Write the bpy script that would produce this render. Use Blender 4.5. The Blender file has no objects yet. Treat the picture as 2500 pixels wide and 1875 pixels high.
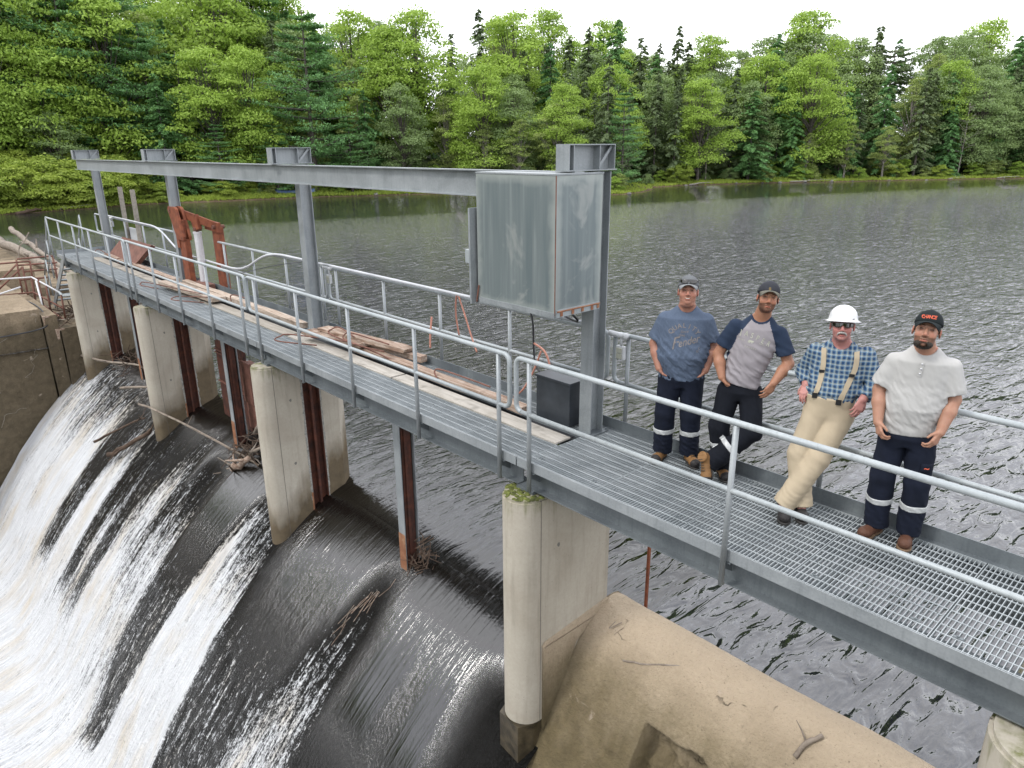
import bpy, math, random
import numpy as np
from mathutils import Vector, Matrix
from mathutils.bvhtree import BVHTree
SC = bpy.context.scene
COL = SC.collection
rnd = random.Random(7)
RAD = math.radians

# ------------------------------------------------------------------ camera
cam_d = bpy.data.cameras.new("camera")
cam = bpy.data.objects.new("camera", cam_d)
COL.objects.link(cam)
_y, _p, _r = RAD(47.643), RAD(18.411), RAD(-0.407)
_f = Vector((-math.sin(_y)*math.cos(_p), math.cos(_y)*math.cos(_p), -math.sin(_p)))
_rt = Vector((math.cos(_y), math.sin(_y), 0.0))
_up = _rt.cross(_f)
_r2 = _rt*math.cos(_r) + _up*math.sin(_r)
_u2 = -_rt*math.sin(_r) + _up*math.cos(_r)
cam.matrix_world = Matrix(((_r2.x, _u2.x, -_f.x, 0.0), (_r2.y, _u2.y, -_f.y, -4.414), (_r2.z, _u2.z, -_f.z, 2.966), (0, 0, 0, 1)))
cam_d.sensor_fit = 'HORIZONTAL'
cam_d.sensor_width = 36.0
cam_d.lens = 36.0*1729.06/2500.0
cam_d.clip_start = 0.05
cam_d.clip_end = 3000.0
SC.camera = cam

# ------------------------------------------------------------------ sky, sun, exposure
SUN_EL, SUN_AZ = RAD(52), RAD(200)      # azimuth measured from +Y towards +X
world = bpy.data.worlds.new("World")
SC.world = world
world.use_nodes = True
wn, wl = world.node_tree.nodes, world.node_tree.links
wn.clear()
w_out = wn.new('ShaderNodeOutputWorld')
w_bg1 = wn.new('ShaderNodeBackground'); w_bg1.inputs['Strength'].default_value = 0.10
w_sky = wn.new('ShaderNodeTexSky'); w_sky.sky_type = 'NISHITA'; w_sky.sun_disc = False
w_sky.sun_elevation = SUN_EL; w_sky.sun_rotation = SUN_AZ
w_sky.dust_density = 3.0
wl.new(w_sky.outputs[0], w_bg1.inputs[0])
w_bg2 = wn.new('ShaderNodeBackground'); w_bg2.inputs['Strength'].default_value = 1.5
w_tc = wn.new('ShaderNodeTexCoord')
w_map = wn.new('ShaderNodeMapping'); w_map.inputs['Scale'].default_value = (1.2, 1.2, 3.2)
w_no = wn.new('ShaderNodeTexNoise'); w_no.inputs['Scale'].default_value = 1.6
w_no.inputs['Detail'].default_value = 6.0; w_no.inputs['Roughness'].default_value = 0.55
w_cr = wn.new('ShaderNodeValToRGB')
w_cr.color_ramp.elements[0].position = 0.33; w_cr.color_ramp.elements[0].color = (0.80, 0.84, 0.95, 1)
w_cr.color_ramp.elements[1].position = 0.60; w_cr.color_ramp.elements[1].color = (1.3, 1.3, 1.33, 1)
e = w_cr.color_ramp.elements.new(0.47); e.color = (1.12, 1.14, 1.22, 1)
wl.new(w_tc.outputs['Generated'], w_map.inputs[0]); wl.new(w_map.outputs[0], w_no.inputs[0])
wl.new(w_no.outputs[0], w_cr.inputs[0])
# a cloud deck looks whiter and brighter towards the horizon
w_sep = wn.new('ShaderNodeSeparateXYZ'); wl.new(w_tc.outputs['Generated'], w_sep.inputs[0])
w_mr = wn.new('ShaderNodeMapRange'); wl.new(w_sep.outputs[2], w_mr.inputs[0])
w_mr.inputs[1].default_value = 0.0; w_mr.inputs[2].default_value = 0.42
w_mr.inputs[3].default_value = 1.0; w_mr.inputs[4].default_value = 0.0
w_mx = wn.new('ShaderNodeMix'); w_mx.data_type = 'RGBA'
wl.new(w_mr.outputs[0], w_mx.inputs[0]); wl.new(w_cr.outputs[0], w_mx.inputs[6])
w_mx.inputs[7].default_value = (1.2, 1.22, 1.26, 1)
wl.new(w_mx.outputs[2], w_bg2.inputs[0])
w_mix = wn.new('ShaderNodeMixShader'); w_mix.inputs[0].default_value = 0.94
wl.new(w_bg1.outputs[0], w_mix.inputs[1]); wl.new(w_bg2.outputs[0], w_mix.inputs[2])
wl.new(w_mix.outputs[0], w_out.inputs[0])
sun_d = bpy.data.lights.new("sun", 'SUN'); sun_d.energy = 1.5; sun_d.angle = RAD(10); sun_d.color = (1.0, 0.965, 0.91)
sun = bpy.data.objects.new("sun", sun_d); COL.objects.link(sun)
_sd = Vector((math.sin(SUN_AZ)*math.cos(SUN_EL), math.cos(SUN_AZ)*math.cos(SUN_EL), math.sin(SUN_EL)))
sun.rotation_euler = (-_sd).to_track_quat('-Z', 'Y').to_euler()
SC.view_settings.view_transform = 'Standard'
SC.view_settings.look = 'None'
SC.view_settings.exposure = 0.38
SC.view_settings.gamma = 1.0
SC.view_settings.use_curve_mapping = False

# ------------------------------------------------------------------ materials
class NT:
    def __init__(s, name):
        s.m = bpy.data.materials.new(name); s.m.use_nodes = True
        s.n = s.m.node_tree.nodes; s.l = s.m.node_tree.links
        s.b = s.n['Principled BSDF']; s.out = s.n['Material Output']
        s._pos = None
    def new(s, t, **k):
        n = s.n.new(t)
        for a, v in k.items(): setattr(n, a, v)
        return n
    def link(s, a, b): s.l.new(a, b)
    def pos(s, kind='world', scale=(1, 1, 1), rot=(0, 0, 0)):
        if kind == 'world': src = s.new('ShaderNodeNewGeometry').outputs['Position']
        elif kind == 'uv': src = s.new('ShaderNodeUVMap').outputs[0]
        else: src = s.new('ShaderNodeTexCoord').outputs['Object']
        mp = s.new('ShaderNodeMapping'); mp.inputs['Scale'].default_value = scale; mp.inputs['Rotation'].default_value = rot
        s.link(src, mp.inputs[0]); return mp.outputs[0]
    def noise(s, vec, scale, detail=4, rough=0.55, dist=0.0):
        n = s.new('ShaderNodeTexNoise'); n.inputs['Scale'].default_value = scale
        n.inputs['Detail'].default_value = detail; n.inputs['Roughness'].default_value = rough
        n.inputs['Distortion'].default_value = dist
        s.link(vec, n.inputs['Vector']); return n.outputs['Fac']
    def voro(s, vec, scale, feature='F1'):
        n = s.new('ShaderNodeTexVoronoi', feature=feature); n.inputs['Scale'].default_value = scale
        s.link(vec, n.inputs['Vector']); return n.outputs['Distance']
    def ramp(s, fac, stops):
        n = s.new('ShaderNodeValToRGB'); cr = n.color_ramp
        while len(cr.elements) < len(stops): cr.elements.new(0.5)
        for el, (p, c) in zip(cr.elements, stops):
            el.position = p
            if not isinstance(c, (tuple, list)): c = (c, c, c)
            el.color = (c[0], c[1], c[2], 1)
        s.link(fac, n.inputs[0]); return n.outputs[0]
    def mix(s, fac, a, b, mode='MIX'):
        n = s.new('ShaderNodeMix', data_type='RGBA', blend_type=mode)
        for sock, v in ((n.inputs[0], fac), (n.inputs[6], a), (n.inputs[7], b)):
            if hasattr(v, 'is_linked') or isinstance(v, bpy.types.NodeSocket): s.link(v, sock)
            elif isinstance(v, (tuple, list)): sock.default_value = (v[0], v[1], v[2], 1)
            else: sock.default_value = v
        return n.outputs[2]
    def math(s, op, a, b=0.0, c=None, clamp=False):
        n = s.new('ShaderNodeMath', operation=op); n.use_clamp = clamp
        for i, v in enumerate((a, b, c)):
            if v is None: continue
            if isinstance(v, bpy.types.NodeSocket): s.link(v, n.inputs[i])
            else: n.inputs[i].default_value = v
        return n.outputs[0]
    def sep(s, vec):
        n = s.new('ShaderNodeSeparateXYZ'); s.link(vec, n.inputs[0]); return n.outputs
    def range(s, v, a, b, c=0.0, d=1.0):
        n = s.new('ShaderNodeMapRange'); s.link(v, n.inputs[0])
        for i, x in enumerate((a, b, c, d)): n.inputs[i+1].default_value = x
        return n.outputs[0]
    def bump(s, h, strength=0.3, dist=0.01, prev=None):
        n = s.new('ShaderNodeBump'); n.inputs['Strength'].default_value = strength; n.inputs['Distance'].default_value = dist
        s.link(h, n.inputs['Height'])
        if prev is not None: s.link(prev, n.inputs['Normal'])
        return n.outputs[0]
    def fin(s, color=None, rough=None, metal=None, normal=None, spec=None):
        if isinstance(color, bpy.types.NodeSocket): color = s.mix(1.0, color, (0.69, 0.69, 0.69), 'MULTIPLY')
        for key, v in (('Base Color', color), ('Roughness', rough), ('Metallic', metal), ('Normal', normal), ('Specular IOR Level', spec)):
            if v is None: continue
            if isinstance(v, bpy.types.NodeSocket): s.link(v, s.b.inputs[key])
            elif isinstance(v, (tuple, list)): s.b.inputs[key].default_value = (v[0], v[1], v[2], 1)
            else: s.b.inputs[key].default_value = v
        return s.m
MAT = {}
def m_simple(name, col, rough=0.6, metal=0.0, var=0.12, scale=18.0, kind='object', bump=0.0, spec=0.5):
    t = NT(name); p = t.pos(kind)
    f = t.noise(p, scale, 5, 0.6)
    c0 = tuple(max(0, x*(1-var*1.6)) for x in col); c1 = tuple(min(1, x*(1+var*1.3)) for x in col)
    c = t.ramp(f, [(0.3, c0), (0.7, c1)])
    nr = t.bump(t.noise(p, scale*4, 3), bump, 0.004) if bump else None
    MAT[name] = t.fin(c, rough, metal, nr, spec); return MAT[name]
def m_galv(name, a, b, c, metal=0.35, rough=0.48):
    t = NT(name); p = t.pos('world')
    big = t.noise(p, 2.3, 5, 0.6, 0.4); fine = t.voro(t.pos('world', (1, 1, 1)), 55)
    st = t.noise(t.pos('world', (9, 9, 0.7)), 3.0, 4, 0.6)
    col = t.ramp(big, [(0.3, a), (0.52, b), (0.75, c)])
    col = t.mix(t.range(fine, 0.0, 0.9, 0.0, 0.22), col, tuple(min(1, x*1.3) for x in c))
    col = t.mix(t.range(st, 0.52, 0.8, 0.0, 0.45), col, tuple(x*0.72 for x in a))
    r = t.range(big, 0.3, 0.7, rough-0.08, rough+0.15)
    MAT[name] = t.fin(col, r, metal, t.bump(st, 0.05, 0.004)); return MAT[name]
m_galv('galvanised', (0.27, 0.30, 0.315), (0.37, 0.40, 0.415), (0.47, 0.50, 0.515))
m_galv('galvanised_rail', (0.33, 0.37, 0.385), (0.42, 0.46, 0.475), (0.51, 0.55, 0.56), 0.15, 0.5)
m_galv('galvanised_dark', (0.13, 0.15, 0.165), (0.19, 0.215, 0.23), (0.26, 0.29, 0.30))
m_galv('galvanised_deck', (0.33, 0.37, 0.385), (0.46, 0.50, 0.515), (0.58, 0.62, 0.635), 0.2, 0.5)
m_galv('conduit_grey', (0.50, 0.52, 0.55), (0.62, 0.64, 0.67), (0.72, 0.74, 0.77), 0.0, 0.5)

def m_sheet_steel():
    t = NT('enclosure_sheet'); p = t.pos('world')
    st = t.noise(t.pos('world', (7, 7, 0.35)), 2.2, 5, 0.55)
    bl = t.noise(p, 1.9, 4, 0.6, 0.8)
    c = t.ramp(st, [(0.3, (0.18, 0.225, 0.235)), (0.55, (0.235, 0.28, 0.285)), (0.75, (0.33, 0.375, 0.375))])
    c = t.mix(t.range(bl, 0.56, 0.64, 0.0, 0.75), c, (0.40, 0.43, 0.415))
    # pale oxide creeping in from the sheet edges
    o = t.sep(t.pos('world'))
    dx = t.math('MINIMUM', t.math('ABSOLUTE', t.math('SUBTRACT', o[0], -4.6)), t.math('ABSOLUTE', t.math('SUBTRACT', o[0], -5.73)))
    dz = t.math('MINIMUM', t.math('ABSOLUTE', t.math('SUBTRACT', o[2], 1.44)), t.math('ABSOLUTE', t.math('SUBTRACT', o[2], 2.73)))
    dy = t.math('MINIMUM', t.math('ABSOLUTE', t.math('SUBTRACT', o[1], 0.336)), t.math('ABSOLUTE', t.math('SUBTRACT', o[1], 0.98)))
    nx = t.sep(t.new('ShaderNodeNewGeometry').outputs['Normal'])
    fx = t.math('GREATER_THAN', t.math('ABSOLUTE', nx[0]), 0.5)
    d1 = t.mix(fx, dx, dy)
    d = t.math('MINIMUM', d1, dz)
    d = t.math('ADD', d, t.math('MULTIPLY', t.math('SUBTRACT', t.noise(p, 5, 4), 0.5), 0.12))
    c = t.mix(t.range(d, 0.02, 0.10, 0.75, 0.0), c, (0.46, 0.50, 0.475))
    MAT['enclosure_sheet'] = t.fin(c, 0.42, 0.3, t.bump(st, 0.04, 0.004))
m_sheet_steel()

def m_concrete(name, a, b, c, stain, z0, z1, green=0.0, bumpy=0.35, drip=True, ydep=0.0):
    t = NT(name); p = t.pos('world')
    big = t.noise(p, 1.1, 6, 0.62, 0.5); fine = t.noise(p, 26, 5, 0.7); st = t.noise(t.pos('world', (6, 6, 0.5)), 2.0, 4, 0.6)
    col = t.ramp(big, [(0.28, a), (0.5, b), (0.74, c)])
    col = t.mix(t.range(fine, 0.35, 0.75, 0.0, 0.28 if bumpy < 0.5 else 0.6), col, tuple(x*0.72 for x in a))
    if drip: col = t.mix(t.range(st, 0.5, 0.78, 0.0, 0.5), col, tuple(x*0.66 for x in a))
    # wet, algae-stained zone below an irregular tide mark
    z = t.sep(p)[2]
    zz = t.math('ADD', z, t.math('MULTIPLY', t.math('SUBTRACT', t.noise(t.pos('world', (2.2, 1.5, 0.6)), 1.3, 4), 0.5), 1.5))
    if ydep: zz = t.math('ADD', zz, t.math('MULTIPLY', t.math('SUBTRACT', 0.62, t.sep(p)[1]), ydep))
    w = t.range(zz, z0, z1, 0.92, 0.0)
    sc = t.ramp(t.noise(p, 6, 5, 0.65), [(0.3, tuple(x*0.55 for x in stain)), (0.7, stain)])
    col = t.mix(w, col, sc)
    if green:
        g = t.range(t.math('ADD', z, t.math('MULTIPLY', st, 1.1)), 0.02, 0.34, 0.0, 1.0)
        g = t.math('MULTIPLY', g, t.range(t.noise(p, 9, 4), 0.35, 0.65, 0.1, 1.0))
        col = t.mix(t.math('MULTIPLY', g, green, clamp=True), col, (0.15, 0.17, 0.035))
    if bumpy > 0.93: col = t.mix(t.range(t.math('ADD', z, t.math('MULTIPLY', big, 0.3)), -2.35, -2.0, 0.0, 0.55), col, (0.74, 0.60, 0.45))
    pits = t.voro(p, 17)
    pm = t.range(pits, 0.05, 0.11, 1.0, 0.0)
    pm = t.math('MULTIPLY', pm, t.math('GREATER_THAN', t.noise(p, 4.3, 2), 0.52))
    col = t.mix(t.math('MULTIPLY', pm, 0.55), col, (0.16, 0.14, 0.12))
    h = t.math('ADD', t.math('MULTIPLY', fine, 0.5), t.math('MULTIPLY', pm, -0.8))
    if bumpy > 0.5:
        mid = t.noise(p, 9, 6, 0.72); h = t.math('ADD', h, t.math('MULTIPLY', mid, 2.2))
        wv = t.new('ShaderNodeMix', data_type='VECTOR'); nz = t.new('ShaderNodeTexNoise'); nz.inputs['Scale'].default_value = 3.0; nz.inputs['Detail'].default_value = 6; t.link(p, nz.inputs['Vector']); wv.inputs[0].default_value = 0.35; t.link(p, wv.inputs[4]); t.link(nz.outputs['Color'], wv.inputs[5])
        cr = t.range(t.voro(wv.outputs[1], 1.5, 'DISTANCE_TO_EDGE'), 0.0, 0.006, 1.0, 0.0); cr = t.math('MULTIPLY', cr, t.range(t.noise(p, 2.7, 3), 0.60, 0.66, 0.0, 1.0))
        col = t.mix(t.math('MULTIPLY', cr, 0.6), col, (0.06, 0.045, 0.03)); h = t.math('ADD', h, t.math('MULTIPLY', cr, -1.5))
        spot = t.range(t.noise(p, 55, 3, 0.7), 0.60, 0.72, 0.0, 0.6); col = t.mix(spot, col, tuple(x*0.45 for x in a))
        pale = t.range(t.noise(p, 2.6, 5, 0.6, 0.6), 0.66, 0.70, 0.0, 0.5); col = t.mix(pale, col, (0.62, 0.52, 0.42))
    n = t.bump(h, bumpy, 0.03 if bumpy > 0.5 else 0.012)
    MAT[name] = t.fin(col, 0.88, 0.0, n, 0.25)
m_concrete('pier_concrete', (0.46, 0.41, 0.335), (0.55, 0.505, 0.42), (0.63, 0.58, 0.49), (0.17, 0.125, 0.07), -2.6, -2.0, green=1.0, bumpy=0.2, ydep=0.9)
m_concrete('pier_concrete_near', (0.46, 0.41, 0.33), (0.55, 0.505, 0.42), (0.62, 0.575, 0.485), (0.05, 0.04, 0.022), -3.65, -3.40, green=1.0, bumpy=0.2)
m_concrete('dam_concrete', (0.37, 0.295, 0.185), (0.51, 0.415, 0.28), (0.64, 0.53, 0.38), (0.21, 0.165, 0.085), -3.1, -2.15, bumpy=0.95)
m_concrete('abutment_concrete', (0.27, 0.21, 0.14), (0.40, 0.315, 0.215), (0.55, 0.44, 0.315), (0.175, 0.14, 0.09), -2.2, -1.55, bumpy=0.7)
m_concrete('old_concrete', (0.22, 0.17, 0.11), (0.33, 0.27, 0.18), (0.43, 0.35, 0.25), (0.10, 0.075, 0.035), -3.9, -2.9, bumpy=0.8)
def m_rust(name, a, b, c, rough=0.75):
    t = NT(name); p = t.pos('world')
    col = t.ramp(t.noise(p, 7, 6, 0.65, 0.3), [(0.3, a), (0.5, b), (0.72, c)])
    s = t.noise(t.pos('world', (9, 9, 0.8)), 2.5, 4)
    col = t.mix(t.range(s, 0.55, 0.8, 0, 0.5), col, tuple(x*0.4 for x in a))
    MAT[name] = t.fin(col, rough, 0.15, t.bump(t.noise(p, 40, 4), 0.3, 0.004))
m_rust('rust_orange', (0.13, 0.038, 0.018), (0.27, 0.075, 0.032), (0.38, 0.12, 0.05))
m_rust('rust_dark', (0.035, 0.014, 0.010), (0.09, 0.028, 0.016), (0.17, 0.05, 0.024))
m_rust('rust_brown', (0.13, 0.055, 0.038), (0.22, 0.095, 0.066), (0.30, 0.14, 0.10))
m_rust('rust_streak', (0.26, 0.10, 0.05), (0.36, 0.16, 0.08), (0.48, 0.30, 0.18))
def m_wood(name, a, b, c, axis=(0.8, 9, 9)):
    t = NT(name); p = t.pos('world', axis)
    g = t.noise(p, 3.0, 6, 0.65, 0.6); k = t.noise(t.pos('world'), 3.5, 3)
    col = t.ramp(g, [(0.3, a), (0.5, b), (0.72, c)])
    col = t.mix(t.range(k, 0.56, 0.7, 0, 0.6), col, tuple(x*0.55 for x in a))
    MAT[name] = t.fin(col, 0.8, 0.0, t.bump(g, 0.4, 0.008), 0.3)
m_wood('plywood', (0.36, 0.33, 0.28), (0.50, 0.465, 0.41), (0.62, 0.58, 0.52), (0.6, 4, 4))
m_wood('grey_board', (0.27, 0.24, 0.20), (0.38, 0.345, 0.29), (0.47, 0.43, 0.37), (0.6, 5, 5))
m_wood('weathered_timber', (0.20, 0.11, 0.07), (0.40, 0.29, 0.22), (0.62, 0.54, 0.46))
m_wood('fresh_timber', (0.33, 0.235, 0.17), (0.52, 0.42, 0.335), (0.66, 0.58, 0.50))
m_wood('driftwood', (0.16, 0.125, 0.10), (0.30, 0.25, 0.20), (0.44, 0.38, 0.32), (3, 3, 3))
m_wood('wet_wood', (0.05, 0.032, 0.02), (0.10, 0.065, 0.045), (0.17, 0.12, 0.085), (3, 3, 3))
m_simple('black_rubber', (0.035, 0.036, 0.04), 0.5, kind='world')
m_simple('dark_cabinet', (0.062, 0.072, 0.085), 0.42, 0.3, 0.25, 3.0, 'world')
m_simple('white_plastic', (0.72, 0.74, 0.76), 0.45, kind='world', var=0.05)
m_simple('beige_plastic', (0.50, 0.51, 0.42), 0.45, kind='world', var=0.05)
m_simple('orange_hose', (0.55, 0.24, 0.17), 0.55, kind='world')
m_simple('blue_plastic', (0.10, 0.17, 0.33), 0.5, kind='world')
m_simple('white_paint', (0.78, 0.78, 0.80), 0.4, kind='world', var=0.08)
m_simple('wet_concrete', (0.07, 0.055, 0.032), 0.35, kind='world', var=0.5, scale=7, bump=0.8); m_simple('joint_dark', (0.16, 0.14, 0.12), 0.9, kind='world'); m_simple('patch_grey', (0.22, 0.21, 0.19), 0.9, kind='world'); m_simple('grout', (0.36, 0.35, 0.32), 0.95, kind='world', var=0.3, scale=25, bump=0.6)
m_simple('moss', (0.13, 0.15, 0.03), 0.95, kind='world', var=0.5, scale=14, bump=0.8)

# ------------------------------------------------------------------ mesh building
def unit(v): return v/(np.linalg.norm(v, axis=-1, keepdims=True)+1e-9)
def V3(*a): return Vector(a)
class MB:
    def __init__(s): s.v = []; s.f = []; s.uv = None
    def add(s, vs, fs):
        o = len(s.v); s.v.extend(tuple(map(float, v)) for v in vs); s.f.extend(tuple(i+o for i in f) for f in fs); return s
    def box(s, x0, x1, y0, y1, z0, z1):
        s.add([(x0, y0, z0), (x1, y0, z0), (x1, y1, z0), (x0, y1, z0), (x0, y0, z1), (x1, y0, z1), (x1, y1, z1), (x0, y1, z1)],
              [(0, 3, 2, 1), (4, 5, 6, 7), (0, 1, 5, 4), (1, 2, 6, 5), (2, 3, 7, 6), (3, 0, 4, 7)]); return s
    def obox(s, a, b, w, h, up=(0, 0, 1), taper=1.0):
        a, b = Vector(a), Vector(b); d = (b-a).normalized(); up = Vector(up)
        sd = d.cross(up)
        if sd.length < 1e-5: sd = d.cross(Vector((1, 0, 0)))
        sd.normalize(); u = sd.cross(d).normalized()
        vs = []
        for p, k in ((a, 1.0), (b, taper)):
            for i, j in ((-1, -1), (1, -1), (1, 1), (-1, 1)): vs.append(p+sd*(i*w/2*k)+u*(j*h/2*k))
        s.add(vs, [(0, 3, 2, 1), (4, 5, 6, 7), (0, 1, 5, 4), (1, 2, 6, 5), (2, 3, 7, 6), (3, 0, 4, 7)]); return s
    def tube(s, pts, r, n=10, cap=True, jitter=0.0):
        pts = [Vector(p) for p in pts]; k = len(pts); rs = r if isinstance(r, (list, tuple)) else [r]*k
        o = len(s.v); t0 = (pts[1]-pts[0]).normalized()
        ref = Vector((0, 0, 1)) if abs(t0.z) < 0.9 else Vector((1, 0, 0))
        nrm = t0.cross(ref).normalized()
        for i, p in enumerate(pts):
            t = (pts[min(i+1, k-1)]-pts[max(i-1, 0)]).normalized()
            nrm = (nrm-t*nrm.dot(t)).normalized(); bn = t.cross(nrm)
            for j in range(n):
                a = 2*math.pi*j/n; rr = rs[i]*(1+(rnd.uniform(-jitter, jitter) if jitter else 0))
                s.v.append(tuple(p+(nrm*math.cos(a)+bn*math.sin(a))*rr))
        for i in range(k-1):
            for j in range(n):
                s.f.append((o+i*n+j, o+i*n+(j+1) % n, o+(i+1)*n+(j+1) % n, o+(i+1)*n+j))
        if cap: s.f.append(tuple(o+j for j in range(n))[::-1]); s.f.append(tuple(o+(k-1)*n+j for j in range(n)))
        return s
    def prism(s, poly, axis, a, b):
        # poly: 2-D outline; axis 'x' -> (y,z), 'y' -> (x,z), 'z' -> (x,y)
        def P(q, t): return {'x': (t, q[0], q[1]), 'y': (q[0], t, q[1]), 'z': (q[0], q[1], t)}[axis]
        n = len(poly)
        s.add([P(q, a) for q in poly]+[P(q, b) for q in poly],
              [tuple(range(n))[::-1], tuple(range(n, 2*n))]+[(i, (i+1) % n, n+(i+1) % n, n+i) for i in range(n)]); return s
    def ball(s, c, r, n=8, m=6, sc=(1, 1, 1)):
        o = len(s.v); c = Vector(c)
        for i in range(m+1):
            th = math.pi*i/m
            for j in range(n):
                ph = 2*math.pi*j/n
                s.v.append((c.x+r*sc[0]*math.sin(th)*math.cos(ph), c.y+r*sc[1]*math.sin(th)*math.sin(ph), c.z+r*sc[2]*math.cos(th)))
        for i in range(m):
            for j in range(n): s.f.append((o+i*n+j, o+(i+1)*n+j, o+(i+1)*n+(j+1) % n, o+i*n+(j+1) % n))
        return s
    def build(s, name, mat, parent=None, smooth=False, bevel=0.0, auto=None):
        me = bpy.data.meshes.new(name)
        off = world_loc(parent) if parent is not None else Vector((0, 0, 0))
        me.from_pydata([(v[0]-off.x, v[1]-off.y, v[2]-off.z) for v in s.v], [], s.f)
        me.validate(); me.update()
        return link_mesh(name, me, mat, parent, smooth, bevel, auto)
def world_loc(o):
    l = Vector(o.location)
    while o.parent is not None: o = o.parent; l += Vector(o.location)
    return l
def fix_normals(me):
    import bmesh
    bm = bmesh.new(); bm.from_mesh(me); bmesh.ops.recalc_face_normals(bm, faces=bm.faces); bm.to_mesh(me); bm.free()
def link_mesh(name, me, mat, parent=None, smooth=False, bevel=0.0, auto=None, fix=True):
    if fix: fix_normals(me)
    mats = mat if isinstance(mat, (list, tuple)) else [mat]
    for m in mats: me.materials.append(MAT[m] if isinstance(m, str) else m)
    o = bpy.data.objects.new(name, me); COL.objects.link(o)
    if parent is not None: o.parent = parent
    if smooth:
        me.shade_smooth()
    if auto is not None:
        me.shade_smooth(); me.set_sharp_from_angle(angle=RAD(auto))
    if bevel:
        b = o.modifiers.new('bevel', 'BEVEL'); b.width = bevel; b.segments = 2; b.limit_method = 'ANGLE'; b.angle_limit = RAD(40)
    return o
def thing(name, label, cat, loc=(0, 0, 0), group=None):
    o = bpy.data.objects.new(name, None); COL.objects.link(o); o.location = loc
    o.empty_display_size = 0.2
    o['label'] = label; o['category'] = cat
    if group: o['group'] = group
    return o
def tag(o, label, cat, group=None):
    o['label'] = label; o['category'] = cat
    if group: o['group'] = group
    return o
def dup_tree(o, parent=None, loc=None, rz=None, scale=None):
    c = o.copy(); COL.objects.link(c)
    if parent is not None: c.parent = parent
    for ch in list(o.children): dup_tree(ch, c)
    if loc is not None: c.location = loc
    if rz is not None: c.rotation_euler.z = rz
    if scale is not None: c.scale = scale
    return c
def bez(p0, p1, p2, p3, n=12):
    p0, p1, p2, p3 = map(Vector, (p0, p1, p2, p3)); r = []
    for i in range(n+1):
        t = i/n; r.append(p0*(1-t)**3+p1*3*t*(1-t)**2+p2*3*t*t*(1-t)+p3*t**3)
    return r
def spline(pts, n=6):
    pts = [Vector(p) for p in pts]; out = []
    for i in range(len(pts)-1):
        a = pts[max(i-1, 0)]; b = pts[i]; c = pts[i+1]; d = pts[min(i+2, len(pts)-1)]
        for k in range(n):
            t = k/n; out.append(0.5*((2*b)+(c-a)*t+(2*a-5*b+4*c-d)*t*t+(3*b-a-3*c+d)*t**3))
    out.append(pts[-1]); return out
# ================================================================== WALKWAY
POND_Z = -2.65
walk = thing('steel_walkway', 'long galvanised steel footbridge with open grating deck crossing the dam on concrete piers', 'footbridge', (-12, 0.7, 0))
XL, XR, XJ = -25.5, 2.75, -4.74
def side_channel(y, s, zt, zb, x0, x1):
    m = MB(); m.box(x0, x1, y-0.004, y+0.004, zb, zt)
    m.box(x0, x1, min(y, y+s*0.05), max(y, y+s*0.05), zb-0.006, zb); return m
k = 0
for x0, x1 in ((XL, -17.66), (-17.64, -11.06), (-11.04, -4.83), (-4.81, XR)):
    side_channel(0.036, 1, 0.012, -0.085, x0, x1).build('side_channel', 'galvanised', walk)
    m = side_channel(1.352, -1, 0.118, -0.085, x0, x1)
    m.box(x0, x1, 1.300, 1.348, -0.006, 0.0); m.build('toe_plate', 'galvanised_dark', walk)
m = MB(); m.box(XL-0.008, XL, 0.04, 1.35, -0.12, 0.1); m.build('end_plate', 'galvanised', walk)
def ibeam_x(m, x0, x1, y, zb, zt, fw, tf=0.012, tw=0.009):
    m.box(x0, x1, y-fw/2, y+fw/2, zt-tf, zt); m.box(x0, x1, y-fw/2, y+fw/2, zb, zb+tf)
    m.box(x0, x1, y-tw/2, y+tw/2, zb+tf, zt-tf)
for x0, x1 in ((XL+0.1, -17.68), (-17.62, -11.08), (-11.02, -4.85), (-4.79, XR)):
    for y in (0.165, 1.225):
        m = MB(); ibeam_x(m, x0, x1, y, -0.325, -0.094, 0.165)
        m.build('support_beam', 'galvanised_dark', walk)  # darker steel puts the shade of the web recess into the beam colour
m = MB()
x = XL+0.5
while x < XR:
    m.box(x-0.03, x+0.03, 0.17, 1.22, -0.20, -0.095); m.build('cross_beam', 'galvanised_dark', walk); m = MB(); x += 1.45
# grating panels: bearing bars across, twisted rods lengthwise
def panel(y0, y1, w=0.928):
    m = MB(); n = 31
    for i in range(n):
        xx = 0.002+i*(w-0.009)/(n-1); m.box(xx, xx+0.0048, y0+0.005, y1-0.005, -0.034, -0.0012)
    m.box(0, w, y0, y0+0.005, -0.034, 0.0); m.box(0, w, y1-0.005, y1, -0.034, 0.0)
    yy = 0.071
    while yy < y1-0.02:
        if yy > y0+0.02: m.obox((0.002, yy, -0.0035), (w-0.002, yy, -0.0035), 0.0068, 0.0068)
        yy += 0.1016
    return m
def lay(y0, y1, xs, name='grating_panel'):
    proto = None
    for x in xs:
        if proto is None:
            mb = panel(y0, y1); proto = mb.build(name, 'galvanised_deck'); o = proto; o.parent = walk
        else:
            o = proto.copy(); COL.objects.link(o); o.parent = walk
        o.location = (x+12, -0.7, 0)
P = 0.935
lay(0.046, 1.298, [XJ+i*P for i in range(8)])
lay(0.046, 0.552, [XJ-(i+1)*P for i in range(21)])
lay(1.02, 1.298, [XJ-(i+1)*P for i in range(22)])
lay(0.046, 1.298, [XL+0.002, XL+0.002+P])
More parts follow.
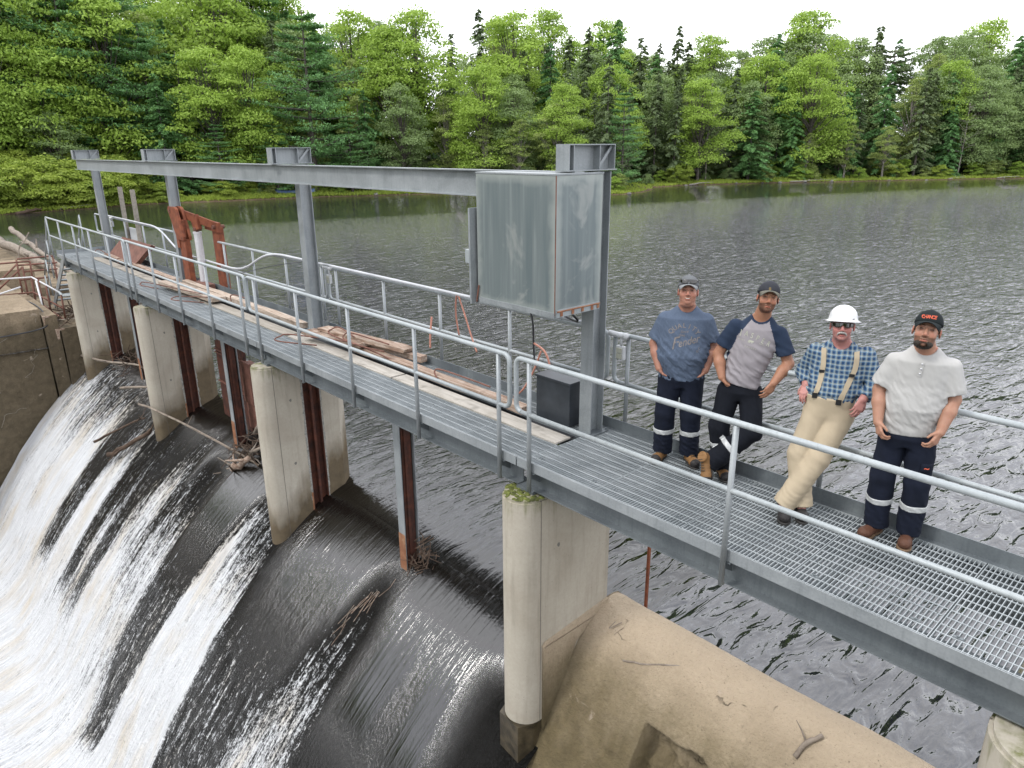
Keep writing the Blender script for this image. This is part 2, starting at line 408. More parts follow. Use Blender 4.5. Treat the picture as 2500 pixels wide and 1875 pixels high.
for i in range(8):
    xs = XJ+i*P
    for dx in (-0.12, 0.13):
        for yy in (0.19,):
            m = MB(); m.box(xs+dx-0.03, xs+dx+0.03, yy-0.012, yy+0.012, 0.001, 0.006); m.tube([(xs+dx, yy, 0.004), (xs+dx, yy, 0.016)], 0.009, 6)
            m.build('grating_clip', 'galvanised_dark', walk)
m = MB(); m.box(-23.6, XJ-0.01, 0.554, 0.562, -0.085, -0.002); m.box(-23.6, XJ-0.01, 1.008, 1.016, -0.085, -0.002)
m.build('slot_edge', 'galvanised_dark', walk)

# ================================================================== GUARD RAILS
RR, RM = 0.0245, 0.0215
def guardrail(y, xa, xb, posts, label, loopa=True, loopb=True, sgn=1, zb=-0.29, top=1.07, mid=0.53, group='pipe guardrail sections along the walkway', breakmid=None):
    t = thing('guardrail', label, 'guardrail', ((xa+xb)/2, y, 0), group)
    q = 0.075; pts = []
    def arc(cx, cz, a0, a1): return [(cx+q*math.cos(RAD(a0+(a1-a0)*i/5)), y, cz+q*math.sin(RAD(a0+(a1-a0)*i/5))) for i in range(6)]
    if loopa: pts += arc(xa+q, mid+q, 270, 180)+arc(xa+q, top-q, 180, 90)
    else: pts += [(xa, y, top)]
    if loopb: pts += arc(xb-q, top-q, 90, 0)+arc(xb-q, mid+q, 0, -90)
    else: pts += [(xb, y, top)]
    MB().tube(pts, RR, 10).build('top_rail', 'galvanised_rail', t, smooth=True)
    a = xa+(q if loopa else 0); b = xb-(q if loopb else 0)
    MB().tube([(a, y, mid), (b, y, mid)], RM, 10).build('mid_rail', 'galvanised_rail', t, smooth=True)
    for px in posts:
        MB().tube([(px, y, zb), (px, y, top-0.02)], 0.023, 10).build('post', 'galvanised', t, smooth=True)
        m = MB(); yy = sorted((y+sgn*0.022, y+sgn*0.15))
        m.prism([(y+sgn*0.02, -0.10), (y+sgn*0.15, -0.10), (y+sgn*0.15, -0.235), (y+sgn*0.02, -0.15)], 'x', px-0.004, px+0.004)
        m.box(px-0.05, px+0.05, yy[0], yy[1], -0.10, -0.092)
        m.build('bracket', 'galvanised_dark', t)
    return t
guardrail(0, -4.78, 2.7, [-4.60, -2.43, -0.25, 1.9], 'near pipe guardrail in front of the four men, right of the grey cabinet', True, False)
guardrail(0, -11.07, -4.875, [-5.04, -6.48, -7.95, -9.39, -10.80], 'near pipe guardrail in front of the loose timbers, left of the grey cabinet')
guardrail(0, -17.62, -11.145, [-11.38, -12.82, -14.40, -15.90, -17.42], 'near pipe guardrail in front of the rusty orange hoist frame')
guardrail(0, -25.86, -17.69, [-17.85, -19.15, -20.85, -22.55, -24.30], 'near pipe guardrail farthest along the walkway, in front of the brown tilted hatch', False, True)
YF = 1.406
guardrail(YF, -4.72, 2.7, [-4.54, -2.36, -0.2, 1.95], 'far pipe guardrail that the four men lean against, over the pond', True, False, -1, zb=-0.1)
guardrail(YF, -11.02, -4.82, [-6.42, -7.87, -9.30, -10.76], 'far pipe guardrail behind the loose timbers, with an orange hose tied to it', True, True, -1, zb=-0.1)
guardrail(YF, -15.85, -11.10, [-11.26, -12.63, -14.10, -15.58], 'far pipe guardrail right of the rusty orange hoist frame', False, True, -1, zb=-0.1)
guardrail(YF, -26.15, -17.9, [-18.2, -19.6, -21.2, -22.9, -24.4], 'far pipe guardrail at the far end behind the brown tilted hatch', True, False, -1, zb=-0.1)
# conduits strapped to the far rail
def pipe(name, pts, r, mat, label, cat, n=8, group=None, parent=None):
    o = MB().tube(pts, r, n).build(name, mat, parent, smooth=True)
    if label: tag(o, label, cat, group)
    return o
yc = 1.365
cp = [(-25.0, yc, 1.12), (-20.3, yc, 1.115)]+bez((-20.3, yc, 1.115), (-19.2, yc, 1.11), (-18.9, yc, 0.62), (-17.9, yc, 0.60), 10)[1:]+[(-15.2, yc, 0.585)]+bez((-15.2, yc, 0.585), (-14.0, yc, 0.60), (-13.9, yc, 1.10), (-12.6, yc, 1.115), 10)[1:]+[(-11.25, yc, 1.115)]
pipe('conduit', cp, 0.022, 'conduit_grey', 'pale grey conduit that dips past the rusty hoist frame on the far rail', 'conduit', group='conduits strapped to the far rail')
pipe('conduit', [(-11.2, yc, 1.115), (-10.6, yc-0.02, 1.125), (-4.98, yc, 1.118)], 0.021, 'conduit_grey', 'straight pale conduit on the far rail between the third and fourth gantry columns', 'conduit', group='conduits strapped to the far rail')
m = MB()
for xx in (-23.3, -21.4, -14.3, -12.4, -10.2, -9.5, -8.7, -7.6, -6.9, -6.1, -5.5):
    m.tube([(xx, yc+0.01, 1.088), (xx+0.02, yc+0.01, 1.148), (xx, YF+0.03, 1.10)], 0.004, 5)
tag(m.build('cable_ties', 'black_rubber'), 'dark ties strapping the conduits to the far rail', 'cable ties')
def jbox(x, z, label, tall):
    t = thing('switch_box', label, 'electrical box', (x, 1.385, z-0.1), 'outdoor switch boxes on the far rail posts')
    m = MB(); m.box(x-0.055, x+0.055, 1.335, 1.38, z-0.075, z+0.075); m.build('box', 'white_plastic', t, bevel=0.006)
    m = MB(); m.box(x-0.035, x+0.035, 1.318, 1.334, z-0.062, z-0.004); m.box(x-0.035, x+0.035, 1.318, 1.334, z+0.002, z+0.06); m.build('cover', 'beige_plastic', t, bevel=0.006)
    m = MB(); m.tube([(x, 1.36, z+0.076), (x, 1.36, tall)], 0.014, 8); m.build('conduit_stub', 'white_plastic', t, smooth=True)
    m = MB(); m.tube([(x-0.17, 1.36, tall+0.015), (x+0.07, 1.36, tall+0.012)], 0.030, 10); m.tube([(x+0.03, 1.36, tall+0.012), (x+0.085, 1.36, tall+0.012)], 0.037, 10); m.build('conduit_fitting', 'white_plastic', t, smooth=True)
    return t
jbox(-4.60, 0.885, 'white outdoor switch box on the far rail post just right of the fourth gantry column', 1.06)
jbox(-10.90, 0.885, 'white outdoor switch box on the far rail post just right of the third gantry column', 1.06)
jbox(-24.0, 0.90, 'white outdoor switch box on the far rail at the far end of the walkway', 1.06)

# ================================================================== HOIST GANTRY
gan = thing('hoist_gantry', 'galvanised steel gantry with four tall columns and a long overhead beam above the walkway', 'gantry', (-14, 1.1, 0))
CX = [-4.77, -11.02, -17.36, -23.76]
def hcol(m, x, y0, y1, z0, z1, w, tf=0.011, tw=0.008):
    m.box(x-w/2, x+w/2, y0, y0+tf, z0, z1); m.box(x-w/2, x+w/2, y1-tf, y1, z0, z1); m.box(x-tw/2, x+tw/2, y0+tf, y1-tf, z0, z1)
for cx_ in CX:
    m = MB(); hcol(m, cx_, 1.0, 1.20, 0.014, 2.745, 0.165); m.build('column', 'galvanised', gan)
    m = MB(); m.box(cx_-0.13, cx_+0.13, 0.96, 1.25, 0.001, 0.014); m.build('base_plate', 'galvanised_dark', gan)
    for bx in (-0.105, 0.105):
        for by in (0.975, 1.235): MB().tube([(cx_+bx, by, 0.0141), (cx_+bx, by, 0.036)], 0.012, 6).build('bolt', 'galvanised_dark', gan)
    for bx in (-0.045, 0.045): MB().tube([(cx_+bx, 0.66, 2.7675), (cx_+bx, 0.66, 2.782)], 0.011, 6).build('bolt', 'galvanised_dark', gan)
    # cantilevered cap beam with end plate, stiffeners and a diagonal
    m = MB(); y0, y1, z0, z1 = 0.60, 1.25, 2.757, 3.0
    m.box(cx_-0.085, cx_+0.085, y0, y1, z1-0.010, z1); m.box(cx_-0.085, cx_+0.085, y0-0.02, y1+0.03, z0, z0+0.010)
    m.box(cx_-0.085, cx_+0.085, y0-0.011, y0-0.001, z0+0.011, z1-0.001)
    m.box(cx_-0.004, cx_+0.004, y0, y1-0.012, z0+0.011, z1-0.011)
    for yy in (0.655, 1.02): m.box(cx_-0.083, cx_+0.083, yy, yy+0.009, z0+0.012, z1-0.012)
    m.box(cx_-0.083, cx_+0.083, y1-0.010, y1, z0+0.012, z1-0.012)
    m.obox((cx_+0.045, 1.035, z0+0.02), (cx_+0.045, 1.232, z1-0.02), 0.012, 0.03)
    m.obox((cx_-0.045, 1.035, z0+0.02), (cx_-0.045, 1.232, z1-0.02), 0.012, 0.03)
    m.build('cap_bracket', 'galvanised', gan)
m = MB(); ibeam_x(m, -23.98, -4.66, 0.71, 2.475, 2.752, 0.13, 0.013, 0.009); m.build('hoist_beam', 'galvanised', gan)
enc = thing('hoist_enclosure', 'tall grey sheet steel box hanging from the overhead beam above the near deck', 'steel box', (-5.16, 0.66, 1.44))
m = MB(); m.box(-5.73, -4.6, 0.336, 0.98, 1.44, 2.73); m.build('shell', 'enclosure_sheet', enc, bevel=0.004)
m = MB(); m.box(-5.735, -4.595, 0.331, 0.985, 2.731, 2.745); m.build('lid', 'galvanised', enc)
m = MB(); m.box(-4.606, -4.5975, 0.3335, 0.340, 1.445, 2.728); m.build('corner_seam', 'rust_brown', enc)
m = MB(); m.box(-5.70, -4.60, 0.322, 0.335, 1.425, 1.475); m.build('bottom_rim', 'galvanised', enc)
m = MB(); m.box(-4.599, -4.592, 0.35, 0.975, 1.425, 1.50); m.build('bottom_flange', 'galvanised_rail', enc)
m = MB()
m.tube([(-4.588, 0.36, 1.482), (-4.588, 0.97, 1.482)], 0.008, 6)
for yy in (0.42, 0.58, 0.72, 0.86, 0.95): m.box(-4.590, -4.586, yy-0.02, yy+0.015, 1.43+0.01*rnd.random(), 1.475)
m.build('hinge', 'rust_streak', enc)
m = MB(); m.box(-5.79, -5.765, 0.27, 0.62, 1.40, 2.39); m.build('door_flap', 'galvanised', enc)
m = MB(); m.obox((-5.74, 0.322, 1.42), (-5.70, 0.322, 1.60), 0.012, 0.012); m.build('latch', 'rust_brown', enc)
m = MB(); m.box(-5.93, -5.80, 0.33, 0.46, 1.81, 1.955); m.build('junction_box', 'galvanised_rail', enc, bevel=0.005)
pipe('power_cable', spline([(-5.2, 0.95, 1.44), (-5.0, 1.1, 1.2), (-5.9, 1.3, 1.25), (-5.95, 1.36, 0.95), (-5.93, 1.39, 0.45), (-5.6, 1.33, 0.30), (-5.35, 1.25, 0.03)], 6), 0.013, 'black_rubber', 'black cable hanging from the steel box down the far rail post', 'cable')
cab = thing('steel_cabinet', 'dark grey square steel cabinet standing on the deck beside the nearest column', 'cabinet', (-5.2, 1.15, 0))
m = MB(); m.box(-5.50, -4.98, 0.98, 1.30, 0.015, 0.50); m.build('body', 'dark_cabinet', cab, bevel=0.004)
m = MB(); m.box(-5.515, -4.965, 0.965, 1.312, 0.502, 0.53); m.build('lid', 'dark_cabinet', cab, bevel=0.004)
m = MB(); m.box(-5.48, -5.0, 0.99, 1.04, 0.002, 0.015); m.box(-5.48, -5.0, 1.24, 1.29, 0.002, 0.015); m.build('skid', 'rust_dark', cab)

# ================================================================== PIERS AND GUIDE POSTS
def pier(name, xc, yn, R, yb, zt, zb, mat, label, slots=(True, True), point=True, group='concrete piers under the walkway', side_zb=None):
    t = thing(name, label, 'pier', (xc, 0.5, zb), group)
    pl = []
    for i in range(17):
        a = math.pi+math.pi*i/16; pl.append((xc+R*math.cos(a), yn+R*math.sin(a)))
    def side(s):
        q = []
        if slots[0 if s < 0 else 1]: q += [(xc+s*R, 0.56), (xc+s*(R-0.09), 0.56), (xc+s*(R-0.09), 0.86), (xc+s*R, 0.86)]
        if point: q += [(xc+s*R, yb-0.17), (xc+s*R*0.45, yb)]
        else: q += [(xc+s*R, yb)]
        return q
    pl += side(1)+side(-1)[::-1]
    m = MB(); m.prism(pl, 'z', zb, zt-0.03)
    m.prism([(xc+(a-xc)*0.93, b+0.012*(1 if b < 0.5 else -1)) for a, b in pl], 'z', zt-0.0302, zt)
    m.build('body', mat, t, auto=35)
    m = MB()
    for s in (-1, 1):
        x0, x1 = sorted((xc+s*(R-0.01), xc+s*(R+0.0015))); m.box(x0, x1, yn-0.003, yn+0.004, zb, zt-0.02)
    m.build('joint_line', 'joint_dark', t)
    for s, yy_, zz_ in ((1, 0.33, zt-0.62), (1, 1.0, zt-0.45), (1, 0.30, zt-1.75), (-1, 0.33, zt-0.7)):
        m = MB(); x0, x1 = sorted((xc+s*(R-0.01), xc+s*(R+0.0018))); pts = [(yy_+0.022*math.cos(k*0.7)*rnd.uniform(0.7, 1.2), zz_+0.028*math.sin(k*0.7)*rnd.uniform(0.7, 1.2)) for k in range(9)]; m.prism(pts, 'x', x0, x1); m.build('patch', 'patch_grey', t)
    for s, on in ((-1, slots[0]), (1, slots[1])):
        if not on: continue
        m = MB(); x0, x1 = sorted((xc+s*(R-0.02), xc+s*(R+0.003)))
        zc = zb
        while zc < zt-0.05:
            h_ = rnd.uniform(0.03, 0.09); m.box(x0, x1+0.0*s, 0.558-rnd.uniform(0.02, 0.045), 0.5595, zc, min(zc+h_, zt-0.04)); m.box(x0, x1, 0.8605, 0.862+rnd.uniform(0.012, 0.035), zc, min(zc+h_, zt-0.04)); zc += h_
        m.build('grout_strip', 'grout', t)
        m = MB(); x0, x1 = sorted((xc+s*(R-0.089), xc+s*(R-0.082))); m.box(x0, x1, 0.565, 0.855, zb, zt-0.02)
        x0, x1 = sorted((xc+s*(R-0.082), xc+s*(R-0.004)))
        m.box(x0, x1, 0.563, 0.574, zb, zt-0.02); m.box(x0, x1, 0.846, 0.857, zb, zt-0.02); m.box(x0, x1, 0.69, 0.73, zb, zt-0.02)
        m.build('slot_channel', 'rust_dark', t)
        m = MB(); x0, x1 = sorted((xc+s*(R-0.01), xc+s*(R+0.006))); m.box(x0, x1, 0.53, 0.558, -3.6, -2.75); m.build('rust_stain_plate', 'rust_streak', t)
    m = MB(); m.box(xc-0.12, xc+0.12, 0.06, 0.28, zt+0.001, -0.327); m.box(xc-0.12, xc+0.12, 1.12, min(1.33, yb-0.02), zt+0.001, -0.327); m.build('bearing_plate', 'galvanised_dark', t)
    return t
pier('concrete_pier', -23.66, 0.07, 0.235, 1.36, -0.36, -4.4, 'pier_concrete', 'farthest pale concrete pier, beside the abutment at the far end')
pier('concrete_pier', -17.22, 0.07, 0.235, 1.36, -0.36, -4.4, 'pier_concrete', 'second farthest pale concrete pier, below the rusty orange hoist frame')
pier('concrete_pier', -10.90, 0.07, 0.235, 1.36, -0.36, -4.4, 'pier_concrete', 'middle pale concrete pier with a rust brown slot, between the two guide posts')
p4 = pier('concrete_pier', -4.73, 0.07, 0.235, 1.16, -0.36, -3.12, 'pier_concrete_near', 'large nearest round nosed concrete pier with a mossy top', slots=(True, False), point=False)
m = MB(); m.prism([(-4.90, -0.17), (-4.58, -0.19), (-4.505, -0.02), (-4.505, 0.62), (-4.95, 0.62), (-4.95, -0.04)], 'z', -5.2, -3.122); m.build('footing', 'wet_concrete', p4)
pier('concrete_pier', -0.27, 0.10, 0.33, 1.16, -0.36, -3.2, 'pier_concrete_near', 'mossy topped concrete pier cut by the right edge of the picture', slots=(False, False), point=False)
# moss tufts on the nearest pier head
m = MB()
for i in range(260):
    a = rnd.uniform(0, 6.28); r = 0.225*math.sqrt(rnd.random()); x_, y_ = -4.73+r*math.cos(a), 0.075+r*math.sin(a)
    if (x_ < -4.85 and y_ < 0.0) and rnd.random() < 0.75: continue
    s = rnd.uniform(0.008, 0.022); m.ball((x_, y_, -0.358), s, 6, 4, (1.3, 1.3, rnd.uniform(0.4, 0.9)))
tag(m.build('moss_patch', 'moss'), 'green moss on top of the nearest round nosed pier', 'moss')
def gpost(x, zb, label):
    t = thing('guide_post', label, 'post', (x, 0.74, zb), 'steel stoplog guide posts between the piers')
    m = MB(); m.box(x-0.08, x+0.08, 0.615, 0.628, zb, -0.10); m.box(x-0.08, x+0.08, 0.852, 0.865, zb, -0.10); m.build('flange', 'galvanised', t)
    m = MB(); m.box(x-0.012, x+0.012, 0.630, 0.850, zb, -0.11)
    for s in (-1, 1): m.box(min(x+s*0.014, x+s*0.05), max(x+s*0.014, x+s*0.05), 0.66, 0.82, zb, -0.11)
    for s in (-1, 1): m.box(min(x+s*0.051, x+s*0.068), max(x+s*0.051, x+s*0.068), 0.70, 0.745, zb, -0.11)
    m.build('web', 'rust_dark', t)
    m = MB(); m.box(x-0.082, x+0.082, 0.609, 0.6135, zb, zb+1.45); m.build('rust_stain_plate', 'rust_streak', t)
    return t
gpost(-7.96, -3.9, 'nearest steel guide post with rust brown web, standing in the flow')
gpost(-14.25, -3.9, 'middle steel guide post with rust brown web and driftwood at its foot')
gpost(-20.75, -3.9, 'farthest steel guide post, between the two far piers')
# rusty lift gate parked behind the middle guide post
g = thing('lift_gate', 'dark red rusty steel lift gate behind the middle guide post', 'gate', (-15.0, 1.15, -3))
m = MB(); m.box(-17.0+1.1, -14.35, 1.04, 1.10, -2.9, -0.98); m.build('skin', 'rust_dark', g)
m = MB()
for zz_ in (-1.25, -1.32, -2.0): m.box(-15.9, -14.35, 1.00, 1.038, zz_-0.02, zz_)
m.box(-14.36, -13.95, 1.0, 1.18, -2.7, -1.25); m.box(-14.35, -13.9, 0.96, 1.0, -2.1, -1.20); m.build('stiffener', 'rust_brown', g)

# ================================================================== RUSTY HOIST FRAME AT COLUMN 2
hf = thing('gate_hoist_frame', 'rusty orange hydraulic hoist frame with a white cylinder bolted to the second column', 'hoist', (-16.8, 1.2, 0))
m = MB(); m.prism([(-17.17, -0.2), (-16.78, -0.2), (-16.80, 1.08), (-17.16, 1.08)], 'y', 1.02, 1.14); m.build('lower_leg', 'rust_orange', hf, bevel=0.01)
m = MB(); m.prism([(-17.19, 1.05), (-16.78, 1.05), (-16.76, 1.14), (-17.02, 1.72), (-17.10, 1.77), (-17.50, 1.77), (-17.57, 1.70)], 'y', 0.985, 1.05)
m.prism([(-17.19, 1.05), (-16.78, 1.05), (-16.76, 1.14), (-17.02, 1.72), (-17.10, 1.77), (-17.50, 1.77), (-17.57, 1.70)], 'y', 1.11, 1.175)
m.box(-17.14, -16.86, 1.051, 1.109, 1.06, 1.5); m.build('head_plates', 'rust_orange', hf, bevel=0.01)
m = MB(); m.obox((-17.35, 1.08, 1.66), (-15.95, 1.52, 1.37), 0.05, 0.20, taper=0.8); m.build('lever_arm', 'rust_orange', hf, bevel=0.008)
m = MB(); m.obox((-16.7, 1.26, 1.60), (-16.62, 1.28, 1.28), 0.09, 0.22); m.build('clevis', 'rust_orange', hf, bevel=0.008)
m = MB(); m.box(-16.40, -16.02, 1.50, 1.62, -2.6, 1.36); m.build('lift_rod', 'rust_orange', hf, bevel=0.01)
m = MB(); m.obox((-16.62, 1.46, 1.40), (-15.92, 1.50, 1.36), 0.07, 0.22); m.build('end_link', 'rust_orange', hf, bevel=0.012)
m = MB()
for a, b in (((-17.42, 0.97, 1.66), (-17.42, 1.19, 1.66)), ((-16.08, 1.40, 1.37), (-16.08, 1.66, 1.37)), ((-16.66, 1.2, 1.30), (-16.66, 1.36, 1.30))): m.tube([a, b], 0.045, 12)
m.build('pin', 'rust_brown', hf, smooth=False)
m = MB(); m.tube([(-16.66, 1.27, 0.13), (-16.66, 1.27, 1.22)], 0.082, 18); m.tube([(-16.66, 1.27, 1.2), (-16.66, 1.27, 1.24)], 0.095, 18); m.build('cylinder', 'white_paint', hf, auto=40)
m = MB(); m.tube([(-16.66, 1.27, 1.24), (-16.66, 1.27, 1.32)], 0.035, 12); m.build('piston_rod', 'rust_brown', hf, smooth=True)
m = MB(); m.box(-17.28, -17.10, 1.0, 1.16, 0.86, 1.12); m.build('mount_bracket', 'rust_orange', hf)
m = MB(); m.tube(spline([(-16.80, 1.20, 0.08), (-16.98, 1.14, 0.35), (-16.9, 1.12, 0.62), (-16.76, 1.2, 0.60)], 6), 0.012, 6); m.build('hydraulic_hose', 'black_rubber', hf, smooth=True)
m = MB(); m.box(-16.9, -16.1, 1.1, 1.3, 0.02, 0.13); m.build('base', 'rust_brown', hf)

# ================================================================== DECK CLUTTER
def plank(name, a, b, w, h, mat, label, cat='plank', group=None, up=(0, 0, 1), rag=0.012):
    a, b = Vector(a), Vector(b); n = 9; m = MB()
    d = (b-a).normalized(); sd = d.cross(Vector(up)).normalized(); u = sd.cross(d)
    o = 0; vs = []
    for i in range(n+1):
        p = a.lerp(b, i/n)
        for s, t in ((-1, -1), (1, -1), (1, 1), (-1, 1)):
            vs.append(p+sd*(s*w/2+rnd.uniform(-rag, rag)*0.6)+u*(t*h/2+rnd.uniform(-rag, rag)*0.4)+d*(rnd.uniform(-rag, rag)*2 if i in (0, n) else 0))
    fs = [(3, 2, 1, 0), (n*4, n*4+1, n*4+2, n*4+3)]
    for i in range(n):
        for j in range(4): fs.append((i*4+j, i*4+(j+1) % 4, (i+1)*4+(j+1) % 4, (i+1)*4+j))
    m.add(vs, fs); return tag(m.build(name, mat, bevel=0.004), label, cat, group)
for (x0, x1), lab, mt in (((-7.86, -4.775), 'clean pale plywood strip laid on the grating, nearest the grey cabinet', 'plywood'),
                      ((-11.0, -7.90), 'dusty plywood strip laid on the grating below the stacked timbers', 'plywood'),
                      ((-14.9, -11.06), 'grey plywood strip beside the black slot, under the near end of the pale timber pair', 'grey_board'),
                      ((-19.3, -15.0), 'grey plywood strip past the rusty hoist frame', 'grey_board'),
                      ((-23.65, -19.36), 'brown weathered strip of plywood at the far end of the slot', 'grey_board')):
    m = MB(); m.box(x0, x1, 0.553, 0.783, 0.002, 0.020); tag(m.build('plywood_strip', mt), lab, 'board', 'plywood strips along the slot')
plank('timber', (-9.60, 0.97, 0.045), (-5.66, 0.95, 0.055), 0.15, 0.09, 'weathered_timber', 'long splintered timber lying by the slot, its broken end near the grey cabinet', 'timber', rag=0.02)
plank('timber', (-10.55, 0.70, 0.16), (-9.15, 0.93, 0.16), 0.24, 0.06, 'weathered_timber', 'short wide plank across the slot, at the left of the stacked timbers', 'timber')
plank('timber', (-10.3, 0.86, 0.225), (-8.35, 1.18, 0.19), 0.22, 0.055, 'weathered_timber', 'upper weathered plank of the stack with a charred end', 'timber', rag=0.018)
plank('timber', (-9.6, 1.05, 0.13), (-8.05, 1.24, 0.10), 0.13, 0.085, 'weathered_timber', 'dark ended timber under the stack, its end pointing at the orange hose', 'timber', rag=0.018)
plank('timber', (-17.1, 0.55, 0.14), (-14.4, 0.74, 0.11), 0.30, 0.085, 'fresh_timber', 'pale wide timber resting across the slot beside the rusty hoist frame', 'timber')
plank('timber', (-16.9, 0.94, 0.12), (-11.35, 1.03, 0.06), 0.15, 0.10, 'fresh_timber', 'long pale timber lying beyond the slot up to the third column', 'timber', rag=0.016)
plank('timber', (-23.4, 0.92, 0.08), (-17.6, 0.96, 0.06), 0.15, 0.09, 'weathered_timber', 'grey brown timber lying below the tilted brown hatch', 'timber', rag=0.016)
def loop_rod(name, pts, label, r=0.011):
    return pipe(name, spline(pts, 7), r, 'rust_brown', label, 'steel rod', 7, 'bent rusty lifting rods among the timbers')
loop_rod('lifting_rod', [(-9.25, 0.70, 0.23), (-10.3, 0.30, 0.22), (-10.42, 0.17, 0.19), (-10.38, 0.06, 0.17), (-10.2, 0.09, 0.16), (-9.6, 0.36, 0.17)], 'long hairpin rod sticking out over the grating from the timber stack')
loop_rod('lifting_rod', [(-9.2, 0.78, 0.30), (-9.85, 0.90, 0.31), (-9.98, 0.84, 0.27), (-9.92, 0.76, 0.22), (-9.0, 0.72, 0.22), (-8.5, 0.85, 0.20)], 'bent rod crossing the top of the timber stack')
loop_rod('lifting_rod', [(-8.6, 1.0, 0.26), (-9.45, 0.90, 0.29), (-9.58, 0.84, 0.26), (-9.50, 0.78, 0.21), (-8.9, 0.76, 0.20), (-8.4, 0.92, 0.08)], 'bent rod at the right of the timber stack')
loop_rod('lifting_rod', [(-7.25, 0.86, 0.08), (-7.36, 0.90, 0.15), (-7.28, 0.95, 0.18), (-6.7, 1.0, 0.16), (-6.4, 1.05, 0.13)], 'short hooked rod on the long splintered timber')
loop_rod('lifting_rod', [(-14.8, 0.56, 0.19), (-16.8, 0.12, 0.22), (-17.0, 0.02, 0.19), (-16.9, -0.05+0.06, 0.16), (-16.3, 0.16, 0.15)], 'farther hairpin rod sticking out from the pale wide timber')
loop_rod('lifting_rod', [(-14.3, 0.66, 0.18), (-14.9, 0.18, 0.18), (-15.0, 0.06, 0.16), (-14.9, 0.02, 0.13), (-14.2, 0.36, 0.13)], 'nearer hairpin rod sticking out from the pale wide timber')
loop_rod('lifting_rod', [(-14.1, 0.86, 0.10), (-14.15, 0.88, 0.2), (-14.0, 0.92, 0.23), (-13.6, 1.0, 0.20)], 'small hooked rod on the long pale timber')
loop_rod('lifting_rod', [(-22.9, 0.86, 0.12), (-23.6, 0.80, 0.22), (-23.75, 0.72, 0.2), (-23.5, 0.66, 0.14)], 'small looped rod at the far end of the slot')
loop_rod('lifting_rod', [(-20.7, 0.88, 0.12), (-21.4, 0.78, 0.20), (-21.5, 0.7, 0.17), (-21.2, 0.66, 0.12)], 'looped rod in front of the tilted brown hatch')
m = MB(); m.box(-23.5, -4.9, 0.80, 0.985, -0.075, -0.065); m.box(-23.5, -4.9, 0.79, 0.80, -0.085, 0.0)
tag(m.build('slot_cover', 'black_rubber'), 'black rubber sheet lining the slot along the middle of the walkway', 'rubber sheet')
h = thing('deck_hatch', 'brown rusty steel hatch panel propped up on edge at the far end of the slot', 'hatch', (-21.6, 1.0, 0.1))
m = MB(); a, b, c, d = Vector((-23.35, 0.98, 0.09)), Vector((-20.75, 0.98, 0.09)), Vector((-20.15, 1.28, 0.62)), Vector((-22.75, 1.28, 0.62))
n = (b-a).cross(d-a).normalized()*0.03
m.add([a, b, c, d, a+n, b+n, c+n, d+n], [(0, 3, 2, 1), (4, 5, 6, 7), (0, 1, 5, 4), (1, 2, 6, 5), (2, 3, 7, 6), (3, 0, 4, 7)]); m.build('panel', 'rust_brown', h)
m = MB()
for t_ in (0.02, 0.34, 0.66, 0.97):
    m.obox(a.lerp(d, t_)-n*1.2, b.lerp(c, t_)-n*1.2, 0.03, 0.05, up=n)
for t_ in (0.0, 1.0): m.obox(a.lerp(b, t_)-n*1.3, d.lerp(c, t_)-n*1.3, 0.03, 0.06, up=n)
m.build('rib', 'rust_brown', h)
# orange hoses
pipe('orange_hose', spline([(-8.05, 1.39, 0.70), (-7.98, 1.30, 0.45), (-7.95, 1.27, 0.28)], 5), 0.014, 'orange_hose', 'short orange hose hanging on the far rail behind the end of the stacked timbers', 'hose', group='orange hoses on the far rail')
pipe('orange_hose', spline([(-7.42, 1.38, 0.55), (-7.45, 1.36, 0.85), (-7.40, 1.35, 1.12), (-7.30, 1.36, 0.95), (-7.1, 1.33, 0.62), (-6.95, 1.3, 0.42)], 5), 0.011, 'orange_hose', 'orange hose looped over the far rail between the timbers and the steel box', 'hose', group='orange hoses on the far rail')
pipe('orange_hose', spline([(-5.95, 1.38, 0.72), (-5.75, 1.36, 0.66), (-5.63, 1.33, 0.50), (-5.62, 1.3, 0.30), (-5.60, 1.27, 0.05)], 5), 0.013, 'orange_hose', 'orange hose hanging down beside the grey cabinet', 'hose', group='orange hoses on the far rail')
pipe('orange_hose', spline([(-5.80, 1.35, 0.66), (-5.88, 1.3, 0.4), (-5.95, 1.2, 0.18), (-6.08, 1.16, 0.05)], 5), 0.012, 'orange_hose', 'orange hose curling to the deck behind the near rail end loops', 'hose', group='orange hoses on the far rail')
pipe('grey_cable', spline([(-5.62, 1.33, 0.12), (-5.5, 1.28, 0.06), (-5.40, 1.24, 0.03), (-5.1, 1.33, 0.02)], 5), 0.02, 'conduit_grey', 'pale grey cable end on the deck beside the grey cabinet', 'cable')
pipe('guy_wire', spline([(-11.3, 0.0, 1.09), (-11.9, 0.9, 1.06), (-11.2, 1.39, 1.18)], 6), 0.006, 'black_rubber', 'thin dark wire running from the near rail to the third column', 'wire')
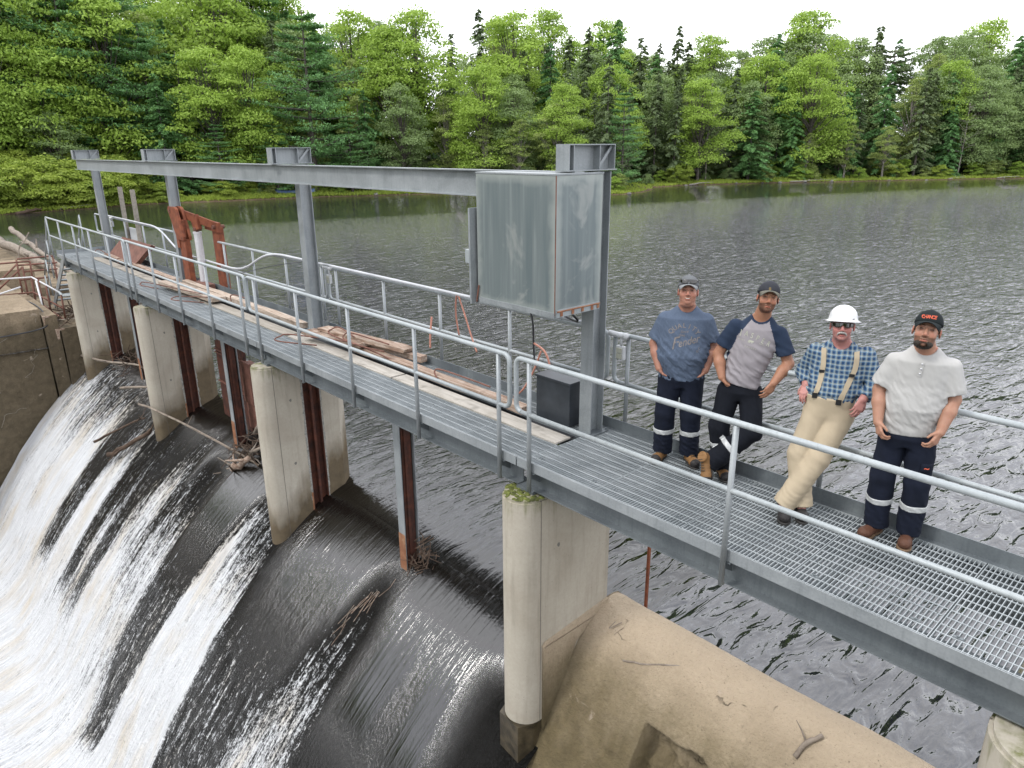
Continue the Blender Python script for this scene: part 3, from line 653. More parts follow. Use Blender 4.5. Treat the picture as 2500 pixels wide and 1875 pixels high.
# timbers standing in the water beyond the far end
for i, (x_, y_, z1_, lab) in enumerate(((-23.6, 1.62, 1.97, 'left grey wooden stake rising behind the far end of the walkway'), (-22.4, 1.62, 1.93, 'right grey wooden stake rising behind the far end of the walkway'))):
    m = MB(); m.obox((x_-0.1, y_, -3.2), (x_, y_, z1_), 0.11, 0.09); tag(m.build('wooden_stake', 'grey_board'), lab, 'stake', 'wooden stakes at the far end')
m = MB(); m.obox((-24.0, 1.70, -3.2), (-23.9, 1.7, 1.25), 0.09, 0.09); m.obox((-22.85, 1.70, -3.2), (-22.75, 1.7, 1.15), 0.09, 0.09)
m.box(-23.8, -22.9, 1.69, 1.73, 0.1, 0.75); tag(m.build('rusty_gate_frame', 'rust_dark'), 'dark rusty frame with a notice board between the wooden stakes', 'frame')
m = MB(); m.box(-23.5, -22.8, 1.66, 1.685, 0.35, 0.82); tag(m.build('notice_board', 'white_plastic'), 'small whitish board fixed between the wooden stakes', 'board')
# rusty rod in the pond at the right
m = MB(); m.box(-4.22, -4.19, 1.52, 1.55, -3.0, -0.3); tag(m.build('rusty_rod', 'rust_orange'), 'thin rusty steel rod standing in the pond right of the nearest pier', 'rod')

# ================================================================== STAIR AND ABUTMENT RAILINGS
st = thing('steel_stair', 'galvanised steel stair going down from the far end of the walkway to the abutment', 'stair', (-26.4, 0.5, -1.0))
for y in (0.03, 0.86):
    m = MB(); m.obox((-24.95+0.35, y, -0.02), (-27.6, y, -1.93), 0.03, 0.20); m.build('stringer', 'galvanised', st)
for i in range(8):
    t_ = (i+1)/9; m = MB(); xx = -24.9-2.6*t_; zt = -0.08-1.8*t_; m.box(xx-0.13, xx+0.12, 0.05, 0.84, zt-0.03, zt); m.build('tread', 'galvanised_dark', st)
for y in (0.0, 0.9):
    m = MB(); m.tube([(-25.86, y, 1.07), (-25.95, y, 1.0), (-26.3, y, 0.5), (-28.0, y, -0.95)], 0.022, 8); m.build('handrail', 'galvanised_rail', st, smooth=True)
    m = MB(); m.tube([(-25.86, y, 0.53), (-26.2, y, 0.1), (-28.0, y, -1.4)], 0.02, 8); m.build('mid_rail', 'galvanised_rail', st, smooth=True)
    for xx, zt in ((-25.86, 1.05), (-26.5, 0.33), (-27.3, -0.36), (-28.0, -0.95)):
        m = MB(); m.tube([(xx, y, zt), (xx+0.02, y, max(-1.95, zt-1.2))], 0.02, 8); m.build('post', 'galvanised_rail', st, smooth=True)
def pipes(name, lines, r, mat, label, group='pipe railings on the abutment'):
    m = MB()
    for l in lines: m.tube(l, r, 7)
    return tag(m.build(name, mat, smooth=True), label, 'railing', group)
pipes('rusty_railing', [[(-28.5, -3.2, -0.50), (-28.5, -1.09, -0.51), (-28.5, -0.26, -0.52)], [(-28.5, -0.26, -0.52), (-28.5, -0.29, -1.01), (-28.5, -0.35, -1.95)], [(-29, -0.56, -0.49), (-29, -0.61, -1.95)], [(-28.7, -0.47, -0.69), (-28.7, -0.50, -1.95)],
       [(-29.5, -0.47, -0.53), (-29.5, 0.59, -0.53)], [(-29, -0.58, -0.68), (-29, 0.60, -0.71)], [(-28.7, -0.48, -0.87), (-28.7, 0.52, -0.88)], [(-28.7, -0.61, -1.13), (-28.7, 0.22, -1.14)], [(-29.5, -0.51, -0.70), (-29.5, -1.3, -1.40)], [(-29, -0.42, -0.74), (-29, -1.4, -1.55)], [(-29.5, 0.59, -0.53), (-29.5, 0.6, -1.95)]],
      0.03, 'rust_brown', 'tall rusty red braced pipe railing at the left edge, behind the white handrail')
pipes('rusty_railing', [[(-28, -3.0, -1.45), (-28.0, -1.35, -1.46), (-28.0, -0.42, -1.48), (-25.8, -0.05, -1.74)], [(-28, -3.0, -1.76), (-28, -1.41, -1.77), (-28, -0.40, -1.74)], [(-26.6, -0.25, -1.10), (-26.6, -0.27, -2.1)], [(-25.6, -0.06, -1.28), (-25.6, -0.08, -2.1)], [(-27.4, -0.3, -0.98), (-27.4, -0.32, -2.0)], [(-28.0, -0.40, -1.0), (-28, -0.42, -2.0)], [(-27.0, -0.35, -1.8), (-25.3, -0.1, -2.08)]],
      0.028, 'rust_brown', 'low rusty red pipe railing stepping down beside the far pier')
pipes('white_handrail', [[(-28, -3.0, -0.90), (-28, -1.25, -0.94), (-28, -0.38, -0.98), (-26, -0.04, -1.24)], [(-27.3, -0.39, -1.01), (-26.6, -0.45, -1.95)], [(-28, -1.9, -1.55), (-28, -1.34, -1.41), (-28, -0.74, -1.26)]], 0.028, 'white_paint', 'white painted handrail sloping down at the left edge')
pipes('galvanised_post', [[(-25.6, -0.02, -1.31), (-25.2, 0.4, -1.29)], [(-26, -0.04, -1.24), (-25.6, -0.02, -1.31)]], 0.04, 'galvanised_rail', 'short galvanised pipe stub at the end of the white handrail')
pipe('black_hose', spline([(-28, -2.6, -1.55), (-27.5, -1.3, -1.50), (-26.8, -0.9, -1.5), (-25.6, -0.7, -1.6), (-24.58, -0.72, -1.9), (-24.55, -1.1, -2.05), (-24.55, -2.0, -2.1)], 6), 0.022, 'black_rubber', 'black hose lying over the abutment and down its wall', 'hose')
# ================================================================== PEOPLE (implicit surfaces meshed with surface nets)
def smin(a, b, k):
    h = np.clip(0.5+0.5*(b-a)/k, 0, 1); return b*(1-h)+a*h-k*h*(1-h)
def smax(a, b, k): return -smin(-a, -b, k)
def A(*v): return np.array(v, np.float32)
def rcone(P, a, b, r1, r2):
    a, b = np.asarray(a, np.float32), np.asarray(b, np.float32); ab = b-a; t = np.clip(((P-a)@ab)/max(1e-9, float(ab@ab)), 0, 1)
    return np.linalg.norm(P-a-t[:, None]*ab, axis=1)-(r1+(r2-r1)*t)
def ell(P, c, r, M=None):
    q = P-np.asarray(c, np.float32)
    if M is not None: q = q@M
    r = np.asarray(r, np.float32); k0 = np.linalg.norm(q/r, axis=1); k1 = np.linalg.norm(q/(r*r), axis=1)
    return k0*(k0-1)/np.maximum(k1, 1e-6)
def loft(P, C, a, b, ang, p=2.3):
    # C: spine points bottom->top, a,b: half width/depth, ang: yaw of the section in the (u,w) plane
    C = np.asarray(C, np.float32); z = P[:, 2]; zc = C[:, 2]
    cu = np.interp(z, zc, C[:, 0]); cw = np.interp(z, zc, C[:, 1]); aa = np.interp(z, zc, a); bb = np.interp(z, zc, b); g = np.interp(z, zc, ang)
    du, dw = P[:, 0]-cu, P[:, 1]-cw; x = du*np.cos(g)+dw*np.sin(g); y = -du*np.sin(g)+dw*np.cos(g)
    r = (np.abs(x/aa)**p+np.abs(y/bb)**p)**(1/p); d = (r-1)*np.minimum(aa, bb)
    e = np.maximum(zc[0]-z, z-zc[-1]); return np.where(e > 0, np.hypot(np.maximum(d, 0), e)+np.minimum(d, 0)*0, d) if False else np.maximum(d, e)
def polygonise(fn, lo, hi, h):
    lo = np.array(lo, float); n = np.ceil((np.array(hi)-lo)/h/8).astype(int); N = n*8
    ci = np.stack(np.meshgrid(*[np.arange(k) for k in n], indexing='ij'), -1).reshape(-1, 3)
    cc = (lo+(ci*8+3.5)*h).astype(np.float32); dc = fn(cc); keep = np.abs(dc) < 8*h*1.25
    D = np.repeat(np.repeat(np.repeat(dc.reshape(n), 8, 0), 8, 1), 8, 2).astype(np.float32)
    o8 = np.stack(np.meshgrid(*[np.arange(8)]*3, indexing='ij'), -1).reshape(-1, 3)
    idx = (ci[keep][:, None, :]*8+o8[None]).reshape(-1, 3); pts = (lo+idx*h).astype(np.float32)
    out = np.empty(len(pts), np.float32)
    for s in range(0, len(pts), 400000): out[s:s+400000] = fn(pts[s:s+400000])
    D[idx[:, 0], idx[:, 1], idx[:, 2]] = out
    S = D < 0
    c8 = [S[i:N[0]-1+i, j:N[1]-1+j, k:N[2]-1+k] for i in (0, 1) for j in (0, 1) for k in (0, 1)]
    s_any = c8[0].copy(); s_all = c8[0].copy()
    for c in c8[1:]: s_any |= c; s_all &= c
    act = np.argwhere(s_any & ~s_all); vid = np.full(tuple(N-1), -1, np.int64); vid[act[:, 0], act[:, 1], act[:, 2]] = np.arange(len(act))
    cor = np.array([(i, j, k) for i in (0, 1) for j in (0, 1) for k in (0, 1)]); vals = np.stack([D[act[:, 0]+i, act[:, 1]+j, act[:, 2]+k] for i, j, k in cor], 1)
    acc = np.zeros((len(act), 3)); cnt = np.zeros(len(act))
    for a in range(8):
        for b in range(a+1, 8):
            if np.abs(cor[a]-cor[b]).sum() != 1: continue
            m = (vals[:, a] < 0) != (vals[:, b] < 0); t = vals[:, a]/np.where(m, vals[:, a]-vals[:, b], 1)
            acc += np.where(m[:, None], cor[a]+(cor[b]-cor[a])*t[:, None], 0); cnt += m
    V = lo+(act+acc/cnt[:, None])*h; Q = []
    for ax in range(3):
        sl0 = [slice(0, N[0]-1), slice(0, N[1]-1), slice(0, N[2]-1)]; sl1 = list(sl0); sl1[ax] = slice(1, N[ax])
        a, b = S[tuple(sl0)], S[tuple(sl1)]; e = np.argwhere(a != b); u, v = [(1, 2), (2, 0), (0, 1)][ax]
        e = e[(e[:, u] > 0) & (e[:, v] > 0)]; eu = np.zeros(3, int); eu[u] = 1; ev = np.zeros(3, int); ev[v] = 1
        g = lambda q: vid[q[:, 0], q[:, 1], q[:, 2]]
        f = np.stack([g(e-eu-ev), g(e-ev), g(e), g(e-eu)], 1); fl = ~a[e[:, 0], e[:, 1], e[:, 2]]; f[fl] = f[fl][:, ::-1]; Q.append(f)
    F = np.concatenate(Q); F = F[(F >= 0).all(1)]
    return V, F
def np_mesh(name, V, F, mat, parent, cols=None, smooth=True):
    me = bpy.data.meshes.new(name); me.vertices.add(len(V)); me.vertices.foreach_set('co', np.ascontiguousarray(V, np.float32).ravel())
    k = F.shape[1]; me.loops.add(F.size); me.loops.foreach_set('vertex_index', F.ravel().astype(np.int32)); me.polygons.add(len(F))
    me.polygons.foreach_set('loop_start', (np.arange(len(F))*k).astype(np.int32)); me.polygons.foreach_set('loop_total', np.full(len(F), k, np.int32)); me.update(calc_edges=True)
    if cols is not None:
        a = me.color_attributes.new(name='tint', type='FLOAT_COLOR', domain='POINT'); c = np.ones((len(V), 4), np.float32); c[:, :3] = cols; a.data.foreach_set('color', c.ravel())
    if smooth: me.shade_smooth()
    for m in (mat if isinstance(mat, (list, tuple)) else [mat]): me.materials.append(MAT[m])
    o = bpy.data.objects.new(name, me); COL.objects.link(o); o.parent = parent; return o
def lap(V, F, it=1, lam=0.5):
    for _ in range(it):
        s = np.zeros_like(V); c = np.zeros(len(V))
        for i in range(4):
            a, b = F[:, i], F[:, (i+1) % 4]; np.add.at(s, a, V[b]); np.add.at(c, a, 1); np.add.at(s, b, V[a]); np.add.at(c, b, 1)
        V = V*(1-lam)+lam*s/np.maximum(c, 1)[:, None]
    return V
# materials -------------------------------------------------------
def m_skin(name):
    t = NT(name); at = t.new('ShaderNodeAttribute', attribute_name='tint'); p = t.pos('world')
    c = t.mix(t.range(t.noise(p, 35, 4), 0.4, 0.7, 0, 0.22), at.outputs['Color'], (0.40, 0.14, 0.09))
    t.b.inputs['Subsurface Weight'].default_value = 0.12; t.b.inputs['Subsurface Radius'].default_value = (0.02, 0.008, 0.004); t.b.inputs['Subsurface Scale'].default_value = 0.3
    t.fin(c, 0.52, 0, t.bump(t.noise(p, 160, 3), 0.12, 0.002), 0.35); MAT[name] = t.m
m_skin('skin')
def m_cloth(name, col, var=0.15, weave=420, rough=0.9, heather=0.0, sheen=0.0):
    t = NT(name); p = t.pos('world'); f = t.noise(p, 7, 4, 0.6); c = t.ramp(f, [(0.3, tuple(x*(1-var) for x in col)), (0.7, tuple(min(1, x*(1+var)) for x in col))])
    if heather: c = t.mix(t.range(t.noise(p, 130, 2, 0.6), 0.45, 0.65, 0, heather), c, tuple(min(1, x*1.55+0.03) for x in col))
    n = t.bump(t.noise(t.pos('world', (1, 1, 0.4)), 16, 3, 0.5), 0.22, 0.008); n = t.bump(t.noise(p, weave, 2), 0.15, 0.001, n)
    MAT[name] = t.fin(c, rough, 0, n, 0.2)
m_cloth('tee_blue', (0.105, 0.14, 0.205), 0.12, heather=0.3); m_cloth('tee_grey', (0.36, 0.335, 0.355), 0.06); m_cloth('raglan_navy', (0.026, 0.042, 0.078), 0.12)
m_cloth('henley', (0.55, 0.545, 0.53), 0.04); m_cloth('work_navy', (0.010, 0.014, 0.028), 0.22); m_cloth('work_black', (0.008, 0.010, 0.016), 0.2); m_cloth('khaki', (0.54, 0.45, 0.32), 0.06)
m_cloth('suspender', (0.50, 0.42, 0.30), 0.05); m_cloth('boot_tan', (0.27, 0.145, 0.06), 0.25, rough=0.6); m_cloth('boot_brown', (0.13, 0.06, 0.038), 0.25, rough=0.55); m_cloth('boot_black', (0.035, 0.032, 0.032), 0.25, rough=0.5)
m_cloth('cap_grey', (0.17, 0.18, 0.19), 0.12); m_cloth('cap_charcoal', (0.045, 0.048, 0.058), 0.15); m_cloth('cap_black', (0.016, 0.022, 0.024), 0.15); m_cloth('brim_pale', (0.30, 0.31, 0.32), 0.08); m_cloth('brim_tan', (0.17, 0.165, 0.135), 0.08)
m_simple('sole_dark', (0.03, 0.028, 0.026), 0.7, kind='world'); m_simple('sole_tan', (0.20, 0.125, 0.07), 0.7, kind='world')
m_simple('reflective', (0.60, 0.62, 0.62), 0.35, 0.1, 0.05, 60, 'world'); m_simple('hat_white', (0.80, 0.81, 0.82), 0.3, 0, 0.01, kind='world')
m_simple('lens_dark', (0.012, 0.010, 0.008), 0.08, 0, 0.1, kind='world', spec=0.9); m_simple('print_tan', (0.27, 0.245, 0.235), 0.9, kind='world'); m_simple('print_cream', (0.56, 0.57, 0.47), 0.9, kind='world')
m_simple('print_orange', (0.75, 0.13, 0.06), 0.8, kind='world'); m_simple('print_gold', (0.32, 0.22, 0.07), 0.8, kind='world'); m_simple('print_white', (0.7, 0.7, 0.72), 0.8, kind='world')
m_simple('hair_dark', (0.03, 0.020, 0.013), 0.8, kind='world', scale=90, var=0.4, bump=0.5); m_simple('hair_white', (0.55, 0.53, 0.50), 0.8, kind='world', scale=90, var=0.2, bump=0.5); m_simple('eye_white', (0.5, 0.48, 0.46), 0.3, kind='world'); m_simple('buckle', (0.02, 0.02, 0.022), 0.4, kind='world')
m_simple('teeth', (0.62, 0.58, 0.52), 0.4, kind='world', var=0.03)
def m_plaid(name, W):
    t = NT(name); o = t.sep(t.pos('world')); u = t.math('ADD', t.math('MULTIPLY', o[0], -W[1]), t.math('MULTIPLY', o[1], W[0])); z = o[2]
    nz = t.noise(t.pos('world'), 5, 3); z = t.math('ADD', z, t.math('MULTIPLY', nz, 0.03)); u = t.math('ADD', u, t.math('MULTIPLY', nz, 0.03))
    def band(x, per, off, w):
        f = t.math('FRACT', t.math('ADD', t.math('DIVIDE', x, per), off)); return t.math('LESS_THAN', t.math('ABSOLUTE', t.math('SUBTRACT', f, 0.5)), w)
    c = t.mix(0.0, (0.05, 0.14, 0.27), (0, 0, 0)); P_ = 0.037
    for x in (u, z): c = t.mix(t.math('MULTIPLY', band(x, P_, 0.0, 0.20), 0.55), c, (0.018, 0.045, 0.12))
    for x in (u, z):
        c = t.mix(t.math('MULTIPLY', band(x, P_, 0.5, 0.055), 0.62), c, (0.56, 0.60, 0.55)); c = t.mix(t.math('MULTIPLY', band(x, P_, 0.32, 0.03), 0.6), c, (0.50, 0.47, 0.25)); c = t.mix(t.math('MULTIPLY', band(x, P_, 0.68, 0.035), 0.6), c, (0.30, 0.42, 0.50))
    n = t.bump(t.noise(t.pos('world', (1, 1, 0.5)), 26, 4, 0.6), 0.35, 0.010); MAT[name] = t.fin(c, 0.9, 0, n, 0.2)
def rotm(yaw, pitch, roll):
    cy, sy, cp, sp, cr, sr = math.cos(yaw), math.sin(yaw), math.cos(pitch), math.sin(pitch), math.cos(roll), math.sin(roll)
    Z = np.array([[cy, -sy, 0], [sy, cy, 0], [0, 0, 1]]); X = np.array([[1, 0, 0], [0, cp, -sp], [0, sp, cp]]); Y = np.array([[cr, 0, sr], [0, 1, 0], [-sr, 0, cr]])
    return (Z@X@Y).astype(np.float32)     # local -> person frame (x right, y toward viewer, z up)
def folds(P, amp, f, seed, dirv=(0.3, 0.2, 1.0)):
    r = np.random.RandomState(seed); d = unit(np.array(dirv, float)); out = np.zeros(len(P), np.float32)
    for i in range(4):
        v = unit(d+r.randn(3)*0.22)*f*r.uniform(0.6, 1.5); w = r.randn(3)*f*0.35
        out += np.abs(np.sin(P@v.astype(np.float32)+1.3*np.sin(P@w.astype(np.float32)+i)+r.uniform(0, 6)))**1.5-0.5
    return out*amp/2.2
class Person:
    def __init__(s, label, O, W, J):
        s.O = np.array(O, float); s.W = np.array([W[0], W[1], 0.0]); s.W /= np.linalg.norm(s.W); s.U = np.array([-s.W[1], s.W[0], 0.0])
        s.J = {k: np.array(v, np.float32) for k, v in J.items()}; s.t = thing('person', label, 'person', tuple(O)); s.bvh = {}
    def tw(s, V): return V[:, :1]*s.U+V[:, 1:2]*s.W+V[:, 2:3]*np.array([0, 0, 1.0])
    def mesh(s, name, fn, lo, hi, h, mat, cols=None, it=1, parent=None):
        V, F = polygonise(fn, lo, hi, h)
        if it: V = lap(V, F, it)
        c = cols(V.astype(np.float32)) if cols else None
        s.bvh[name] = BVHTree.FromPolygons([tuple(v) for v in V], [tuple(int(i) for i in f) for f in F])
        return np_mesh(name, s.tw(V), F, mat, parent or s.t, c)
    def grid(s, name, pts, mat, parent=None, smooth=True, thick=0.0):
        # pts: (h,w,3) array in the person frame
        h, w, _ = pts.shape; m = MB(); m.add([tuple(v) for v in s.tw(pts.reshape(-1, 3))], [(r*w+c, r*w+c+1, (r+1)*w+c+1, (r+1)*w+c) for r in range(h-1) for c in range(w-1)])
        me = bpy.data.meshes.new(name); me.from_pydata(m.v, [], m.f); me.update()
        o = link_mesh(name, me, mat, parent or s.t, smooth)
        if thick: so = o.modifiers.new('solid', 'SOLIDIFY'); so.thickness = thick; so.offset = 0
        return o
    def raw(s, name, vs, fs, mat, parent=None, smooth=False):
        me = bpy.data.meshes.new(name); me.from_pydata([tuple(v) for v in s.tw(np.array(vs, float))], [], fs); me.update(); return link_mesh(name, me, mat, parent or s.t, smooth)
    def hitp(s, target, u, z, w0=0.7, off=0.003, d=(0, -1, 0)):
        r = s.bvh[target].ray_cast(Vector((u, w0, z)), Vector(d))
        if r[0] is None: return None
        n = r[1] if r[1].y > 0 else -r[1]; return np.array(r[0]+n*off)
    def ribbon(s, name, target, path, width, mat, off=0.004, parent=None, n=26):
        P_ = spline([(p[0], 0, p[1]) for p in path], n//max(1, len(path)-1)); rows = []
        for i, p in enumerate(P_):
            t = (P_[min(i+1, len(P_)-1)]-P_[max(i-1, 0)]).normalized(); nx, nz = t.z, -t.x; row = []
            for k in (-1, -0.33, 0.33, 1):
                q = s.hitp(target, p.x+nx*k*width/2, p.z+nz*k*width/2, off=off)
                row.append(q)
            if all(q is not None for q in row): rows.append(row)
        return s.grid(name, np.array(rows), mat, parent)
    def text(s, name, target, body, u, z, size, mat, rot=0.0, shear=0.0, parent=None, bold=0.0, sx=1.0, off=0.003):
        cu = bpy.data.curves.new(name, 'FONT'); cu.body = body; cu.size = size; cu.shear = shear; cu.align_x = 'CENTER'; cu.align_y = 'CENTER'; cu.offset = bold*size; cu.resolution_u = 3
        ob = bpy.data.objects.new(name, cu); COL.objects.link(ob); dg = bpy.context.evaluated_depsgraph_get(); me = bpy.data.meshes.new_from_object(ob.evaluated_get(dg))
        bpy.data.objects.remove(ob); vs, ok = [], True
        for v in me.vertices:
            x, y = v.co.x*sx, v.co.y; q = s.hitp(target, u+x*math.cos(rot)-y*math.sin(rot), z+x*math.sin(rot)+y*math.cos(rot), off=off)
            if q is None: ok = False; break
            vs.append(q)
        fs = [tuple(f.vertices) for f in me.polygons]; bpy.data.meshes.remove(me)
        if ok and vs: return vs, fs
        return None
    def texts(s, name, target, items, mat, parent=None):
        V, F = [], []
        for kw in items:
            r = s.text(name, target, **kw, mat=mat)
            if r is None: continue
            o = len(V); V += r[0]; F += [tuple(i+o for i in f) for f in r[1]]
        if V: return s.raw(name, V, F, mat, parent)
def hand(P, wrist, knuck, side, curl=0.6, palmn=(0, 1, 0), sc=1.0):
    """palm from wrist to the knuckles, four separate bent fingers and a thumb. side: +1/-1 where the thumb sits; palmn: direction the fingers curl towards."""
    w, k = np.array(wrist, np.float32), np.array(knuck, np.float32); d = unit(k-w); n = np.array(palmn, np.float32); n = unit(n-d*(n@d)); x = np.cross(d, n)*side
    D = None
    for i, (o, L, r) in enumerate(((0.030, 0.080, 0.0088), (0.0105, 0.088, 0.0090), (-0.0095, 0.082, 0.0086), (-0.029, 0.066, 0.0078))):
        L *= sc; o *= sc; r *= sc; b = k+x*o-d*(0.010 if i in (0, 3) else 0.0)*(1+0.4*(i == 3)); c = curl*(1+0.10*i); p = b; a = 0.0
        m0 = rcone(P, w+x*o*0.55, b, 0.013*sc, 0.0125*sc); D = m0 if D is None else smin(D, m0, 0.014)
        Dn = None
        for seg, q in ((0.46, 0.55), (0.31, 1.0), (0.23, 0.85)):
            a += c*q; dd = d*math.cos(a)+n*math.sin(a); e = p+dd*(L*seg); g = rcone(P, p, e, r*(1.06-0.1*(seg < 0.4)), r*(0.98-0.12*(seg < 0.3))); Dn = g if Dn is None else np.minimum(Dn, g); p = e
        D = smin(D, Dn, 0.004)
    t0 = w+d*0.022*sc+x*0.030*sc+n*0.006; t1 = t0+(d*0.75+x*0.62+n*0.25)*0.036*sc; t2 = t1+(d*0.92+x*0.12+n*0.40)*0.032*sc
    D = smin(D, rcone(P, w+d*0.012, t0, 0.016*sc, 0.0155*sc), 0.010); D = smin(D, rcone(P, t0, t1, 0.0135*sc, 0.0108*sc), 0.008); D = smin(D, rcone(P, t1, t2, 0.0106*sc, 0.0088*sc), 0.004)
    return D
def head_sdf(Q, fat=0.0, jaw=1.0):
    d = ell(Q, (0, -0.012, 0.035), (0.0765, 0.097, 0.088)); d = smin(d, ell(Q, (0, 0.014, -0.030), (0.066+fat*0.006, 0.076, 0.086)), 0.022)
    d = smin(d, ell(Q, (0, 0.026, -0.076), (0.053*jaw+fat*0.010, 0.056, 0.038)), 0.022); d = smin(d, ell(Q, (0, 0.070, -0.099), (0.023, 0.017, 0.017)), 0.018)
    S = np.abs(Q[:, 0]); Qs = Q.copy(); Qs[:, 0] = S
    d = smin(d, ell(Qs, (0.037, 0.056, -0.036), (0.028+fat*0.005, 0.028, 0.028)), 0.016)
    d = smin(d, ell(Qs, (0.028, 0.079, 0.024), (0.030, 0.013, 0.009)), 0.010)
    d = smax(d, -ell(Qs, (0.032, 0.103, 0.003), (0.019, 0.018, 0.012)), 0.012)
    d = smin(d, ell(Qs, (0.032, 0.078, 0.002), (0.014, 0.012, 0.010)), 0.005)
    d = smin(d, rcone(Q, (0, 0.086, 0.006), (0, 0.113, -0.034), 0.0085, 0.0115), 0.010); d = smin(d, ell(Qs, (0.012, 0.100, -0.040), (0.010, 0.012, 0.009)), 0.006)
    d = smin(d, ell(Q, (0, 0.088, -0.063), (0.024, 0.011, 0.0062)), 0.006); d = smin(d, ell(Q, (0, 0.087, -0.076), (0.021, 0.011, 0.0065)), 0.006)
    d = smax(d, -ell(Q, (0, 0.100, -0.0695), (0.026, 0.010, 0.0022)), 0.003)
    d = smin(d, ell(Qs, (0.082, -0.006, -0.012), (0.009, 0.019, 0.032)), 0.007); d = smax(d, -ell(Qs, (0.091, 0.001, -0.008), (0.006, 0.010, 0.018)), 0.005)
    if fat: d = smin(d, ell(Q, (0, 0.020, -0.115), (0.052*fat+0.012, 0.045, 0.028)), 0.02)
    return d
def build_person(P, cfg):
    J = P.J; g = cfg.get
    HM = rotm(*cfg['head_rot']); HC = J['head']
    HS = cfg.get('hs', 1.06)
    toh = lambda X: ((X-HC)@HM/HS).astype(np.float32)
    def fr(X): return ((X*HS)@HM.T+HC)
    nb = J['neck']; ya = cfg.get('yaw', 0.0); pel, che = J['pelvis'], J['chest']; tw_, td_ = [v*1.055+0.003 for v in cfg['tw']], [v*1.05 for v in cfg['td']]
    # torso sections: hips, waist, belly, chest, shoulders
    def spine(extra=0.0, zlow=None):
        C = [pel+A(0, 0, -0.10), pel+A(0, 0, 0.04), pel*0.55+che*0.45+A(0, cfg.get('belly', 0.0)*0.5, 0), che+A(0, 0.0, -0.02), che*0.36+nb*0.64, nb+A(0, -0.01, 0.018)]
        a = np.array([tw_[0], tw_[1], tw_[2], tw_[3], tw_[3]*0.90, 0.088])+extra; b = np.array([td_[0], td_[1], td_[2], td_[3], td_[3]*0.82, 0.066])+extra
        return C, a, b, np.full(6, ya)
    arms = {s: (J['s'+s], J['e'+s], J['w'+s], J['h'+s]) for s in 'LR'}
    ar = [v+0.003 for v in cfg.get('arm', (0.052, 0.043, 0.044, 0.027))]; lr = [v+w for v, w in zip(cfg.get('leg', (0.098, 0.070, 0.062)), (0.006, 0.009, 0.010))]
    def arm_sdf(X, s):
        a, b, c, h = arms[s]; d = rcone(X, a+A(0, 0, -0.02)+(b-a)*0.1, b, ar[0]-0.008, ar[1]); d = smin(d, rcone(X, b, b*0.62+c*0.38, ar[1]*0.98, ar[2]), 0.015); return smin(d, rcone(X, b*0.62+c*0.38, c, ar[2], ar[3]), 0.02)
    def body(X):
        Q = toh(X); d = head_sdf(Q, g('fat', 0.0), g('jaw', 1.0))*HS
        nk = rcone(X, fr(A([0, -0.028, -0.055]).reshape(1, 3))[0], nb+A(0, -0.015, -0.02), g('neck', 0.062), g('neck', 0.062)+0.012); d = smin(d, nk, 0.025)
        d = smin(d, ell(X, nb+A(0, -0.02, -0.07), (0.12, 0.06, 0.045)), 0.04)
        C, a, b, y = spine(-0.022); d = smin(d, loft(X, C, a, b, y), 0.03)
        for s in 'LR':
            d = smin(d, arm_sdf(X, s), 0.02); hs = hand(X, arms[s][2], arms[s][3], cfg['thumb'][s], cfg['curl'][s], cfg['palm'][s]); d = smin(d, hs, 0.012)
            d = smin(d, rcone(X, J['l'+s], J['k'+s], lr[0]*0.80, lr[1]*0.72), 0.03); d = smin(d, rcone(X, J['k'+s], J['a'+s], lr[1]*0.70, 0.042), 0.02)
            d = smin(d, rcone(X, J['a'+s], J['t'+s]*0.6+J['a'+s]*0.4, 0.038, 0.03), 0.02)
        return d
    sk = np.array(cfg['skin']); 
    def paint(V):
        Q = toh(V); c = np.tile(sk, (len(V), 1)); x, y, z = np.abs(Q[:, 0]), Q[:, 1], Q[:, 2]; inh = (z > -0.125) & (z < 0.14) & (x < 0.1) & (np.abs(y) < 0.14)
        def blend(m, col): m = (np.clip(m, 0, 1)*inh)[:, None]; c[:] = c*(1-m)+np.array(col)*m
        blend(0.35*np.exp(-((x-0.040)/0.020)**2-((z+0.030)/0.022)**2)*(y > 0.03), sk*np.array([1.1, 0.62, 0.6])); blend(0.35*np.exp(-(x/0.016)**2-((z+0.034)/0.016)**2)*(y > 0.08), sk*np.array([1.1, 0.62, 0.6])); blend(0.5*(x > 0.079)*(z < 0.03), sk*np.array([1.15, 0.60, 0.55]))
        hair = (y < 0.030-0.25*np.clip(-z, 0, 1)) & (z > -0.012-0.30*np.clip(-y, 0, 0.1)) & (x < 0.080); blend(hair*1.0, cfg['hair'])
        bz = 0.0225+0.004*np.sin(x*60); blend(0.85*(np.abs(z-bz) < 0.0045)*(x > 0.014)*(x < 0.046)*(y > 0.05), cfg['brow'])
        blend(0.80*(np.abs(z-0.003) < 0.0058)*(np.abs(x-0.031) < 0.0135)*(y > 0.06), (0.05, 0.025, 0.018))
        blend(0.7*(np.abs(z+0.0765) < 0.006)*(x < 0.020)*(y > 0.075), sk*np.array([1.0, 0.52, 0.52])); blend(0.9*(np.abs(z+0.0690-0.10*x**1.2*1.0) < 0.0026)*(x < 0.025)*(y > 0.07), (0.10, 0.035, 0.03))
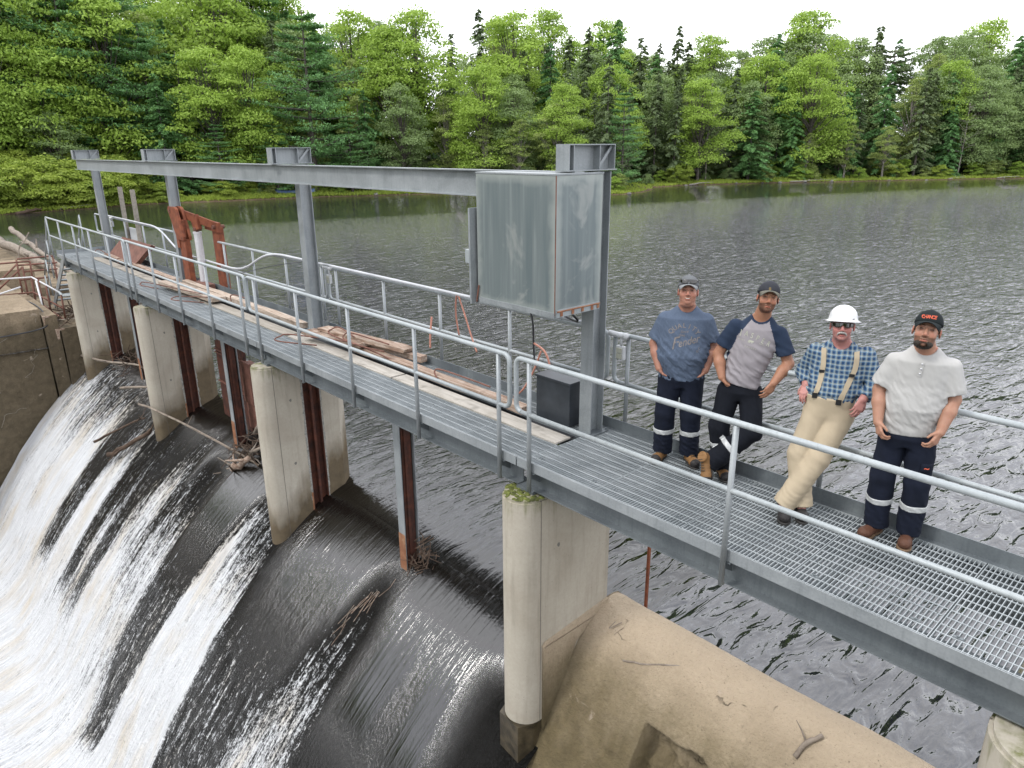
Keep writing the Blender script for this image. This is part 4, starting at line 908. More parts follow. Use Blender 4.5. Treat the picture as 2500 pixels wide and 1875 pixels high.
        if g('beard'):
            lvl, colb = cfg['beard'][:2]; jawl = (z < -0.062-0.35*np.clip(0.045-x, -0.05, 0.0)) | (x > 0.05) & (z < -0.045); side = (z < -0.050) & (x > 0.030) | (z < -0.083) | ((x > 0.058) & (z < -0.02) & (y < 0.05) & (y > -0.01))
            mo = (np.abs(z+0.0555) < 0.0065) & (x < 0.030) & (y > 0.08); go = (x > 0.024) & (x < 0.036) & (z < -0.05) & (z > -0.09) & (y > 0.06)
            m = (side | mo | go) & (z > -0.135) & (y > -0.01); blend(m*lvl, colb)
        return c
    body_o = P.mesh('body', body, cfg['lo'], cfg['hi'], 0.0048, 'skin', paint, it=1)
    if g('beard') and len(cfg['beard']) > 2:   # full chin beard as hair of its own
        def bd(X):
            Q = toh(X); d = ell(Q, (0, 0.040, -0.097), (0.059, 0.060, 0.036)); d = smax(d, -(0.066-0.0-np.abs(Q[:, 2]+0.150)) if False else Q[:, 2]+0.082-0.5*np.clip(np.abs(Q[:, 0])-0.018, 0, 1), 0.006); d = smax(d, -(head_sdf(Q)+0.004), 0.004); d = smax(d, -Q[:, 1]-0.005, 0.01); return d+folds(Q, 0.004, 260, 3, (1, 0.1, 0.2))
        c = HC; P.mesh('beard', bd, c-0.16, c+0.12, 0.004, 'hair_dark', it=0)
    if g('moustache'):
        def ms(X):
            Q = toh(X); Qs = Q.copy(); Qs[:, 0] = np.abs(Q[:, 0]); d = rcone(Qs, (0.004, 0.103, -0.0535), (0.024, 0.092, -0.060), 0.0085, 0.007); return np.minimum(d, rcone(Qs, (0.024, 0.092, -0.060), (0.033, 0.080, -0.076), 0.007, 0.004))+folds(Q, 0.002, 300, 5, (1, 0, 0.3))
        P.mesh('moustache', ms, HC-0.12, HC+0.12, 0.0035, 'hair_white', it=0)
    if g('smile'):
        rows = [[fr(A(x, 0.0985-18*x*x, -0.0675+6*x*x+dz_).reshape(1, 3))[0] for x in np.linspace(-0.017, 0.017, 7)] for dz_ in (-0.004*1, 0.002)]
        P.grid('teeth', np.array(rows), 'teeth')
    # shirt ---------------------------------------------------------
    C, a, b, y = spine(g('loose', 0.0)); hem = cfg['hem']; slv = cfg['sleeve']
    def shirt(X):
        d = loft(X, C, a, b, y); z = X[:, 2]
        for s in 'LR':
            p, e, w, h = arms[s]; ax = unit(e-p)
            if slv < 1.2:
                end = p+(e-p)*slv; r1 = g('sl_r', 0.085); sd = rcone(X, p+A(0, 0, -0.012), end+ax*0.04, ar[0]+0.010, r1); sd = np.maximum(sd, (X-end)@ax.astype(np.float32)); d = smin(d, sd, 0.030)
            else:
                c2 = w+(e-w)*0.12; sd = rcone(X, p, e, ar[0]+0.020, ar[1]+0.020); sd = smin(sd, rcone(X, e, c2, ar[1]+0.021, ar[3]+0.020), 0.02); sd = np.maximum(sd, (X-c2)@unit(w-e).astype(np.float32)); d = smin(d, sd, 0.030)
        amp = g('fold', 0.010); f = folds(X, amp, 34, cfg['seed'], (0.5, 0.1, 0.8))+folds(X, amp*0.6, 80, cfg['seed']+9, (0.8, 0.2, 0.6)); lowz = np.clip((che[2]+0.12-z)/0.25, 0.25, 1); d = d+f*lowz
        d = smax(d, (X-hem[0])@unit(np.array(hem[1])).astype(np.float32), 0.006)
        nn = nb+A(0, 0.045, 0.055); return smax(d, -ell(X, nn, g('neckhole', (0.082, 0.088, 0.085))), 0.008)
    cm = None; mats = cfg['shirt_mat']
    P.mesh('shirt', shirt, cfg['lo'], cfg['hi'], 0.0065, mats, it=1)
    if g('raglan'):
        me = P.t.children[-1].data; V = np.zeros(len(me.vertices)*3, np.float32); me.vertices.foreach_get('co', V); V = V.reshape(-1, 3); L = np.stack([V@P.U, V@P.W, V[:, 2]], 1)
        fc = np.zeros(len(me.polygons)*4, np.int32); me.loops.foreach_get('vertex_index', fc); cen = L[fc.reshape(-1, 4)].mean(1)
        ax = unit(J['neck']-J['pelvis']); lat = (cen-J['neck'])@P_lat(J); hgt = (cen-J['neck'])@ax
        seam = 0.075+0.52*np.clip(-hgt-0.02, 0, 0.32)
        out = (np.abs(lat) > seam) & (hgt > -0.34); rr = np.linalg.norm((cen-(nb+A(0, 0.045, 0.055)))/A(*g('neckhole', (0.082, 0.088, 0.085))), axis=1)
        out |= rr < 1.24
        for s in 'LR':
            p, e = arms[s][0], arms[s][1]; out |= (rcone(cen, p+(e-p)*0.15, e, 0.095, 0.095) < 0) & (np.abs(lat) > 0.17)
        me.polygons.foreach_set('material_index', out.astype(np.int32))
    # trousers ------------------------------------------------------
    LK = lr; wl = g('waist', pel[2]+0.07)
    def trousers(X):
        Cp = [pel+A(0, 0, -0.15), pel+A(0, 0, -0.08), pel+A(0, 0, 0.0 if g('tuck') is None else 0.08)]; d = loft(X, Cp, np.array([tw_[0]*0.86, tw_[0]+0.004, tw_[1]+g('tuck', -0.022)]), np.array([td_[0]*0.86, td_[0]+0.004, td_[1]+g('tuck', -0.022)]), np.full(3, ya)); d = smax(d, X[:, 2]-wl, 0.004); legs = None
        for s in 'LR':
            l, k, an = J['l'+s], J['k'+s], J['a'+s]; e = an-unit(k-an)*0.022
            q = smin(rcone(X, l+A(0, 0, -0.03), k, lr[0], lr[1]+0.006), rcone(X, k, e, lr[1]+0.006, lr[2]+0.008), 0.02); q = np.maximum(q, (X-e)@unit(an-k).astype(np.float32)); legs = q if legs is None else smin(legs, q, 0.012)
        d = smin(d, legs, 0.035); z = X[:, 2]; kn = J['kL'][2]
        f = folds(X, g('pfold', 0.009), 26, cfg['seed']+3, (0.9, 0.2, 0.35))*np.clip(1.25-np.abs(z-kn)*1.6, 0.4, 1)+folds(X, 0.005, 60, cfg['seed']+5, (0.55, 0.1, 0.8))*np.clip(1.1-np.abs(z-0.16)*3, 0.15, 1); return d+f
    P.mesh('trousers', trousers, cfg['lo'], (cfg['hi'][0], cfg['hi'][1], wl+0.05), 0.0065, cfg['pants_mat'], it=1)
    if g('band'):
        for s in 'LR':
            k, an = J['k'+s], J['a'+s]; ax = unit(an-k).astype(np.float32); cc = k+(an-k)*cfg['band'][s]
            P.mesh('reflective_band', lambda X: np.maximum(trousers(X)-0.0035, np.maximum(np.abs((X-cc)@ax)-0.024, np.linalg.norm(X-cc, axis=1)-0.13)), cc-0.15, cc+0.15, 0.005, 'reflective', it=0)
    # boots ---------------------------------------------------------
    for s in 'LR':
        an, t = J['a'+s], J['t'+s]; up = np.array(cfg.get('footup', {}).get(s, (0, 0, 1)), np.float32); fd = t-an; fd = unit(fd-up*(fd@up)); sd_ = np.cross(fd, up); M = np.stack([sd_, fd, up], 1).astype(np.float32); L = 0.30; c0 = t-fd*L*0.5*0.98+up*0.0
        base = t-fd*0.14
        def boot(X):
            q = (X-base)@M; d = ell(q, (0, 0.075, 0.048), (0.052, 0.070, 0.046)); d = smin(d, ell(q, (0, -0.02, 0.050), (0.044, 0.105, 0.048)), 0.02); d = smin(d, rcone(q, (0, -0.075, 0.05), (0, -0.085, 0.135), 0.047, 0.052), 0.025); d = smax(d, 0.016-q[:, 2], 0.004); d = smax(d, q[:, 2]-g('boot_h', 0.15), 0.006); return d+folds(q, 0.003, 90, 2, (0, 1, 0.3))
        P.mesh('boot', boot, base-0.26, base+0.26, 0.0055, cfg['boot_mat'], it=1)
        bo = P.t.children[-1]
        def sole(X):
            q = (X-base)@M; w = 0.040+0.014*np.exp(-((q[:, 1]-0.075)/0.06)**2); r = np.sqrt((q[:, 0]/w)**2+(np.maximum(np.abs(q[:, 1]-0.0)-0.085, 0)/0.062)**2)-1; return np.maximum(r*0.04, np.abs(q[:, 2]-0.009)-0.010)
        P.mesh('sole', sole, base-0.2, base+0.2, 0.005, cfg['sole_mat'], it=0, parent=bo)
        if g('toecap'):
            P.mesh('toe_cap', lambda X: np.maximum(boot(X)-0.003, 0.098-((X-base)@M)[:, 1]), base-0.2, base+0.2, 0.005, 'boot_black', it=0, parent=bo)
        if g('laces'):
            rows = []
            for i in range(5):
                yv = 0.045-0.024*i; zv = 0.098+0.011*i; rows.append([base+M@np.array([x, yv, zv-0.25*abs(x)]) for x in (-0.02, 0, 0.02)])
            m = MB()
            for r_ in rows: m.tube([tuple(v) for v in P.tw(np.array(r_))], 0.0035, 4)
            me = bpy.data.meshes.new('laces'); me.from_pydata(m.v, [], m.f); me.update(); link_mesh('laces', me, 'boot_black', bo)
    # head wear -----------------------------------------------------
    if g('cap'):
        cmat, bmat = cfg['cap']; rows = []
        for i in range(11):
            ph = math.pi/2*(1-i/10)*1.0; rows.append([fr(A(0.087*math.cos(ph)**0.85*math.cos(a_), -0.012+0.108*math.cos(ph)**0.85*math.sin(a_), 0.038+0.096*math.sin(ph)*(1+0.06*math.sin(a_))+0.010*math.sin(a_)*(1-math.sin(ph))).reshape(1, 3))[0] for a_ in np.linspace(0, 2*math.pi, 33)])
        hat = P.grid('cap', np.array(rows), cmat, thick=0.004); V = np.array(rows).reshape(-1, 3)
        P.bvh['cap'] = BVHTree.FromPolygons([tuple(v) for v in V], [(r*33+c, r*33+c+1, (r+1)*33+c+1, (r+1)*33+c) for r in range(10) for c in range(32)])
        rows = []
        for i in range(7):
            k = i/6; rows.append([fr(A(x*(0.080-0.010*k), 0.060+math.sqrt(max(0, 1-(x*0.92)**2))*(0.030+0.056*k), 0.056-0.034*abs(x)**2.2*(0.6+0.8*k)-0.010*k).reshape(1, 3))[0] for x in np.linspace(-1, 1, 17)])
        P.grid('brim', np.array(rows), bmat, hat, thick=0.004)
        m = MB(); m.ball(tuple(P.tw(fr(A(0, -0.012, 0.134).reshape(1, 3)))[0]), 0.006, 6, 4); me = bpy.data.meshes.new('button'); me.from_pydata(m.v, [], m.f); me.update(); link_mesh('button', me, cmat, hat)
        P.hat = hat
    if g('hardhat'):
        rows = []
        prof = [(0.0, 0.150), (0.030, 0.148), (0.055, 0.140), (0.078, 0.122), (0.094, 0.098), (0.103, 0.070), (0.107, 0.045), (0.110, 0.040), (0.122, 0.033), (0.132, 0.030), (0.133, 0.027), (0.124, 0.028), (0.108, 0.036)]
        for r_, z_ in prof:
            row = []
            for a_ in np.linspace(0, 2*math.pi, 49):
                rid = 0.0045*math.exp(-(math.cos(a_)*r_/0.018)**2)*(1 if z_ > 0.06 else 0)+0.003*math.exp(-((abs(math.cos(a_)*r_)-0.032)/0.008)**2)*(1 if z_ > 0.07 else 0)
                row.append(fr(A(r_*math.cos(a_)*0.97, -0.010+r_*math.sin(a_)*1.14, z_+rid-0.006*(math.sin(a_) < 0)).reshape(1, 3))[0])
            rows.append(row)
        hat = P.grid('hard_hat', np.array(rows), 'hat_white'); P.hat = hat
        V = np.array(rows).reshape(-1, 3); P.bvh['cap'] = BVHTree.FromPolygons([tuple(v) for v in V], [(r*49+c, r*49+c+1, (r+1)*49+c+1, (r+1)*49+c) for r in range(12) for c in range(48)])
    def glasses(cz, cy_, name='sunglasses'):
        V, F = [], []
        rows = []
        for zf in np.linspace(-1, 1, 7):
            row = []
            for x in np.linspace(-0.070, 0.070, 31):
                top = 0.016; bot = -0.021+0.020*math.exp(-(x/0.012)**2)+0.012*(abs(x)/0.07)**4; z_ = cz+(top*(0.5+0.5*zf)+bot*(0.5-0.5*zf)); y_ = cy_-3.6*x*x-60*abs(x)**4*6; row.append(fr(A(x, y_, z_).reshape(1, 3))[0])
            rows.append(row)
        gl = P.grid(name, np.array(rows), 'lens_dark', thick=0.003)
        for sx in (-1, 1):
            m = MB(); m.tube([tuple(v) for v in P.tw(np.array([fr(A(sx*0.070, cy_-0.024, cz+0.008).reshape(1, 3))[0], fr(A(sx*0.083, 0.0, cz+0.008).reshape(1, 3))[0], fr(A(sx*0.084, -0.03, cz).reshape(1, 3))[0]]))], 0.003, 5); me = bpy.data.meshes.new('temple'); me.from_pydata(m.v, [], m.f); me.update(); link_mesh('temple', me, 'buckle', gl)
        return gl
    if g('glasses'): glasses(*cfg['glasses'])
    return trousers, shirt, fr
def P_lat(J):
    v = unit(J['sR']-J['sL']); return v.astype(np.float32)
SKR, SKT, SKP, SKB = (0.47, 0.235, 0.165), (0.43, 0.215, 0.130), (0.55, 0.26, 0.23), (0.48, 0.26, 0.175)
LOHI = dict(lo=(-0.55, -0.75, -0.03), hi=(0.75, 0.42, 1.92))
p1 = Person('man in a faded blue printed t-shirt, sunglasses on his cap, hands in pockets, leftmost', (-3.654, 1.102, 0.0), (0.552, -0.834),
    dict(pelvis=(0, -.12, .92), chest=(-.01, -.13, 1.29), neck=(0.005, -.12, 1.53), head=(0.005, -.07, 1.70), sL=(-.19, -.13, 1.43), sR=(.19, -.13, 1.43), eL=(-.275, -.16, 1.16), eR=(.27, -.16, 1.17), wL=(-.215, -.04, .95), wR=(.215, -.04, .955), hL=(-.15, -.075, .885), hR=(.15, -.075, .89),
         lL=(-.10, -.12, .86), lR=(.10, -.12, .86), kL=(-.135, -.07, .48), kR=(.11, -.07, .48), aL=(-.135, -.09, .10), aR=(.12, -.08, .10), tL=(-.20, .10, 0), tR=(.20, .13, 0)))
c1 = dict(LOHI, head_rot=(0.0, RAD(14), 0.0), yaw=0.0, tw=(.185, .205, .232, .222), td=(.125, .145, .165, .140), belly=0.03, arm=(.058, .048, .049, .031), leg=(.112, .083, .078), neck=0.068, fat=1.0, skin=SKR, hair=(0.06, 0.035, 0.02), brow=(0.16, 0.08, 0.05), thumb=dict(L=-1, R=1), curl=dict(L=0.3, R=0.3), palm=dict(L=(1, 0, 0), R=(-1, 0, 0)),
          hem=((0, 0, .845), (0, 0, -1)), sleeve=0.80, sl_r=0.092, loose=0.004, seed=1, shirt_mat='tee_blue', pants_mat='work_navy', band=dict(L=.44, R=.44), boot_mat='boot_tan', sole_mat='sole_dark', toecap=True, laces=True, cap=('cap_grey', 'brim_pale'), glasses=(0.078, 0.112), smile=True, fold=0.011)
build_person(p1, c1)
it = []
for i, ch in enumerate("QUALITY"):
    a = RAD(52-17.3*i); it.append(dict(body=ch, u=-0.005-0.150*math.sin(a), z=1.235+0.155*math.cos(a), size=0.062, rot=a, bold=0.012))
it += [dict(body='Since', u=-.005, z=1.335, size=0.036, rot=RAD(8), shear=0.4), dict(body='1946', u=-.025, z=1.298, size=0.030, rot=RAD(2), bold=0.01), dict(body='F', u=-.095, z=1.215, size=0.15, rot=RAD(16), shear=0.5, bold=0.004, sx=0.9), dict(body='ender', u=.035, z=1.245, size=0.098, rot=RAD(17), shear=0.45, bold=0.01, sx=0.85), dict(body='C', u=.14, z=1.18, size=0.03), dict(body='O', u=.125, z=1.155, size=0.03)]
p1.texts('shirt_print', 'shirt', it, 'print_tan')
p1.texts('cap_badge', 'cap', [dict(body='o', u=0.005, z=1.80, size=0.03, bold=0.05)], 'print_white', p1.hat)
p2 = Person('bearded man in grey t-shirt with navy sleeves, elbow on the rail, ankles crossed', (-3.178, 1.064, 0.0), (0.502, -0.865),
    dict(pelvis=(.145, -.17, .92), chest=(.215, -.20, 1.27), neck=(.262, -.20, 1.525), head=(.30, -.14, 1.715), sL=(.055, -.19, 1.45), sR=(.435, -.20, 1.40), eL=(-.075, -.20, 1.165), eR=(.53, -.16, 1.13), wL=(-.025, -.09, .975), wR=(.415, .0, .985), hL=(.045, -.12, .90), hR=(.37, .035, .915),
         lL=(.055, -.17, .86), lR=(.24, -.17, .85), kL=(-.01, -.10, .49), kR=(.275, -.02, .50), aL=(.05, -.13, .10), aR=(-.06, .06, .185), tL=(.10, .06, 0), tR=(-.055, .175, .035)))
c2 = dict(LOHI, head_rot=(RAD(-4), RAD(13), RAD(5)), yaw=RAD(6), tw=(.160, .160, .168, .196), td=(.112, .112, .120, .125), arm=(.054, .046, .047, .030), leg=(.104, .080, .076), skin=SKT, hair=(0.03, 0.02, 0.013), brow=(0.07, 0.035, 0.02), beard=(0.72, (0.075, 0.04, 0.026)), thumb=dict(L=-1, R=-1), curl=dict(L=0.3, R=0.45), palm=dict(L=(1, 0, 0), R=(-.5, -.4, -.3)),
          hem=((.16, 0, .905), (-0.22, 0, -1)), sleeve=0.72, sl_r=0.085, seed=4, shirt_mat=['tee_grey', 'raglan_navy'], raglan=True, pants_mat='work_black', band=dict(L=.40, R=.50), boot_mat='boot_tan', sole_mat='sole_dark', toecap=True, laces=True, cap=('cap_charcoal', 'brim_tan'), footup=dict(R=(-0.55, 0.75, 0.45)), fold=0.010, waist=.985, boot_h=0.125)
build_person(p2, c2)
it = [dict(body=ch, u=.105+.047*i, z=1.40-0.006*i-0.0022*i*i, size=0.066, rot=RAD(-4-4.5*i), sx=0.72, bold=0.006) for i, ch in enumerate("JASPER")]
it += [dict(body=ch, u=.150+.018*i, z=1.283-0.004*i, size=0.018, rot=RAD(-12)) for i, ch in enumerate("CANADA")]+[dict(body='ROCKY', u=.115, z=1.337, size=0.017, rot=RAD(-8)), dict(body='PARK', u=.285, z=1.31, size=0.017, rot=RAD(-14))]
p2.texts('shirt_print', 'shirt', it, 'print_cream')
bear_ = [(-.024, .002), (-.020, .012), (-.008, .014), (.002, .012), (.012, .011), (.018, .008), (.025, .005), (.024, .000), (.016, -.001), (.013, -.004), (.014, -.014), (.006, -.014), (.005, -.006), (-.004, -.005), (-.007, -.014), (-.015, -.014), (-.014, -.006), (-.020, -.014), (-.026, -.013)]
vs = [p2.hitp('shirt', .195+x*math.cos(.15)+z*math.sin(.15), 1.328-x*math.sin(.15)+z*math.cos(.15), off=0.003) for x, z in bear_]
if all(v is not None for v in vs): p2.raw('bear_print', vs, [tuple(range(len(vs)))], 'print_cream')
p2.texts('cap_badge', 'cap', [dict(body='Y', u=.305, z=1.795, size=0.034, bold=0.02), dict(body='v', u=.304, z=1.815, size=0.03, bold=0.02)], 'print_gold', p2.hat)
m_plaid('plaid', (0.402, -0.915))
p3 = Person('older man in white hard hat, plaid shirt and khaki trousers leaning back on the rail', (-2.347, 0.926, 0.0), (0.402, -0.915),
    dict(pelvis=(.17, -.30, .93), chest=(.195, -.38, 1.21), neck=(.20, -.41, 1.425), head=(.185, -.35, 1.592), sL=(.02, -.43, 1.335), sR=(.395, -.40, 1.345), eL=(-.06, -.50, 1.135), eR=(.485, -.34, 1.13), wL=(-.025, -.34, 1.06), wR=(.405, -.20, 1.03), hL=(-.035, -.27, 1.00), hR=(.375, -.15, .96),
         lL=(.09, -.29, .88), lR=(.26, -.29, .87), kL=(-.01, -.17, .50), kR=(.135, -.12, .50), aL=(.055, -.05, .10), aR=(-.075, .02, .11), tL=(.09, .13, 0), tR=(-.05, .20, 0)))
c3 = dict(LOHI, head_rot=(0.0, RAD(11), RAD(-1)), yaw=RAD(8), tw=(.165, .172, .190, .196), td=(.118, .120, .140, .130), belly=0.02, arm=(.050, .044, .044, .029), leg=(.108, .080, .074), skin=SKP, hair=(0.40, 0.37, 0.34), brow=(0.35, 0.25, 0.22), thumb=dict(L=1, R=-1), curl=dict(L=0.55, R=0.55), palm=dict(L=(.3, -.8, -.3), R=(-.4, -.7, -.3)),
          hem=((0, 0, .985), (0, 0, -1)), sleeve=2.0, loose=0.006, seed=8, shirt_mat='plaid', pants_mat='khaki', boot_mat='boot_black', sole_mat='sole_dark', hardhat=True, glasses=(0.004, 0.108), moustache=True, waist=1.02, tuck=0.008, fold=0.010, pfold=0.005, neckhole=(0.075, 0.080, 0.10))
build_person(p3, c3)
for path, w_ in (([(.075, 1.385), (.085, 1.27), (.075, 1.12), (.05, 1.02)], .036), ([(.315, 1.385), (.318, 1.27), (.275, 1.12), (.235, 1.00)], .038)):
    rb = p3.ribbon('suspender', 'shirt', path, w_, 'suspender', 0.009)
    for (u, z), hh in (((path[1][0]*0.6+path[2][0]*0.4, path[1][1]*0.6+path[2][1]*0.4), 0.012), (path[-1], 0.022)):
        q = p3.hitp('shirt', u, z, off=0.014)
        if q is not None:
            vs = [q+np.array((a*w_*0.55, 0, b*hh)) for a, b in ((-1, -1), (1, -1), (1, 1), (-1, 1))]; vs += [v+np.array((0, .007, 0)) for v in vs]; p3.raw('buckle', vs, [(0, 3, 2, 1), (4, 5, 6, 7), (0, 1, 5, 4), (1, 2, 6, 5), (2, 3, 7, 6), (3, 0, 4, 7)], 'buckle', rb)
for s_ in (-1, 1):   # collar
    rows = [[np.array([.20+s_*(0.02+0.052*k), -.335-0.05*k+0.012*j, 1.345+0.075*k-0.045*j*(1-0.1*k)]) for j in (0, 1)] for k in np.linspace(0, 1, 6)]
    p3.grid('collar', np.array(rows), 'plaid', thick=0.004)
rows = [[np.array([.17+a*.155, -.30+math.sqrt(max(0, 1-a*a))*.128, z_]) for a in np.linspace(-1, 1, 17)] for z_ in (.975, 1.015)]
p3.grid('waistband', np.array(rows), 'khaki', thick=0.006)
p3.texts('hat_mark', 'cap', [dict(body='-', u=.255, z=1.665, size=0.04, bold=0.03)], 'buckle', p3.hat)
p4 = Person('bearded man in pale grey henley and black cap with orange lettering, standing rightmost', (-1.665, 1.078, 0.0), (0.29, -0.957),
    dict(pelvis=(.03, -.12, .94), chest=(.05, -.13, 1.31), neck=(.05, -.11, 1.545), head=(.035, -.06, 1.70), sL=(-.135, -.13, 1.44), sR=(.235, -.13, 1.445), eL=(-.205, -.13, 1.19), eR=(.285, -.13, 1.19), wL=(-.175, .0, .965), wR=(.235, .0, .965), hL=(-.15, .045, .895), hR=(.205, .045, .89),
         lL=(-.06, -.12, .88), lR=(.125, -.12, .88), kL=(-.085, -.07, .51), kR=(.155, -.07, .51), aL=(-.075, -.09, .10), aR=(.155, -.08, .10), tL=(-.165, .085, 0), tR=(.14, .12, 0)))
c4 = dict(LOHI, head_rot=(RAD(2), RAD(15), RAD(4)), yaw=0.0, tw=(.165, .180, .190, .192), td=(.118, .125, .140, .125), belly=0.02, arm=(.053, .046, .047, .030), leg=(.100, .078, .074), skin=SKB, hair=(0.05, 0.03, 0.018), brow=(0.09, 0.045, 0.025), beard=(0.6, (0.09, 0.05, 0.03), True), jaw=1.08, neck=0.062, thumb=dict(L=-1, R=1), curl=dict(L=0.75, R=0.70), palm=dict(L=(.8, -.5, 0), R=(-.8, -.5, 0)),
          hem=((0, 0, .89), (0.05, 0, -1)), sleeve=0.82, sl_r=0.092, seed=12, shirt_mat='henley', pants_mat='work_navy', band=dict(L=.47, R=.47), boot_mat='boot_brown', sole_mat='sole_tan', cap=('cap_black', 'cap_black'), fold=0.007, boot_h=0.16)
build_person(p4, c4)
p4.texts('cap_lettering', 'cap', [dict(body=ch, u=-.002+.0150*i, z=1.806+0.004*math.sin(i*0.6), size=0.028, bold=0.03, rot=RAD(12-5*i)) for i, ch in enumerate("CHANCE")], 'print_orange', p4.hat)
p4.ribbon('placket', 'shirt', [(.045, 1.475), (.042, 1.42), (.038, 1.365)], .028, 'henley', 0.005)
for z_ in (1.46, 1.425, 1.388):
    q = p4.hitp('shirt', .045-(1.475-z_)*0.07, z_, off=0.010)
    if q is not None:
        m = MB(); m.ball(tuple(p4.tw(q.reshape(1, 3))[0]), 0.0065, 7, 5, (1, 1, 1)); me = bpy.data.meshes.new('button'); me.from_pydata(m.v, [], m.f); me.update(); link_mesh('button', me, 'white_plastic', p4.t)
rows = []
for z_ in np.linspace(.70, .63, 4):
    r_ = [p4.hitp('trousers', u_, z_, off=0.010) for u_ in np.linspace(.155, .225, 5)]
    if all(v is not None for v in r_): rows.append(r_)
if len(rows) > 1:
    fl = p4.grid('pocket_flap', np.array(rows), 'work_navy', thick=0.003); p4.texts('pocket_tag', 'trousers', [dict(body='~', u=.190, z=.665, size=0.05, bold=0.04, off=0.014)], 'print_orange', fl)
# ================================================================== WATER
NR = np.random.RandomState(11)
def make_water_mats():
    # pond: dark peaty water with wind ripples
    def ripples(t):
        p1 = t.pos('world', (1.0, 0.36, 1.0), (0, 0, RAD(-42))); p2 = t.pos('world', (1.0, 0.5, 1.0), (0, 0, RAD(-58)))
        a = t.noise(p1, 1.5, 3, 0.5, 0.5); b = t.noise(p2, 5.2, 4, 0.58, 0.6); c = t.noise(p1, 16.0, 3, 0.6, 0.4)
        an = t.noise(t.pos('world', (1.0, 0.30, 1.0), (0, 0, RAD(-40))), 1.5, 2, 0.45, 0.9); bn = t.noise(t.pos('world', (1.0, 0.34, 1.0), (0, 0, RAD(-52))), 4.2, 2, 0.5, 1.1)
        hn = t.math('ADD', t.math('MULTIPLY', an, 1.0), t.math('ADD', t.math('MULTIPLY', bn, 0.48), t.math('MULTIPLY', c, 0.06)))
        calm = t.range(t.noise(t.pos('world'), 0.045, 3, 0.5), 0.35, 0.62, 0.75, 1.15)
        pk = t.math('POWER', t.range(b, 0.42, 0.80), 1.5); pc = t.math('MULTIPLY', c, t.range(b, 0.45, 0.62, 0.25, 1.0))
        h = t.math('ADD', t.math('MULTIPLY', a, 0.55), t.math('MULTIPLY', pk, 0.42)); h = t.math('ADD', h, t.math('MULTIPLY', pc, 0.20))
        HX = h
        o = t.sep(t.pos('world')); far = t.math('ADD', t.math('MULTIPLY', o[0], -0.85), t.math('MULTIPLY', o[1], 0.22))
        lee = t.range(far, 28.0, 54.0, 1.0, 0.03)
        ff = t.range(far, 6.0, 26.0, 0.0, 1.0)
        h = t.math('ADD', t.math('MULTIPLY', t.math('MULTIPLY', h, 0.78), ff), t.math('MULTIPLY', t.math('MULTIPLY', hn, 0.26), t.math('SUBTRACT', 1.0, ff)))
        return t.math('MULTIPLY', t.math('MULTIPLY', h, calm), lee)
    t = NT('pond_water'); n = t.bump(ripples(t), 1.0, 1.0)
    t.b.inputs['IOR'].default_value = 1.95
    MAT['pond_water'] = t.fin((0.014, 0.015, 0.019), 0.012, 0.0, n)
    # spillway sheet: glassy dark water breaking into foam strands
    t = NT('spill_water'); uv = t.pos('uv')
    at = t.new('ShaderNodeAttribute', attribute_name='flow')
    s = t.new('ShaderNodeSeparateColor'); t.link(at.outputs['Color'], s.inputs[0])
    foam, rough = s.outputs[0], s.outputs[1]
    fine = t.noise(t.pos('uv', (1, 0.45, 1)), 17, 4, 0.62)
    grain = t.noise(t.pos('uv', (1, 0.6, 1)), 48, 3, 0.65)
    strk = t.noise(t.pos('uv', (1, 0.10, 1)), 9.0, 5, 0.62, 0.25)
    strk2 = t.noise(t.pos('uv', (1, 0.05, 1)), 26.0, 4, 0.6, 0.1)
    def w(n, k): return t.math('MULTIPLY', t.math('SUBTRACT', n, 0.5), k)
    nn = t.math('ADD', t.math('ADD', w(strk, 1.1), w(strk2, 0.9)), t.math('ADD', w(fine, 1.35), w(grain, 1.2)))
    m = t.math('ADD', foam, t.math('MULTIPLY', nn, t.math('MULTIPLY', t.range(foam, 0.02, 0.30, 0.25, 1.0), t.range(foam, 0.45, 0.9, 1.0, 0.55))))
    mask = t.range(m, 0.45, 0.80, 0.0, 1.0)
    tan = t.range(t.noise(t.pos('uv', (1, 0.35, 1)), 1.3, 4, 0.6, 0.3), 0.48, 0.68, 0.0, 0.75)
    fc = t.mix(tan, (0.70, 0.715, 0.73), (0.58, 0.49, 0.35))
    fc = t.mix(t.range(strk2, 0.36, 0.62, 0.6, 0.0), fc, (0.42, 0.43, 0.45))
    fc = t.mix(t.range(grain, 0.3, 0.55, 0.22, 0.0), fc, (0.40, 0.41, 0.42))
    foamsh = t.new('ShaderNodeBsdfPrincipled'); t.link(fc, foamsh.inputs['Base Color']); foamsh.inputs['Roughness'].default_value = 0.75
    foamsh.inputs['Specular IOR Level'].default_value = 0.2
    fb = t.bump(t.math('ADD', t.math('MULTIPLY', fine, 0.9), t.math('ADD', t.math('MULTIPLY', strk2, 0.9), t.math('MULTIPLY', grain, 0.35))), 0.9, 0.10)
    t.link(fb, foamsh.inputs['Normal'])
    gb = t.math('MULTIPLY', t.math('ADD', fine, t.math('MULTIPLY', grain, 0.5)), rough)
    lines = t.noise(t.pos('uv', (1, 0.035, 1)), 16.0, 4, 0.55, 0.15)
    gb = t.math('ADD', t.math('MULTIPLY', gb, 1.5), t.math('MULTIPLY', lines, 0.16))
    yv = t.sep(t.pos('world'))[1]
    hh = t.math('ADD', t.math('MULTIPLY', gb, 0.09), t.math('MULTIPLY', ripples(t), t.range(yv, 1.0, 3.2, 0.0, 1.0)))
    n = t.bump(hh, 1.0, 1.0)
    t.b.inputs['IOR'].default_value = 2.0
